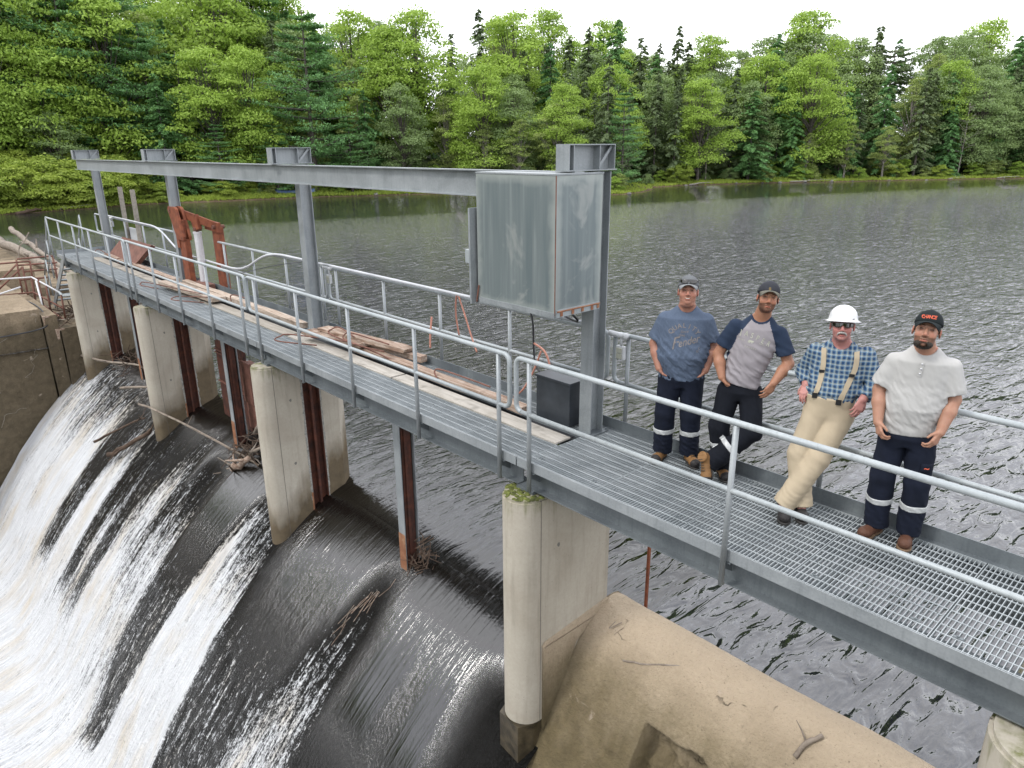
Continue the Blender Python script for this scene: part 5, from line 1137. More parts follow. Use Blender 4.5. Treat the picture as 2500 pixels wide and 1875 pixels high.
    t.fin((0.004, 0.0038, 0.003), 0.03, 0.0, n); t.link(t.range(rough, 0.0, 0.6, 1.85, 1.30), t.b.inputs['IOR'])
    mx = t.new('ShaderNodeMixShader'); t.link(mask, mx.inputs[0]); t.link(t.b.outputs[0], mx.inputs[1]); t.link(foamsh.outputs[0], mx.inputs[2])
    t.link(mx.outputs[0], t.out.inputs[0]); MAT['spill_water'] = t.m
make_water_mats()
WP = [(9.0, -2.65), (3.2, -2.65), (2.4, -2.655), (1.8, -2.68), (1.35, -2.75), (1.0, -2.85), (.7, -3.0), (.4, -3.17), (.1, -3.38), (-.2, -3.62), (-.75, -4.10), (-1.45, -4.82), (-2.1, -5.6), (-2.7, -6.45), (-3.15, -7.15), (-3.6, -7.6), (-4.2, -7.82), (-5.2, -7.9), (-16, -7.9)]
def smooth_profile(P, step=0.05):
    P = np.array(P); d = np.r_[0, np.cumsum(np.hypot(*np.diff(P, axis=0).T))]
    s = np.arange(0, d[-1], 0.02); y = np.interp(s, d, P[:, 0]); z = np.interp(s, d, P[:, 1])
    k = np.exp(-0.5*(np.arange(-20, 21)*0.02/0.13)**2); k /= k.sum()
    y = np.convolve(np.pad(y, 20, 'edge'), k, 'valid'); z = np.convolve(np.pad(z, 20, 'edge'), k, 'valid')
    q = np.arange(0, s[-1], step); return q, np.interp(q, s, y), np.interp(q, s, z)
def grid_object(name, X, Y, Z, mat, uv=None, attr=None, kind=None, smooth=True):
    h, w = X.shape; v = np.stack([X, Y, Z], -1).reshape(-1, 3)
    i = np.arange((h-1)*(w-1)); r, c = i//(w-1), i % (w-1); a = r*w+c
    f = np.stack([a, a+1, a+w+1, a+w], -1)
    me = bpy.data.meshes.new(name); me.vertices.add(len(v)); me.vertices.foreach_set('co', v.ravel())
    me.loops.add(f.size); me.loops.foreach_set('vertex_index', f.ravel().astype(np.int32))
    me.polygons.add(len(f)); me.polygons.foreach_set('loop_start', (np.arange(len(f))*4).astype(np.int32)); me.polygons.foreach_set('loop_total', np.full(len(f), 4, np.int32))
    me.update(calc_edges=True)
    if uv is not None:
        U = me.uv_layers.new(name='UVMap'); uvv = np.stack([uv[0], uv[1]], -1).reshape(-1, 2)[f.ravel()]; U.data.foreach_set('uv', uvv.ravel().astype(np.float32))
    if attr is not None:
        A = me.color_attributes.new(name='flow', type='FLOAT_COLOR', domain='POINT'); A.data.foreach_set('color', attr.reshape(-1, 4).ravel().astype(np.float32))
    if smooth: me.shade_smooth()
    o = link_mesh(name, me, mat, fix=False)
    if kind: o['kind'] = kind
    return o
def sstep(x, a, b):
    t = np.clip((x-a)/(b-a), 0, 1); return t*t*(3-2*t)
q_, yy_, zz_ = smooth_profile(WP, 0.045)
keep = (yy_ > -15.5); q_, yy_, zz_ = q_[keep], yy_[keep], zz_[keep]
# sparse upstream rows, dense on the fall
xs = np.arange(-24.62, -4.44, 0.045)
X, S = np.meshgrid(xs, q_); Y = np.repeat(yy_[:, None], len(xs), 1); Z = np.repeat(zz_[:, None], len(xs), 1)
def noise1(x, seed, f):
    r = np.random.RandomState(seed); k = r.rand(4096)
    i = np.floor(x*f).astype(int); t = x*f-i; t = t*t*(3-2*t); return k[i % 4096]*(1-t)+k[(i+1) % 4096]*t
def noise2(x, y, seed, fx, fy):
    r = np.random.RandomState(seed); k = r.rand(256, 256); i = np.floor(x*fx).astype(int); j = np.floor(y*fy).astype(int)
    tx = x*fx-i; ty = y*fy-j; tx = tx*tx*(3-2*tx); ty = ty*ty*(3-2*ty)
    return (k[i % 256, j % 256]*(1-tx)+k[(i+1) % 256, j % 256]*tx)*(1-ty)+(k[i % 256, (j+1) % 256]*(1-tx)+k[(i+1) % 256, (j+1) % 256]*tx)*ty
def strand(x0, x1, ys, yf, st, soft=0.35, spread=0.0):
    g = np.clip(ys-Y, 0, 9)
    a = sstep(X, x0-spread*g-soft, x0-spread*g+soft*0.4)*(1-sstep(X, x1+spread*g-soft*0.4, x1+spread*g+soft))
    return st*a*(0.42*(1-sstep(Y, ys-0.1, ys+0.5))+0.58*(1-sstep(Y, yf-0.9, ys)))
F = np.zeros_like(X)
for a in ((-24.6, -19.6, 0.35, -0.9, 0.92, 0.5), (-23.6, -23.0, 0.7, 0.1, 0.75, 0.2), (-22.2, -21.6, 0.5, 0.0, 0.7, 0.2), (-20.6, -19.8, 0.5, -0.3, 0.8, 0.3),
          (-18.5, -17.6, 0.2, -0.7, 0.85, 0.3, 0.05), (-16.9, -16.5, 0.1, -0.9, 0.6, 0.2), (-15.6, -15.0, 0.55, -0.2, 0.62, 0.2, 0.04), (-15.9, -13.9, -0.6, -1.7, 0.90, 0.4, 0.02),
          (-14.6, -13.7, 0.0, -0.9, 0.78, 0.3, 0.05), (-12.1, -10.9, 0.05, -0.7, 0.92, 0.25, 0.10), (-12.05, -11.8, 0.15, 0.0, 0.9, 0.10, 0.0),
          (-8.30, -7.95, 0.30, -0.9, 0.52, 0.3, 0.12), (-8.5, -8.1, -0.6, -1.9, 0.72, 0.45, 0.28)):
    F = np.maximum(F, strand(*a))
F = np.maximum(F, 0.93*(1-sstep(Y, -3.2, -1.9))*(1-sstep(X, -13.6, -12.6)))
F = np.maximum(F, 0.95*(1-sstep(Y, -3.6, -2.8)))
F -= 0.30*np.exp(-((X+19.05-0.12*Y)/0.26)**2)*sstep(Y, -3.0, -1.8)
F -= 0.22*np.exp(-((X+17.0)/0.55)**2)*sstep(Y, -1.9, -1.2)
F -= 0.30*np.exp(-((X+13.0)/0.45)**2)*sstep(Y, -2.7, -1.7)
F += (noise2(X, S, 3, 1.7, 0.35)-0.5)*0.28*sstep(-Y, -0.4, 0.4)
# turbulence level (ripples of the dark water)
F = np.maximum(F, 0.22*sstep(-Y, 0.2, 1.2)*(1-sstep(X, -9.0, -8.2))+0.14*sstep(-Y, 0.9, 1.8))
F = np.maximum(F, 0.26*(1-sstep(X, -16.0, -14.8))*sstep(-Y, -0.9, 0.1))
Rg = np.clip(F*1.6+0.01, 0, 1)
Rg = np.maximum(Rg, 0.55*(1-sstep(X, -15.2, -14.6))*sstep(-Y, -1.0, 0.2))
Rg = np.maximum(Rg, 0.75*sstep(-Y, 0.7, 1.8))
Rg = np.maximum(Rg, 0.6*sstep(X, -6.0-0.1*Y, -5.1-0.1*Y)*sstep(-Y, -0.6, -0.1))
Rg *= sstep(-Y, -1.3, 0.1); Rg = np.clip(Rg, 0.02, 1)
for xc, r_ in ((-10.9, 0.5), (-17.22, 0.5), (-23.66, 0.5), (-4.73, 0.4), (-7.96, 0.3), (-14.25, 0.35)):
    w = np.exp(-((X-xc)/r_)**2)*np.exp(-((Y+0.5)/0.9)**2); Rg = np.clip(Rg+0.5*w, 0, 1)
# surface relief: humps behind piers, ropes of foam, turbulence
amp = np.clip(F, 0, 1)
dz = amp*0.05*(noise2(X, S, 5, 3.0, 0.7)-0.5)*2+amp*0.035*(noise2(X, S, 6, 8.0, 2.2)-0.5)*2+Rg*0.010*(noise2(X, S, 8, 9.0, 3.5)-0.5)*2
dz += 0.10*np.exp(-((X+12.0)/0.16)**2)*sstep(-Y, 0.2, 0.9)*(1-sstep(-Y, 2.2, 3.0))
for xc in (-10.9, -17.22, -23.66): dz += 0.07*np.exp(-((np.abs(X-xc)-0.42-0.16*np.clip(0.6-Y, 0, 5))/0.14)**2)*sstep(-Y, -1.2, 0.2)*(1-sstep(-Y, 0.8, 2.4))
dz *= sstep(-Y, -1.7, -0.6)
pool = 1-sstep(Y, -6.0, -4.6)
dz += pool*0.18*(noise2(X, Y+40, 9, 0.9, 0.9)-0.5)*2+pool*0.09*(noise2(X, Y+40, 10, 2.6, 2.6)-0.5)*2
nrm_y, nrm_z = np.gradient(zz_, q_), -np.gradient(yy_, q_)   # in-plane normal
L_ = np.hypot(nrm_y, nrm_z); ny, nz = (-nrm_y/L_)[:, None], (nrm_z/L_)[:, None]
ny = np.where(nz < 0, -ny, ny); nz = np.abs(nz)
Y2 = Y+dz*ny*0.9; Z2 = Z+dz*nz
att = np.stack([np.clip(F, 0, 1), Rg, np.zeros_like(F), np.ones_like(F)], -1)
grid_object('spillway_water', X, Y2, Z2, 'spill_water', uv=(X, S), attr=att, kind='structure')
# plunge pool left of and beyond the sheet is walled by the abutment; pond upstream
m = MB()
m.add([(-400, 8.9, POND_Z), (400, 8.9, POND_Z), (400, 500, POND_Z), (-400, 500, POND_Z)], [(0, 1, 2, 3)])
m.add([(-4.461, 1.1, POND_Z), (400, 1.1, POND_Z), (400, 8.9, POND_Z), (-4.461, 8.9, POND_Z)], [(0, 1, 2, 3)])
m.add([(-400, -60, POND_Z), (-24.62, -60, POND_Z), (-24.62, 8.9, POND_Z), (-400, 8.9, POND_Z)], [(0, 1, 2, 3)])
o = m.build('pond_water', 'pond_water'); o['kind'] = 'structure'

# ================================================================== DAM AND ABUTMENT
dam = thing('concrete_dam', 'tan weathered concrete dam, its dry crest curving down right of the nearest pier', 'dam', (0, 0.5, -2.05))
DP = [(1.52, -4.4), (1.52, -2.6), (1.50, -2.10), (1.44, -2.03), (1.12, -2.05), (0.96, -2.09), (0.74, -2.27), (0.52, -2.56), (0.33, -2.88), (0.13, -3.24), (-0.12, -3.66), (-0.6, -4.5), (-1.2, -5.5), (-2.2, -7.2), (-3.0, -8.6)]
q2, y2, z2 = smooth_profile(DP, 0.025)
xs2 = np.concatenate([np.arange(-4.52, -2.2, 0.022), np.arange(-2.2, 3.0, 0.045), np.arange(3.0, 14, 0.5)])
X, S = np.meshgrid(xs2, q2); Y = np.repeat(y2[:, None], len(xs2), 1); Z = np.repeat(z2[:, None], len(xs2), 1)
rg = (noise2(X+50, S, 21, 1.2, 1.2)-0.5)*0.045+(noise2(X+50, S, 22, 5, 5)-0.5)*0.016+(noise2(X+50, S, 23, 14, 14)-0.5)*0.007
# broken recess in the face
nx0, nx1, nz1 = -3.36, -2.50, -2.63
zz = Z
inn = sstep(X, nx0-0.014, nx0+0.014)*(1-sstep(zz, nz1-0.05+0.12*(noise1(X, 31, 4)-0.5), nz1-0.02+0.12*(noise1(X, 31, 4)-0.5)))*(1-sstep(X, nx1-0.05, nx1+0.05+0.1*noise1(zz, 33, 6)))*(1-sstep(-zz, 3.32, 3.40))
rough_in = (noise2(X*1.0+9, S, 25, 7, 7)-0.5)*0.16+(noise2(X+9, S, 26, 17, 17)-0.5)*0.07
crack = 0.0
off = rg*(1-inn)+inn*(-0.30+rough_in)
gy, gz = np.gradient(z2, q2), -np.gradient(y2, q2); Ln = np.hypot(gy, gz)
nyy, nzz = (gy/Ln)[:, None], (gz/Ln)[:, None]
sgn = -1 if nzz[len(nzz)//3, 0] < 0 else 1
Y3 = Y+off*nyy*sgn; Z3 = Z+off*nzz*sgn
o = grid_object('crest', X, Y3, Z3, 'dam_concrete', smooth=True)
o.location = (0, -0.5, 2.05); o.parent = dam
m = MB(); ol = list(zip(y2[::4], z2[::4])); ol = [(a, b) for a, b in ol]; ol = ol+[(1.62, -8.6)]
m.prism(ol, 'x', -4.525, -4.515); m.build('end_face', 'old_concrete', dam)
m = MB(); m.prism([(0.09, -2.14), (1.155, -2.14), (1.16, -2.02), (0.13, -2.10)], 'x', -4.50, -4.465); m.build('ledge', 'dam_concrete', dam)
m = MB(); m.prism([(0.10, -3.26), (0.10, -2.16), (0.98, -2.16), (0.62, -2.34), (0.50, -2.62), (0.26, -3.0)], 'x', -4.53, -4.470); m.build('wedge_wall', 'dam_concrete', dam)
# spillway body under the water sheet
m = MB(); pl = [(a, b-0.28) for a, b in WP[2:] if a > -4.3]+[(-4.2, -9.5), (2.4, -9.5)]; m.prism(pl, 'x', -24.6, -4.53); m.build('spillway_body', 'old_concrete', dam)
def stick(name, pts, r0, r1, mat, label, twigs=0, group=None, cat='branch'):
    P_ = spline(pts, 4); n = len(P_); m = MB()
    P_ = [p+Vector((rnd.uniform(-1, 1), rnd.uniform(-1, 1), rnd.uniform(-1, 1)))*r0*0.35 for p in P_]
    m.tube(P_, [r0+(r1-r0)*i/(n-1) for i in range(n)], 7, jitter=0.12)
    for _ in range(twigs):
        i = rnd.randrange(n//4, n-1); d = Vector((rnd.uniform(-1, 1), rnd.uniform(-1, 1), rnd.uniform(-0.3, 1))).normalized(); L = min(0.45, rnd.uniform(4, 12)*r0)
        m.tube([P_[i], P_[i]+d*L*0.5, P_[i]+d*L+Vector((0, 0, rnd.uniform(-0.3, 0.3)*L))], [r0*0.45, r0*0.3, r0*0.12], 5)
    return tag(m.build(name, mat, smooth=True), label, cat, group)
stick('branch', [(-3.88, 0.72, -2.30), (-3.62, 0.80, -2.24), (-3.40, 0.90, -2.17), (-3.17, 0.98, -2.12)], 0.011, 0.008, 'driftwood', 'thin grey stick lying on the dry dam crest')
stick('branch', [(-4.12, 0.98, -2.08), (-4.2, 0.86, -2.14), (-4.16, 0.92, -2.06)], 0.006, 0.004, 'driftwood', 'tiny twig on the dam crest close to the nearest pier')
stick('branch', [(-1.98, 0.78, -2.22), (-1.93, 0.9, -2.12), (-1.86, 1.02, -2.06)], 0.024, 0.020, 'driftwood', 'short thick pale piece of driftwood on the dry dam crest at the lower right', 1)

ab = thing('concrete_abutment', 'brown stained concrete abutment with a stepped top at the far end of the dam', 'abutment', (-26, -1, -2))
def rough_box(x0, x1, y0, y1, z0, z1, name, mat, step=0.16, amp=0.035):
    m = MB(); 
    def face(o, u, v, nu, nv, nr):
        o, u, v, nr = map(np.array, (o, u, v, nr)); vs = []; fs = []
        for j in range(nv+1):
            for i in range(nu+1):
                p = o+u*(i/nu)+v*(j/nv); e = min(i, nu-i, 1)*min(j, nv-j, 1)
                w = (noise2(np.array([p[0]*1.3+p[2]+70]), np.array([p[1]*1.3+p[2]*0.7+70]), 44, 1.6, 1.6)[0]-0.5)*amp*2+rnd.uniform(-amp, amp)*0.25
                vs.append(p+nr*w*e)
        for j in range(nv):
            for i in range(nu): fs.append((j*(nu+1)+i, j*(nu+1)+i+1, (j+1)*(nu+1)+i+1, (j+1)*(nu+1)+i))
        m.add(vs, fs)
    nx_, ny_, nz_ = [max(2, min(40, int(abs(b-a)/step))) for a, b in ((x0, x1), (y0, y1), (z0, z1))]
    face((x0, y0, z1), (x1-x0, 0, 0), (0, y1-y0, 0), nx_, ny_, (0, 0, 1.0))
    face((x1, y0, z0), (0, y1-y0, 0), (0, 0, z1-z0), ny_, nz_, (1.0, 0, 0))
    face((x0, y0, z0), (x1-x0, 0, 0), (0, 0, z1-z0), nx_, nz_, (0, -1.0, 0))
    face((x1, y1, z0), (x0-x1, 0, 0), (0, 0, z1-z0), nx_, nz_, (0, 1.0, 0))
    face((x0, y1, z0), (0, y0-y1, 0), (0, 0, z1-z0), ny_, nz_, (-1.0, 0, 0))
    return m
rough_box(-30.5, -24.72, -16, -0.86, -9.5, -1.47, 'w', '').build('chute_wall', 'abutment_concrete', ab, smooth=False)
rough_box(-30.5, -24.50, -0.84, -0.48, -9.5, -1.66, 'w', '').build('wall_buttress', 'abutment_concrete', ab, smooth=False)
rough_box(-30.5, -24.30, -0.465, 1.45, -9.5, -2.05, 'w', '').build('lower_block', 'abutment_concrete', ab, smooth=False)
rough_box(-60, -30.52, -16, 1.3, -9.5, -1.75, 'w', '', 0.6).build('platform', 'abutment_concrete', ab, smooth=False)
rough_box(-33.5, -30.53, -5, 0.1, -1.76, -1.02, 'w', '').build('upper_block', 'abutment_concrete', ab, smooth=False)
m = MB(); m.prism([(-0.62, -2.05), (-0.38, -2.05), (-0.40, -2.09), (-0.52, -2.10), (-0.55, -2.35), (-0.60, -2.36)], 'x', -24.299, -24.26); m.prism([(-1.05+.2, -1.66), (-0.66, -1.66), (-0.68, -1.70), (-0.80, -1.71), (-0.82, -1.95)], 'x', -24.49, -24.45); m.build('edge_angle', 'weathered_timber', ab)
# cracks / efflorescence lines standing proud on the chute wall
m = MB()
for k in range(6):
    y_, z_ = rnd.uniform(-3.2, -1.0), rnd.uniform(-4.6, -1.9); pts = [(-24.70, y_, z_)]
    for i in range(7):
        y_ += rnd.uniform(-0.22, 0.10); z_ += rnd.uniform(-0.22, 0.06); pts.append((-24.695, y_, z_))
    m.tube(pts, 0.005, 4)
m.build('mineral_vein', 'grey_board', ab)
# logs and driftwood on the abutment
stick('log', [(-45, 0.9, -1.2), (-39, 0.9, -1.25), (-35, 1.2, -1.5), (-31.5, 1.3, -1.75), (-28.5, 1.3, -1.85)], 0.22, 0.13, 'driftwood', 'long barkless grey log lying on the abutment behind the rusty railings', 2, 'drift logs on the abutment', 'log')
stick('log', [(-46, 1.8, -0.9), (-41, 1.6, -1.1), (-36, 1.6, -1.45), (-32, 1.9, -1.9)], 0.14, 0.08, 'driftwood', 'paler log with a forked end above the long grey log', 3, 'drift logs on the abutment', 'log')
stick('log', [(-44, -1.2, -1.55), (-38, -0.9, -1.55), (-33.6, -0.4, -1.6)], 0.18, 0.12, 'driftwood', 'short dark log resting on the abutment at the left edge', 1, 'drift logs on the abutment', 'log')
stick('branch', [(-36.0, 0.40, -1.5), (-36, 0.58, -0.83), (-36, 0.8, -0.6), (-36, 1.02, -0.26)], 0.03, 0.02, 'driftwood', 'pale bare branch sticking up from the logs at the left edge', 0)
for k in range(7):
    a = rnd.uniform(0, 3.14); x_, y_ = rnd.uniform(-27.5, -24.6), rnd.uniform(-0.4, 1.0)
    stick('branch', [(x_, y_, -1.99), (x_+0.5*math.cos(a), y_+0.4*math.sin(a), -1.94), (x_+1.0*math.cos(a), y_+0.7*math.sin(a), -1.97)], 0.028, 0.012, 'driftwood', 'one of the dry twigs scattered on the abutment below the stair', 2, 'dry twigs on the abutment below the stair')
G_ = 'branches caught among the piers'
stick('branch', [(-24.2, -0.1, -2.95), (-22.6, 0.2, -2.85), (-21.2, 0.6, -2.72), (-20.3, 0.9, -2.75)], 0.04, 0.02, 'driftwood', 'pale branch resting against the farthest pier above the foam', 3, G_)
stick('branch', [(-20.6, 0.0, -3.12), (-19.3, 0.3, -2.85), (-18.1, 0.62, -2.6)], 0.04, 0.025, 'driftwood', 'pale branch leaning on the second farthest pier from the left', 1, G_)
stick('branch', [(-19.2, -1.1, -3.95), (-18.6, -0.6, -3.55), (-17.8, -0.2, -3.15)], 0.035, 0.02, 'wet_wood', 'dark wet branch across the foam left of the second farthest pier', 3, G_)
stick('log', [(-18.4, -1.0, -4.1), (-17.9, -0.6, -3.75), (-17.55, -0.15, -3.4)], 0.07, 0.045, 'wet_wood', 'short wet stump wedged against the second farthest pier', 2, G_, 'log')
stick('branch', [(-17.7, -0.3, -2.75), (-16.6, -0.25, -2.6), (-15.2, 0.2, -2.85), (-13.6, 0.5, -3.0), (-12.0, 0.85, -3.25)], 0.026, 0.022, 'driftwood', 'long pale branch spanning from the second farthest pier to the middle guide post', 2, G_)
for k, (p_, r_) in enumerate((([(-13.9, 0.9, -2.7), (-13.3, 0.8, -2.3), (-12.9, 0.7, -2.1)], 0.05), ([(-13.6, 0.7, -3.2), (-13.2, 0.5, -2.8), (-12.6, 0.5, -2.5)], 0.05), ([(-13.9, 0.4, -3.5), (-13.6, 0.3, -3.2), (-13.2, 0.5, -2.9)], 0.09), ([(-14.3, 0.1, -3.75), (-14.0, 0.2, -3.4), (-13.5, 0.4, -3.15)], 0.05))):
    stick('branch', p_, r_, r_*0.6, 'driftwood' if k != 2 else 'weathered_timber', ('upright branch', 'crossed branch', 'thick broken stump', 'dangling branch')[k]+' in the debris at the middle guide post', 3, 'debris at the middle guide post')
def debris(name, c, sp, n, r, mats, label, L=(0.2, 0.7)):
    m = MB()
    for _ in range(n):
        p = Vector((rnd.gauss(c[0], sp[0]), rnd.gauss(c[1], sp[1]), rnd.gauss(c[2], sp[2]))); d = Vector((rnd.uniform(-1, 1), rnd.uniform(-1, 1), rnd.uniform(-0.9, 0.9))).normalized()*rnd.uniform(*L)
        m.tube([p-d/2, p+Vector((rnd.uniform(-.04, .04),)*3), p+d/2], [r*rnd.uniform(0.5, 1.2)]*3, 4)
    o = m.build(name, mats); o['kind'] = 'stuff'; return tag(o, label, 'debris')
debris('twig_tangle', (-13.6, 0.75, -3.05), (0.25, 0.22, 0.25), 110, 0.012, 'wet_wood', 'dark tangle of twigs at the foot of the middle guide post')
debris('twig_tangle', (-7.72, 0.80, -3.0), (0.09, 0.10, 0.22), 110, 0.008, 'wet_wood', 'brown weed and twigs caught on the nearest guide post', (0.12, 0.4))
debris('twig_tangle', (-25.8, 0.5, -2.0), (0.8, 0.4, 0.05), 150, 0.014, 'wet_wood', 'litter of brown twigs on the abutment by the stair')
debris('twig_tangle', (-21.3, 0.95, -2.75), (0.8, 0.3, 0.12), 120, 0.014, 'wet_wood', 'dark twigs floating between the two far piers')
m = MB()
for _ in range(14):
    t0 = rnd.uniform(0, 1); x_ = -7.9-0.5*t0*rnd.uniform(0.5, 1.2); y_ = 0.42-0.75*t0; z_ = np.interp(y_, [a for a, b in WP][::-1], [b for a, b in WP][::-1])+0.05
    m.tube([(x_, y_, z_), (x_+rnd.uniform(-.05, .05), y_-0.12, z_-0.08), (x_+rnd.uniform(-.08, .08), y_-0.28, z_-0.20)], 0.0035, 4)
o = m.build('water_weed', 'weathered_timber'); o['kind'] = 'stuff'; tag(o, 'yellow brown weed trailing in the flow from the nearest guide post', 'weed')

# ================================================================== FAR BANK
SH = [(-120, -70), (-88, -30), (-83, -8), (-82, 5.6), (-86.5, 21.6), (-83, 39.7), (-75.7, 55.7), (-63, 63.5), (-58.2, 67.4), (-59, 73), (-64.5, 84), (-65, 93), (-57.6, 109), (-47, 128), (-35, 149), (-12, 186), (40, 232), (120, 262), (260, 290)]
SHa = np.array(SH, float)
def shore_dist(x, y):
    x, y = np.asarray(x, float), np.asarray(y, float); best = np.full(x.shape, 1e9); sg = np.ones(x.shape)
    for (ax, ay), (bx, by) in zip(SH[:-1], SH[1:]):
        dx, dy = bx-ax, by-ay; t = np.clip(((x-ax)*dx+(y-ay)*dy)/(dx*dx+dy*dy), 0, 1)
        d = np.hypot(x-(ax+t*dx), y-(ay+t*dy)); s = np.sign(dx*(y-ay)-dy*(x-ax)); u = d < best-1e-6
        best = np.where(u, d, best); sg = np.where(u, s, sg)
    return best*sg
def ground_h(x, y):
    d = shore_dist(x, y)+1.2*(noise2(np.asarray(x)+400, np.asarray(y)+400, 51, 0.22, 0.22)-0.5)
    h = np.where(d < 0, 0.35*np.maximum(d, -6), 0.10*np.clip(d, 0, 3)+0.12*np.clip(d-3, 0, 12)+0.10*np.clip(d-12, 0, 60))
    return POND_Z-0.02+h+np.clip(d, 0, 4)/4*0.5*(noise2(np.asarray(x)+400, np.asarray(y)+400, 52, 0.3, 0.3)-0.4)
gx = np.concatenate([np.arange(-260, -100, 5), np.arange(-100, 0, 1.4), np.arange(0, 262, 7)]); gy_ = np.concatenate([np.arange(-72, -10, 5), np.arange(-10, 160, 1.4), np.arange(160, 400, 7)])
X, Y = np.meshgrid(gx, gy_); Z = ground_h(X, Y)
t = NT('bank_ground'); p = t.pos('world'); z = t.sep(p)[2]
c = t.ramp(t.noise(p, 0.9, 6, 0.65), [(0.3, (0.030, 0.045, 0.012)), (0.5, (0.055, 0.085, 0.018)), (0.7, (0.10, 0.13, 0.03))])
mud = t.ramp(t.noise(p, 2.5, 5, 0.7), [(0.3, (0.10, 0.065, 0.04)), (0.7, (0.24, 0.18, 0.12))])
zz = t.math('ADD', z, t.math('MULTIPLY', t.math('SUBTRACT', t.noise(p, 0.5, 4), 0.5), 0.5))
c = t.mix(t.range(zz, -2.55, -2.25, 1.0, 0.0), c, mud)
t.fin(c, 0.95, 0, t.bump(t.noise(p, 6, 4), 0.6, 0.1), 0.1); MAT['bank_ground'] = t.m
_fb = grid_object('far_bank', X, Y, Z, 'bank_ground', kind='structure')
import bmesh as _bmh
_b = _bmh.new(); _b.from_mesh(_fb.data)
_c = np.array([f.calc_center_median()[:2] for f in _b.faces]); _sd = shore_dist(_c[:, 0], _c[:, 1]); _b.faces.ensure_lookup_table()
_bmh.ops.delete(_b, geom=[_b.faces[i] for i in np.nonzero((_sd < -9) | (_c[:, 0] > -48+0.0*_c[:, 1]) & (_c[:, 1] < 60))[0]], context='FACES'); _b.to_mesh(_fb.data); _b.free()

# ------------------------------------------------------------------ foliage
def m_leaf(name, a, b, trans=0.35):
    t = NT(name); oi = t.new('ShaderNodeObjectInfo').outputs['Random']
    p = t.pos('world'); n = t.noise(p, 0.55, 4, 0.6)
    f = t.math('ADD', t.math('MULTIPLY', oi, 0.55), t.math('MULTIPLY', n, 0.75)); f = t.math('SUBTRACT', f, 0.18, clamp=True)
    col = t.mix(f, a, b)
    geo = t.new('ShaderNodeNewGeometry')
    rp = geo.outputs['Random Per Island']
    col = t.mix(t.math('MULTIPLY', rp, 0.45), col, tuple(min(1, x*1.7+0.01) for x in b))
    d = t.new('ShaderNodeBsdfPrincipled'); t.link(col, d.inputs['Base Color']); d.inputs['Roughness'].default_value = 0.55; d.inputs['Specular IOR Level'].default_value = 0.25
    tr = t.new('ShaderNodeBsdfTranslucent'); t.link(t.mix(0.5, col, (0.20, 0.30, 0.03)), tr.inputs[0])
    mx = t.new('ShaderNodeMixShader'); mx.inputs[0].default_value = trans
    t.link(d.outputs[0], mx.inputs[1]); t.link(tr.outputs[0], mx.inputs[2]); t.link(mx.outputs[0], t.out.inputs[0]); MAT[name] = t.m
m_leaf('leaf_maple', (0.13, 0.22, 0.035), (0.32, 0.45, 0.08), 0.45)
m_leaf('leaf_birch', (0.155, 0.21, 0.06), (0.31, 0.37, 0.12), 0.45)
m_leaf('leaf_spruce', (0.075, 0.115, 0.06), (0.165, 0.215, 0.10), 0.2)
m_leaf('leaf_pine', (0.06, 0.15, 0.06), (0.14, 0.28, 0.09), 0.25)
m_leaf('leaf_bush', (0.12, 0.19, 0.035), (0.32, 0.39, 0.065), 0.45)
m_leaf('leaf_grey', (0.11, 0.17, 0.07), (0.23, 0.31, 0.12), 0.35)
t = NT('bark'); p = t.pos('object', (6, 6, 1.2)); t.fin(t.ramp(t.noise(p, 3, 5), [(0.3, (0.05, 0.042, 0.035)), (0.7, (0.17, 0.15, 0.13))]), 0.9); MAT['bark'] = t.m
t = NT('bark_pale'); p = t.pos('object', (3, 3, 3)); t.fin(t.ramp(t.noise(p, 3, 5), [(0.3, (0.20, 0.18, 0.15)), (0.7, (0.42, 0.39, 0.35))]), 0.9); MAT['bark_pale'] = t.m
def leaves_mesh(name, P_, N_, size, mat, aspect=0.62, droop=0.0):
    # P_: leaf centres, N_: facing normals
    k = len(P_); R = NR.randn(k, 3); T = np.cross(N_, R); T /= np.linalg.norm(T, axis=1)[:, None]+1e-9; B = np.cross(N_, T)
    s = size*(0.6+0.8*NR.rand(k))[:, None]; a = T*s; b = B*s*aspect
    V = np.stack([P_-a, P_+b*0.9-a*0.1, P_+a, P_-b*0.9+a*0.1], 1).reshape(-1, 3)
    me = bpy.data.meshes.new(name); me.vertices.add(len(V)); me.vertices.foreach_set('co', V.ravel())
    me.loops.add(k*4); me.loops.foreach_set('vertex_index', np.arange(k*4, dtype=np.int32))
    me.polygons.add(k); me.polygons.foreach_set('loop_start', (np.arange(k)*4).astype(np.int32)); me.polygons.foreach_set('loop_total', np.full(k, 4, np.int32))
    me.update(calc_edges=True); me.materials.append(MAT[mat]); return me
def wood_mesh(name, tubes, mat):
    m = MB()
    for pts, r0, r1, n in tubes:
        k = len(pts); m.tube(pts, [r0+(r1-r0)*i/(k-1) for i in range(k)], n, cap=False)
    me = bpy.data.meshes.new(name); me.from_pydata(m.v, [], m.f); me.update(); me.shade_smooth(); me.materials.append(MAT[mat]); return me
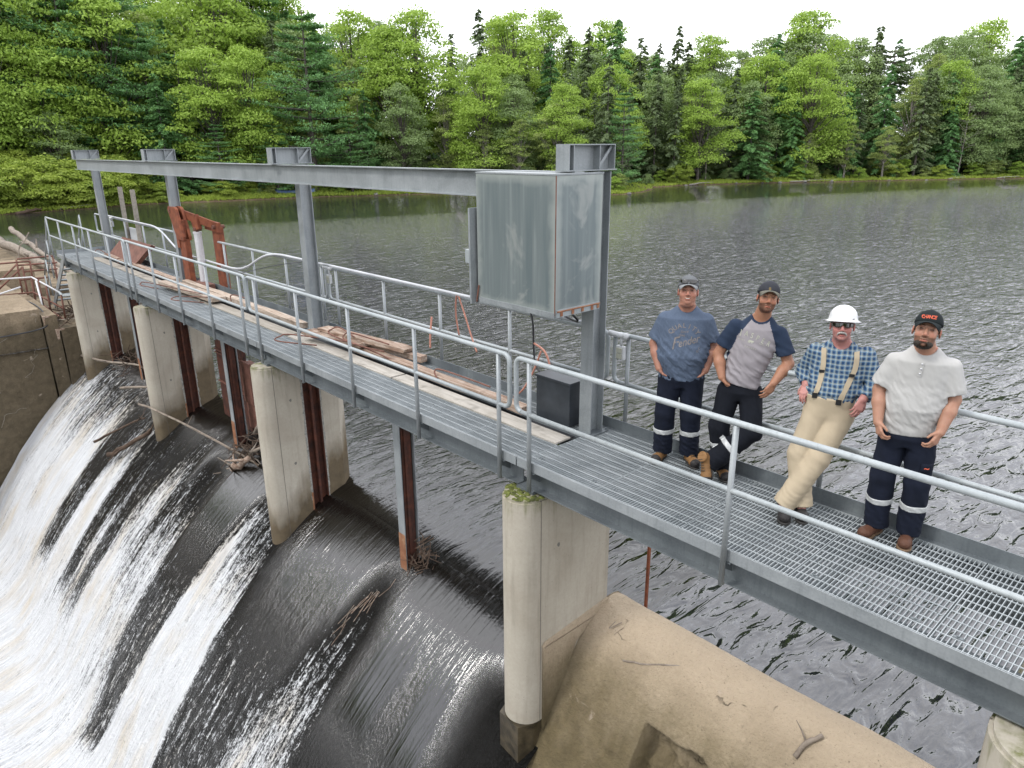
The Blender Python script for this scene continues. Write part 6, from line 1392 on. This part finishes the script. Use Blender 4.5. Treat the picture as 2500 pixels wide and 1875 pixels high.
def proto_broadleaf(H, W, nl, nf, leaf, mat, bark='bark', base=0.25, lobes=(0.13, 0.24), seed=1, top=1.0):
    r = np.random.RandomState(seed); cs = []; tubes = [([(0, 0, 0), (r.uniform(-.2, .2), r.uniform(-.2, .2), H*0.35), (r.uniform(-.4, .4), r.uniform(-.4, .4), H*0.62), (0, 0, H*0.86)], H*0.016, H*0.003, 7)]
    for i in range(nl):
        t = (i+0.5)/nl; z = H*(base+(1-base)*t**0.85*0.93)
        env = W*0.5*math.sin(math.pi*min(1, (0.16+0.80*t))**0.9)**0.8*top
        a = r.uniform(0, 6.28); rr = env*r.uniform(0.35, 0.95); c = np.array([rr*math.cos(a), rr*math.sin(a), z])
        cs.append((c, H*r.uniform(*lobes)*(1.1-0.5*t)))
        tubes.append(([(0, 0, z*0.62), tuple(c*np.array([.5, .5, 0])+np.array([0, 0, z*0.80])), tuple(c)], H*0.0055, H*0.0012, 5))
    Ps, Ns = [], []
    tot = sum(q**2 for _, q in cs)
    for c, q in cs:
        k = int(nf*q**2/tot); d = unit(r.randn(k, 3)); d[:, 2] = np.where(d[:, 2] < -0.2, -d[:, 2]*0.5, d[:, 2])
        lump = 1+0.22*np.sin(d[:, 0]*7+c[0])*np.sin(d[:, 1]*8+c[1])*np.cos(d[:, 2]*6+c[2])
        rad = q*lump*(1-0.45*r.rand(k)**2.2); P_ = c+d*rad[:, None]*np.array([1.15, 1.15, 0.72])
        Ps.append(P_); Ns.append(unit(d*0.7+r.randn(k, 3)*0.55+np.array([0, 0, 0.45])))
    return leaves_mesh('crown', np.concatenate(Ps), np.concatenate(Ns), leaf, mat), wood_mesh('trunk', tubes, bark)
def _ps0():
    pass
def proto_spruce(H, W, nf, leaf, mat, seed=1, sparse=0.0, pw=0.9):
    r = np.random.RandomState(seed); Ps, Ns = [], []; tubes = [([(0, 0, 0), (0, 0, H*0.5), (0, 0, H*0.995)], H*0.013, H*0.001, 6)]
    nb = int(H*9); per = max(6, nf//nb)
    for i in range(nb):
        t = r.rand()**0.82; z = H*(0.05+0.94*t); L = W*0.5*((1-t)**pw)*r.uniform(0.6, 1.15)+0.28
        if r.rand() < sparse*(1-t): continue
        a = r.uniform(0, 6.28); dr = np.array([math.cos(a), math.sin(a), 0]); k = max(4, int(per*(0.35+L/(W*0.5))))
        u = r.rand(k)**0.7; zz = z+L*(0.12*u-0.42*u**1.6); sd = np.array([-dr[1], dr[0], 0])
        w = (r.rand(k)-0.5)*L*0.42*(1-u*0.55); P_ = dr*(u*L)[:, None]+sd*w[:, None]; P_[:, 2] += zz-np.abs(w)*0.35-r.rand(k)*0.10*L
        Ps.append(P_); Ns.append(unit(np.array([0, 0, 0.9])+dr*0.35+r.randn(k, 3)*0.42))
        if i % 3 == 0: tubes.append(([(0, 0, z), tuple(dr*L*0.9+np.array([0, 0, z-0.22*L]))], 0.03, 0.008, 3))
    return leaves_mesh('crown', np.concatenate(Ps), np.concatenate(Ns), leaf, mat, 0.42), wood_mesh('trunk', tubes, 'bark')
def proto_pine(H, W, nf, leaf, mat, seed=1, bare=0.08, whorls=17, flat=False):
    r = np.random.RandomState(seed); Ps, Ns = [], []; tubes = [([(0, 0, 0), (0.1, 0, H*0.5), (0, 0.05, H*0.98)], H*0.017, H*0.003, 7)]; tips = []
    for i in range(whorls):
        t = (i+r.rand()*0.5)/whorls; z = H*(bare+(0.99-bare)*t)
        env = W*0.5*(math.sin(math.pi*min(1, 0.30+0.68*t))**0.75 if not flat else (0.5+0.5*math.sin(math.pi*t*0.9)))
        for b in range(r.randint(5, 8)):
            a = r.uniform(0, 6.28); dr = np.array([math.cos(a), math.sin(a), 0]); L = env*r.uniform(0.55, 1.1); rise = r.uniform(0.02, 0.22)
            end = dr*L+np.array([0, 0, z+rise*L]); tubes.append(([(0, 0, z), tuple(end*0.55+np.array([0, 0, z*0.45-0.03*L])), tuple(end)], 0.05+0.01*L, 0.012, 4))
            for u in np.linspace(0.35, 1.0, 5):
                tips.append((dr*L*u+np.array([0, 0, z+rise*L*u*u]), 0.10*L+0.28*(1.25-0.35*u)))
                if u > 0.5:
                    s = np.array([-dr[1], dr[0], 0])*(1 if r.rand() < 0.5 else -1)*L*0.22; tips.append((dr*L*u+s*u+np.array([0, 0, z+rise*L*u*u]), 0.07*L+0.25))
    per = max(5, nf//len(tips))
    for c, q in tips:
        d = unit(r.randn(per, 3)); P_ = c+d*(q*(0.5+0.5*r.rand(per)))[:, None]*np.array([1.25, 1.25, 0.34]); Ps.append(P_); Ns.append(unit(np.array([0, 0, 0.8])+r.randn(per, 3)*0.5))
    return leaves_mesh('crown', np.concatenate(Ps), np.concatenate(Ns), leaf, mat, 0.40), wood_mesh('trunk', tubes, 'bark')
def proto_dead(H, seed=1):
    r = np.random.RandomState(seed); tubes = [([(0, 0, 0), (r.uniform(-.3, .3), 0, H*.5), (r.uniform(-.8, .8), r.uniform(-.5, .5), H)], H*0.010, H*0.002, 6)]
    for i in range(26):
        z = H*r.uniform(0.25, 0.97); a = r.uniform(0, 6.28); L = (H-z)*0.30+H*0.05; e = np.array([math.cos(a)*L, math.sin(a)*L, z+L*r.uniform(0.1, 0.9)])
        tubes.append(([(0, 0, z), tuple(e*0.5+np.array([0, 0, z*0.5])), tuple(e)], H*0.004, H*0.001, 4))
        for _ in range(2): tubes.append(([tuple(e*0.6+np.array([0, 0, z*0.4])), tuple(e*0.8+r.randn(3)*L*0.22+np.array([0, 0, z*0.2]))], H*0.002, H*0.0007, 3))
    return wood_mesh('trunk', tubes, 'bark_pale')
PR = {}
PR['maple'] = [proto_broadleaf(15, 9.5, 64, 21000, 0.125, 'leaf_maple', seed=s, base=0.12, lobes=(0.075, 0.15)) for s in (1, 2, 3)]
PR['grey'] = [proto_broadleaf(13, 7.4, 60, 16000, 0.115, 'leaf_grey', seed=s, base=0.12, lobes=(0.07, 0.14)) for s in (4, 5)]
PR['birch'] = [proto_broadleaf(12, 5.2, 46, 10000, 0.10, 'leaf_birch', 'bark_pale', seed=s, base=0.16, lobes=(0.045, 0.10)) for s in (6, 7)]
PR['spruce'] = [proto_spruce(15, 5.0, 15000, 0.15, 'leaf_spruce', seed=s, sparse=0.12) for s in (8, 9, 10)]
PR['fir'] = [proto_spruce(13, 6.4, 15000, 0.16, 'leaf_pine', seed=s, pw=0.8) for s in (11, 12)]
PR['pine'] = [proto_pine(18, 13, 26000, 0.15, 'leaf_pine', seed=13), proto_pine(16, 9.5, 20000, 0.14, 'leaf_pine', seed=14)]
PR['toppine'] = [proto_pine(17, 8, 7000, 0.20, 'leaf_spruce', seed=15, bare=0.5, whorls=10, flat=True)]
PR['dead'] = [(None, proto_dead(12, s)) for s in (16, 17)]
PR['bush'] = [proto_broadleaf(3.2, 4.4, 26, 7000, 0.09, 'leaf_bush', seed=s, base=0.10, lobes=(0.14, 0.28)) for s in (18, 19)]
PR['shrub'] = [proto_broadleaf(3.4, 3.6, 26, 6000, 0.09, l_, seed=s, base=0.10, lobes=(0.12, 0.26)) for s, l_ in ((20, 'leaf_birch'), (21, 'leaf_grey'), (22, 'leaf_maple'))]
HT = dict(maple=15, grey=13, birch=12, spruce=15, fir=13, pine=18, toppine=17, dead=12, bush=3.2, shrub=3.4)
KIND = dict(maple=('maple_tree', 'bright green broadleaf tree in the far bank forest', 'bright green broadleaf trees of the far bank'),
            grey=('broadleaf_tree', 'grey green broadleaf tree in the far bank forest', 'grey green broadleaf trees of the far bank'),
            birch=('birch_tree', 'slender pale green birch at the edge of the far bank forest', 'slender birches of the far bank'),
            spruce=('spruce_tree', 'dark grey green spruce in the far bank forest', 'dark spruces of the far bank'),
            fir=('fir_tree', 'deep green fir in the far bank forest', 'deep green firs of the far bank'),
            pine=('pine_tree', 'layered green white pine in the far bank forest', 'white pines of the far bank'),
            toppine=('pine_tree', 'tall pine with a bare trunk standing above the forest skyline', 'tall bare trunked pines'),
            dead=('dead_tree', 'bare dead tree with pale branches in the far bank forest', 'dead trees of the far bank'),
            shrub=('bush', 'green shrub on the far bank shore', 'green shrubs under the trees of the far bank'),
            bush=('bush', 'yellow green bush on the far bank shore', 'bushes along the far bank shore'))
PLANTED = []
MARKS = [(10, 'beyond the left picture edge'), (90, 'at the left picture edge'), (175, 'left of the farthest column'), (260, 'behind the farthest column'), (430, 'behind the hoist frame'), (600, 'left of the third column'), (720, 'around the third column'), (900, 'above the overhead beam'), (1060, 'left of the steel box'), (1200, 'behind the steel box'), (1330, 'around the nearest column'), (1450, 'just right of the nearest column'), (1540, 'above the leftmost man'), (1680, 'above the second man'), (1780, 'left of the hard hat'), (1880, 'above the hard hat'), (2010, 'above the rightmost man'), (9999, 'at the right picture edge')]
ORD = 'leftmost second third fourth fifth sixth seventh eighth ninth tenth eleventh twelfth thirteenth fourteenth fifteenth sixteenth seventeenth eighteenth nineteenth twentieth'.split()+['twenty '+w for w in 'first second third fourth fifth sixth seventh eighth ninth'.split()]
CNAME = dict(maple='bright green broadleaf', grey='grey green broadleaf', birch='slender pale birch', spruce='dark spruce', fir='deep green fir', pine='layered white pine', toppine='bare trunked pine', dead='bare dead tree', bush='yellow green bush', shrub='mid green shrub')
def name_all():
    groups = {}
    for t_, kind, px, inl, h, lab in PLANTED:
        if lab: continue
        mk = next(m for lim, m in MARKS if px < lim); big = 'small' if h < HT[kind]*(1.05 if kind not in ('bush', 'shrub') else 0.5) else ('tall' if kind not in ('bush', 'shrub') and h > HT[kind]*1.4 else 'mid sized')
        row = ('in the shore row' if inl < 6 else 'in the front rows' if inl < 14 else 'in the middle rows' if inl < 28 else 'in the back rows') if kind not in ('bush', 'shrub') else ('at the waterline' if inl < 3 else 'up the bank')
        groups.setdefault((big, CNAME[kind], row, mk), []).append((px, t_))
    for (big, nm, row, mk), l in groups.items():
        l.sort(key=lambda q: q[0])
        for i, (_, t_) in enumerate(l):
            t_['label'] = (f'{big} {nm} {row}, {mk}' if len(l) == 1 else f'{ORD[min(i, 28)]} {big} {nm} {row}, {mk}')
def px_of(x, y):
    a = math.degrees(math.atan2(-x, y+4.414)); return 1106+math.tan(RAD(47.643-a))*1529.8/0.9489*0.945/0.945
def plant(kind, x, y, h=None, var=None, label=None, wide=1.0, dz=0.0):
    nm, lab, grp = KIND[kind]; v = PR[kind][rnd.randrange(len(PR[kind])) if var is None else var]
    s = (h or HT[kind]*rnd.uniform(0.85, 1.15))/HT[kind]; z = float(ground_h(np.array([x]), np.array([y]))[0])-0.15+dz
    if kind == 'bush':
        if not tag: return
    t = bpy.data.objects.new(nm, None); COL.objects.link(t); t.location = (x, y, z); t.rotation_euler.z = rnd.uniform(0, 6.28)
    w = s*wide*rnd.uniform(0.92, 1.08); t.scale = (w, w, s); t['label'] = label or lab; t['category'] = 'bush' if kind in ('bush', 'shrub') else 'tree'; t['group'] = grp
    if v[0] is not None:
        c = bpy.data.objects.new('crown', v[0]); COL.objects.link(c); c.parent = t
    b = bpy.data.objects.new('trunk' if kind not in ('bush', 'shrub') else 'stem', v[1]); COL.objects.link(b); b.parent = t
    PLANTED.append((t, kind, px_of(x, y), float(shore_dist(np.array([x]), np.array([y]))[0]), h or HT[kind]*s, label))
    return t
def at(dx, inland):
    # bearing given in degrees left of +Y as seen from the walkway end; inland distance from the shoreline
    a = RAD(dx); d = np.array([-math.sin(a), math.cos(a)])
    ts = np.arange(20, 330, 0.5); sd = shore_dist(0+d[0]*ts, -4.4+d[1]*ts); k = np.argmax(sd > inland); return d[0]*ts[k], -4.4+d[1]*ts[k]
def bear(px):   # photo column (0..2212) -> bearing, used only to list the trees in order
    return 47.643-math.degrees(math.atan((px-1106)/1529.8/0.9489*0.945))
KEY = [  # column, inland, kind, height, variant, label, width
 (300, 13, 'maple', 22, 0, 'tall bright yellow green maple, second big tree from the left edge', 1.0),
 (225, 17, 'maple', 25, 1, 'tall bright green maple next to the yellow green one, left part of the forest', 0.9),
 (175, 10, 'grey', 9.0, 0, 'low dark grey green rounded tree at the left shore behind the first column', 1.15),
 (60, 16, 'maple', 23, 2, 'tall green broadleaf tree nearest the left edge of the picture', 0.9),
 (505, 3, 'pine', 9.5, 1, 'small dark pine with drooping layers left of the big pine', 1.0),
 (700, 4, 'pine', 21.5, 0, 'biggest white pine with wide layered branches, above the overhead beam', 0.95),
 (775, 3, 'pine', 11, 1, 'lower dark green pine at the right foot of the biggest pine', 1.1),
 (620, 3, 'pine', 10, 1, 'lower pine at the left foot of the biggest pine', 1.0),
 (885, 5, 'grey', 14, 1, 'grey green broadleaf tree right of the biggest pine', 0.85),
 (1055, 3, 'birch', 9.0, 0, 'pale leaved birch at the shore, left of the steel box', 1.1),
 (1125, 3, 'birch', 9.4, 1, 'pale leaved birch right above the steel box', 1.1),
 (1200, 4, 'birch', 11, 0, 'yellow green birch just left of the nearest cap bracket', 1.2),
 (1135, 16, 'spruce', 17, 0, 'tall dark spruce with a thin tip on the skyline near the middle', 0.9),
 (1255, 12, 'spruce', 15, 1, 'dark spruce behind the nearest column', 1.0),
 (1337, 3, 'pine', 14, 1, 'bright green conical pine right of the nearest column', 0.85),
 (1440, 6, 'spruce', 14, 2, 'dark spruce first to the right of the bright conical pine', 1.2),
 (1500, 6, 'spruce', 15, 0, 'tall dark spruce above the men, second right of the conical pine', 1.2),
 (1600, 4, 'fir', 14, 0, 'wide drooping hemlock like fir over the shore, above the second man', 1.5),
 (1560, 8, 'spruce', 17, 1, 'tall spruce behind the wide drooping fir', 1.1),
 (1700, 8, 'maple', 17, 1, 'bright green maple right of the wide drooping fir', 0.9),
 (1665, 22, 'grey', 21, 0, 'tall round topped tree on the skyline above the second man', 0.8),
 (1465, 26, 'grey', 19, 1, 'round topped tree on the skyline right of the nearest column', 0.9),
 (1870, 24, 'toppine', 21, 0, 'lone pine top standing clear above the skyline on the right', 1.0),
 (1780, 10, 'dead', 15, 0, 'tall bare dead tree in the forest right of the second man', 1.0),
 (1470, 2.0, 'bush', 3.0, 0, 'grey green bush leaning over the shore right of the nearest column', 0.8),
 (1720, 2, 'birch', 8, 1, 'pale birch leaning over the water above the second man', 1.0),
 (1800, 3, 'birch', 10, 0, 'yellow green small tree at the shore above the man in the hard hat', 1.2),
 (1880, 3, 'birch', 9, 1, 'pale green small tree at the shore right above the hard hat', 1.2),
 (1960, 6, 'spruce', 17, 2, 'tall grey green spruce at the shore right of the hard hat', 1.1),
 (2060, 9, 'grey', 19, 1, 'tall pale green round crowned tree near the right edge', 0.9),
 (2010, 4, 'fir', 12, 1, 'dark green fir at the shore, below the round crowned tree', 1.0),
 (2100, 4, 'fir', 11, 0, 'deep green pointed fir near the right edge', 1.0),
 (2175, 5, 'fir', 16, 1, 'green fir at the right edge of the picture', 1.1),
 (2130, 14, 'spruce', 21, 0, 'dark tall spruce on the skyline near the right edge', 1.1),
 (2190, 22, 'spruce', 22, 1, 'dark tall spruce on the skyline at the right edge', 1.0),
]
for px, inl, kd, h, var, lab, wd in KEY:
    x_, y_ = at(bear(px), inl); plant(kd, x_, y_, h, var, lab, wd)
def fill(n, p0, p1, i0, i1, mix, hs=1.0, sep=3.2, seed=0):
    r = random.Random(seed); put = []; c = 0
    for _ in range(n*14):
        if c >= n: break
        px = r.uniform(p0, p1); inl = r.uniform(i0, i1); x_, y_ = at(bear(px), inl)
        if any((x_-a)**2+(y_-b)**2 < sep*sep for a, b in put): continue
        put.append((x_, y_)); kd = r.choices([k for k, _ in mix], [w for _, w in mix])[0]
        plant(kd, x_, y_, HT[kd]*hs*r.uniform(0.85, 1.2)*(0.88 if kd == 'spruce' else 1.0)*(1+0.12*max(0, min(1, (px-1500)/600)))); c += 1
L_ = (('maple', 6), ('grey', 3), ('birch', 1), ('fir', 1), ('pine', 1)); M_ = (('maple', 3), ('birch', 3), ('spruce', 3), ('grey', 3), ('fir', 2)); R_ = (('spruce', 7), ('maple', 2.2), ('fir', 4), ('grey', 3.5), ('birch', 2), ('dead', 0.6))
fill(14, 370, 640, 6, 16, L_, 1.05, 3.4, 1); fill(14, -120, 380, 14, 22, L_, 1.2, 4.0, 11); fill(52, -160, 680, 20, 50, L_, 1.6, 4.0, 2)
fill(18, 640, 1300, 4, 14, M_, 0.95, 3.0, 3); fill(48, 620, 1350, 14, 46, M_, 1.5, 3.8, 4)
fill(46, 1290, 2350, 3.0, 12, R_, 1.08, 3.0, 5); fill(80, 1290, 2420, 12, 46, R_, 1.5, 3.8, 6)
for i in range(84):
    px = rnd.uniform(-90, 560) if i < 24 else rnd.uniform(-90, 380); inl = rnd.uniform(0.8, 4) if px > 350 else rnd.uniform(1.5, 14); x_, y_ = at(bear(px), inl); plant('bush', x_, y_, rnd.uniform(2.0, 3.6)*(1.3 if px < 330 else 0.6), wide=1.2)
for i in range(120):
    px = rnd.uniform(560, 2300); inl = rnd.uniform(1.6, 8); x_, y_ = at(bear(px), inl); plant('bush' if i % 7 == 0 else 'shrub', x_, y_, rnd.uniform(1.0, 3.2)*(0.6 if px < 1000 and inl < 4 else 1.0))
name_all()
# shore grass
k = 26000; pxs = NR.uniform(-120, 2350, k); P_ = []
bt = {}
for i in range(220):
    b = bear(-120+i*2470/219); bt[i] = [at(b, v) for v in (0.15, 1.5, 4.0)]
for q in pxs:
    i = min(219, max(0, int((q+120)/2470*219))); u = NR.rand()**1.6*2
    a, b = (bt[i][0], bt[i][1]) if u < 1 else (bt[i][1], bt[i][2]); u = u % 1.0
    P_.append((a[0]+(b[0]-a[0])*u+NR.randn()*0.5, a[1]+(b[1]-a[1])*u+NR.randn()*0.5))
P_ = np.array(P_); gz_ = ground_h(P_[:, 0], P_[:, 1]); P3 = np.c_[P_, gz_+0.18]; P3 = P3[gz_ > POND_Z+0.04]
N_ = unit(NR.randn(len(P3), 3)*np.array([1, 1, 0.25])); me = leaves_mesh('shore_grass', P3, N_, 0.26, 'leaf_bush', 0.22)
o = bpy.data.objects.new('shore_grass', me); COL.objects.link(o); o['kind'] = 'stuff'; tag(o, 'low yellow green grass and reeds along the far shoreline', 'grass')
# things on the far shore
x_, y_ = at(bear(655), 2.6); cz_ = float(ground_h(np.array([x_]), np.array([y_]))[0])+0.28
cn = thing('canoe', 'blue canoe lying upside down on the far shore, seen under the overhead beam', 'canoe', (x_, y_, cz_)); m = MB(); n_ = 12
vs = []
dirv = Vector((0.35, 0.94, 0)).normalized(); sdv = Vector((dirv.y, -dirv.x, 0))
for i in range(n_+1):
    u = i/n_*2-1; w = 0.46*(1-abs(u)**2.6)+0.02; hgt = 0.34+0.10*abs(u)**3
    for a in (-1, -0.75, 0, 0.75, 1): vs.append(Vector((x_, y_, cz_))+dirv*(u*2.4)+sdv*(a*w)+Vector((0, 0, (1-abs(a)**2.2)*hgt-0.12+0.08*abs(u)**3)))
m.add(vs, [(i*5+j, i*5+j+1, (i+1)*5+j+1, (i+1)*5+j) for i in range(n_) for j in range(4)]); m.build('hull', 'blue_plastic', cn, smooth=True)
m = MB(); m.tube([vs[i*5]+Vector((0, 0, -0.01)) for i in range(n_+1)], 0.02, 5); m.tube([vs[i*5+4]+Vector((0, 0, -0.01)) for i in range(n_+1)], 0.02, 5); m.build('gunwale', 'black_rubber', cn)
for (p0, p1, lab, r_) in ((60, 118, 'dark half sunken log at the left shoreline', 0.22), (150, 240, 'pale driftwood log on the left shoreline', 0.12), (1480, 1530, 'bleached driftwood on the shore right of the nearest column', 0.14), (1690, 1790, 'fallen grey tree with bare branches at the shore', 0.13), (2120, 2170, 'pale fallen log at the shore near the right edge', 0.14), (980, 1010, 'grey fallen trunk on the shore left of the steel box', 0.13), (2020, 2055, 'bleached root lying at the shore near the right edge', 0.12)):
    a_ = at(bear(p0), 0.2 if 'dark' not in lab else -0.6); b_ = at(bear(p1), 0.6)
    za, zb_ = [max(POND_Z+0.05, float(ground_h(np.array([v[0]]), np.array([v[1]]))[0])+0.1) for v in (a_, b_)]
    stick('drift_log', [(a_[0], a_[1], za), ((a_[0]+b_[0])/2, (a_[1]+b_[1])/2, (za+zb_)/2+0.12), (b_[0], b_[1], zb_+0.12)], r_*0.8, r_*0.4, 'wet_wood' if 'dark' in lab else 'bark_pale', lab, 9 if 'bare' in lab or 'root' in lab else 3, 'fallen wood on the far shore', 'log')
for i in range(26):
    px = rnd.uniform(700, 2250); x_, y_ = at(bear(px), rnd.uniform(-0.2, 0.8)); s = rnd.uniform(0.12, 0.32); m = MB(); m.ball((x_, y_, float(ground_h(np.array([x_]), np.array([y_]))[0])+s*0.2), s, 7, 5, (1.3, 1.1, 0.6))
    m.v = [tuple(c+rnd.uniform(-0.06, 0.06) for c in v) for v in m.v]; tag(m.build('shore_rock', 'patch_grey', smooth=True), 'small grey rock on the far shoreline', 'rock', 'rocks along the far shoreline')

# ================================================================== DOWNSTREAM BANKS (seen mirrored in the falling water)
gx = np.arange(-110, 90, 5.0); gy_ = np.arange(-120, -5.5, 5.0); X, Y = np.meshgrid(gx, gy_)
side = np.maximum(-28-X-0.15*(Y+12), X-16+0.1*(Y+12)); side = np.maximum(side, -72-Y)
Z = np.where(side < 0, -8.4, -8.4+np.clip(side, 0, 8)*0.75+np.clip(side-8, 0, 60)*0.12)
grid_object('downstream_bank', X, Y, Z, 'bank_ground', kind='structure')
m = MB(); m.add([(-45, -95, -7.93), (60, -95, -7.93), (60, -15.4, -7.93), (-45, -15.4, -7.93)], [(0, 1, 2, 3)]); m.add([(-4.4, -15.4, -7.93), (60, -15.4, -7.93), (60, -3.0, -7.93), (-4.4, -3.0, -7.93)], [(0, 1, 2, 3)])
o = m.build('river_water', 'pond_water'); o['kind'] = 'structure'
r_ = random.Random(5); k = 0
def zdown(x, y):
    sd = max(-28-x-0.15*(y+12), x-16+0.1*(y+12), -72-y); return -8.4 if sd < 0 else -8.4+min(sd, 8)*0.75+max(0, min(sd-8, 60))*0.12
for lab_, n_, fx, fy in (('left', 34, (-62, -33), (-70, -22)), ('right', 16, (20, 42), (-70, -14)), ('end', 26, (-50, 40), (-96, -76))):
    for _ in range(n_):
        x_, y_ = r_.uniform(*fx), r_.uniform(*fy); kd = r_.choice(['maple', 'grey', 'spruce', 'fir', 'maple']); nm, _l, _g = KIND[kd]; v = PR[kd][0]; s_ = r_.uniform(1.0, 1.35)
        t_ = bpy.data.objects.new(nm, None); COL.objects.link(t_); t_.location = (x_, y_, zdown(x_, y_)-0.2); t_.scale = (s_, s_, s_); t_.rotation_euler.z = r_.uniform(0, 6)
        t_['label'] = 'tree on the downstream bank outside the picture, mirrored in the falling water'; t_['category'] = 'tree'; t_['group'] = 'trees of the downstream banks'
        for nm2, me2 in (('crown', v[0]), ('trunk', v[1])):
            c_ = bpy.data.objects.new(nm2, me2); COL.objects.link(c_); c_.parent = t_
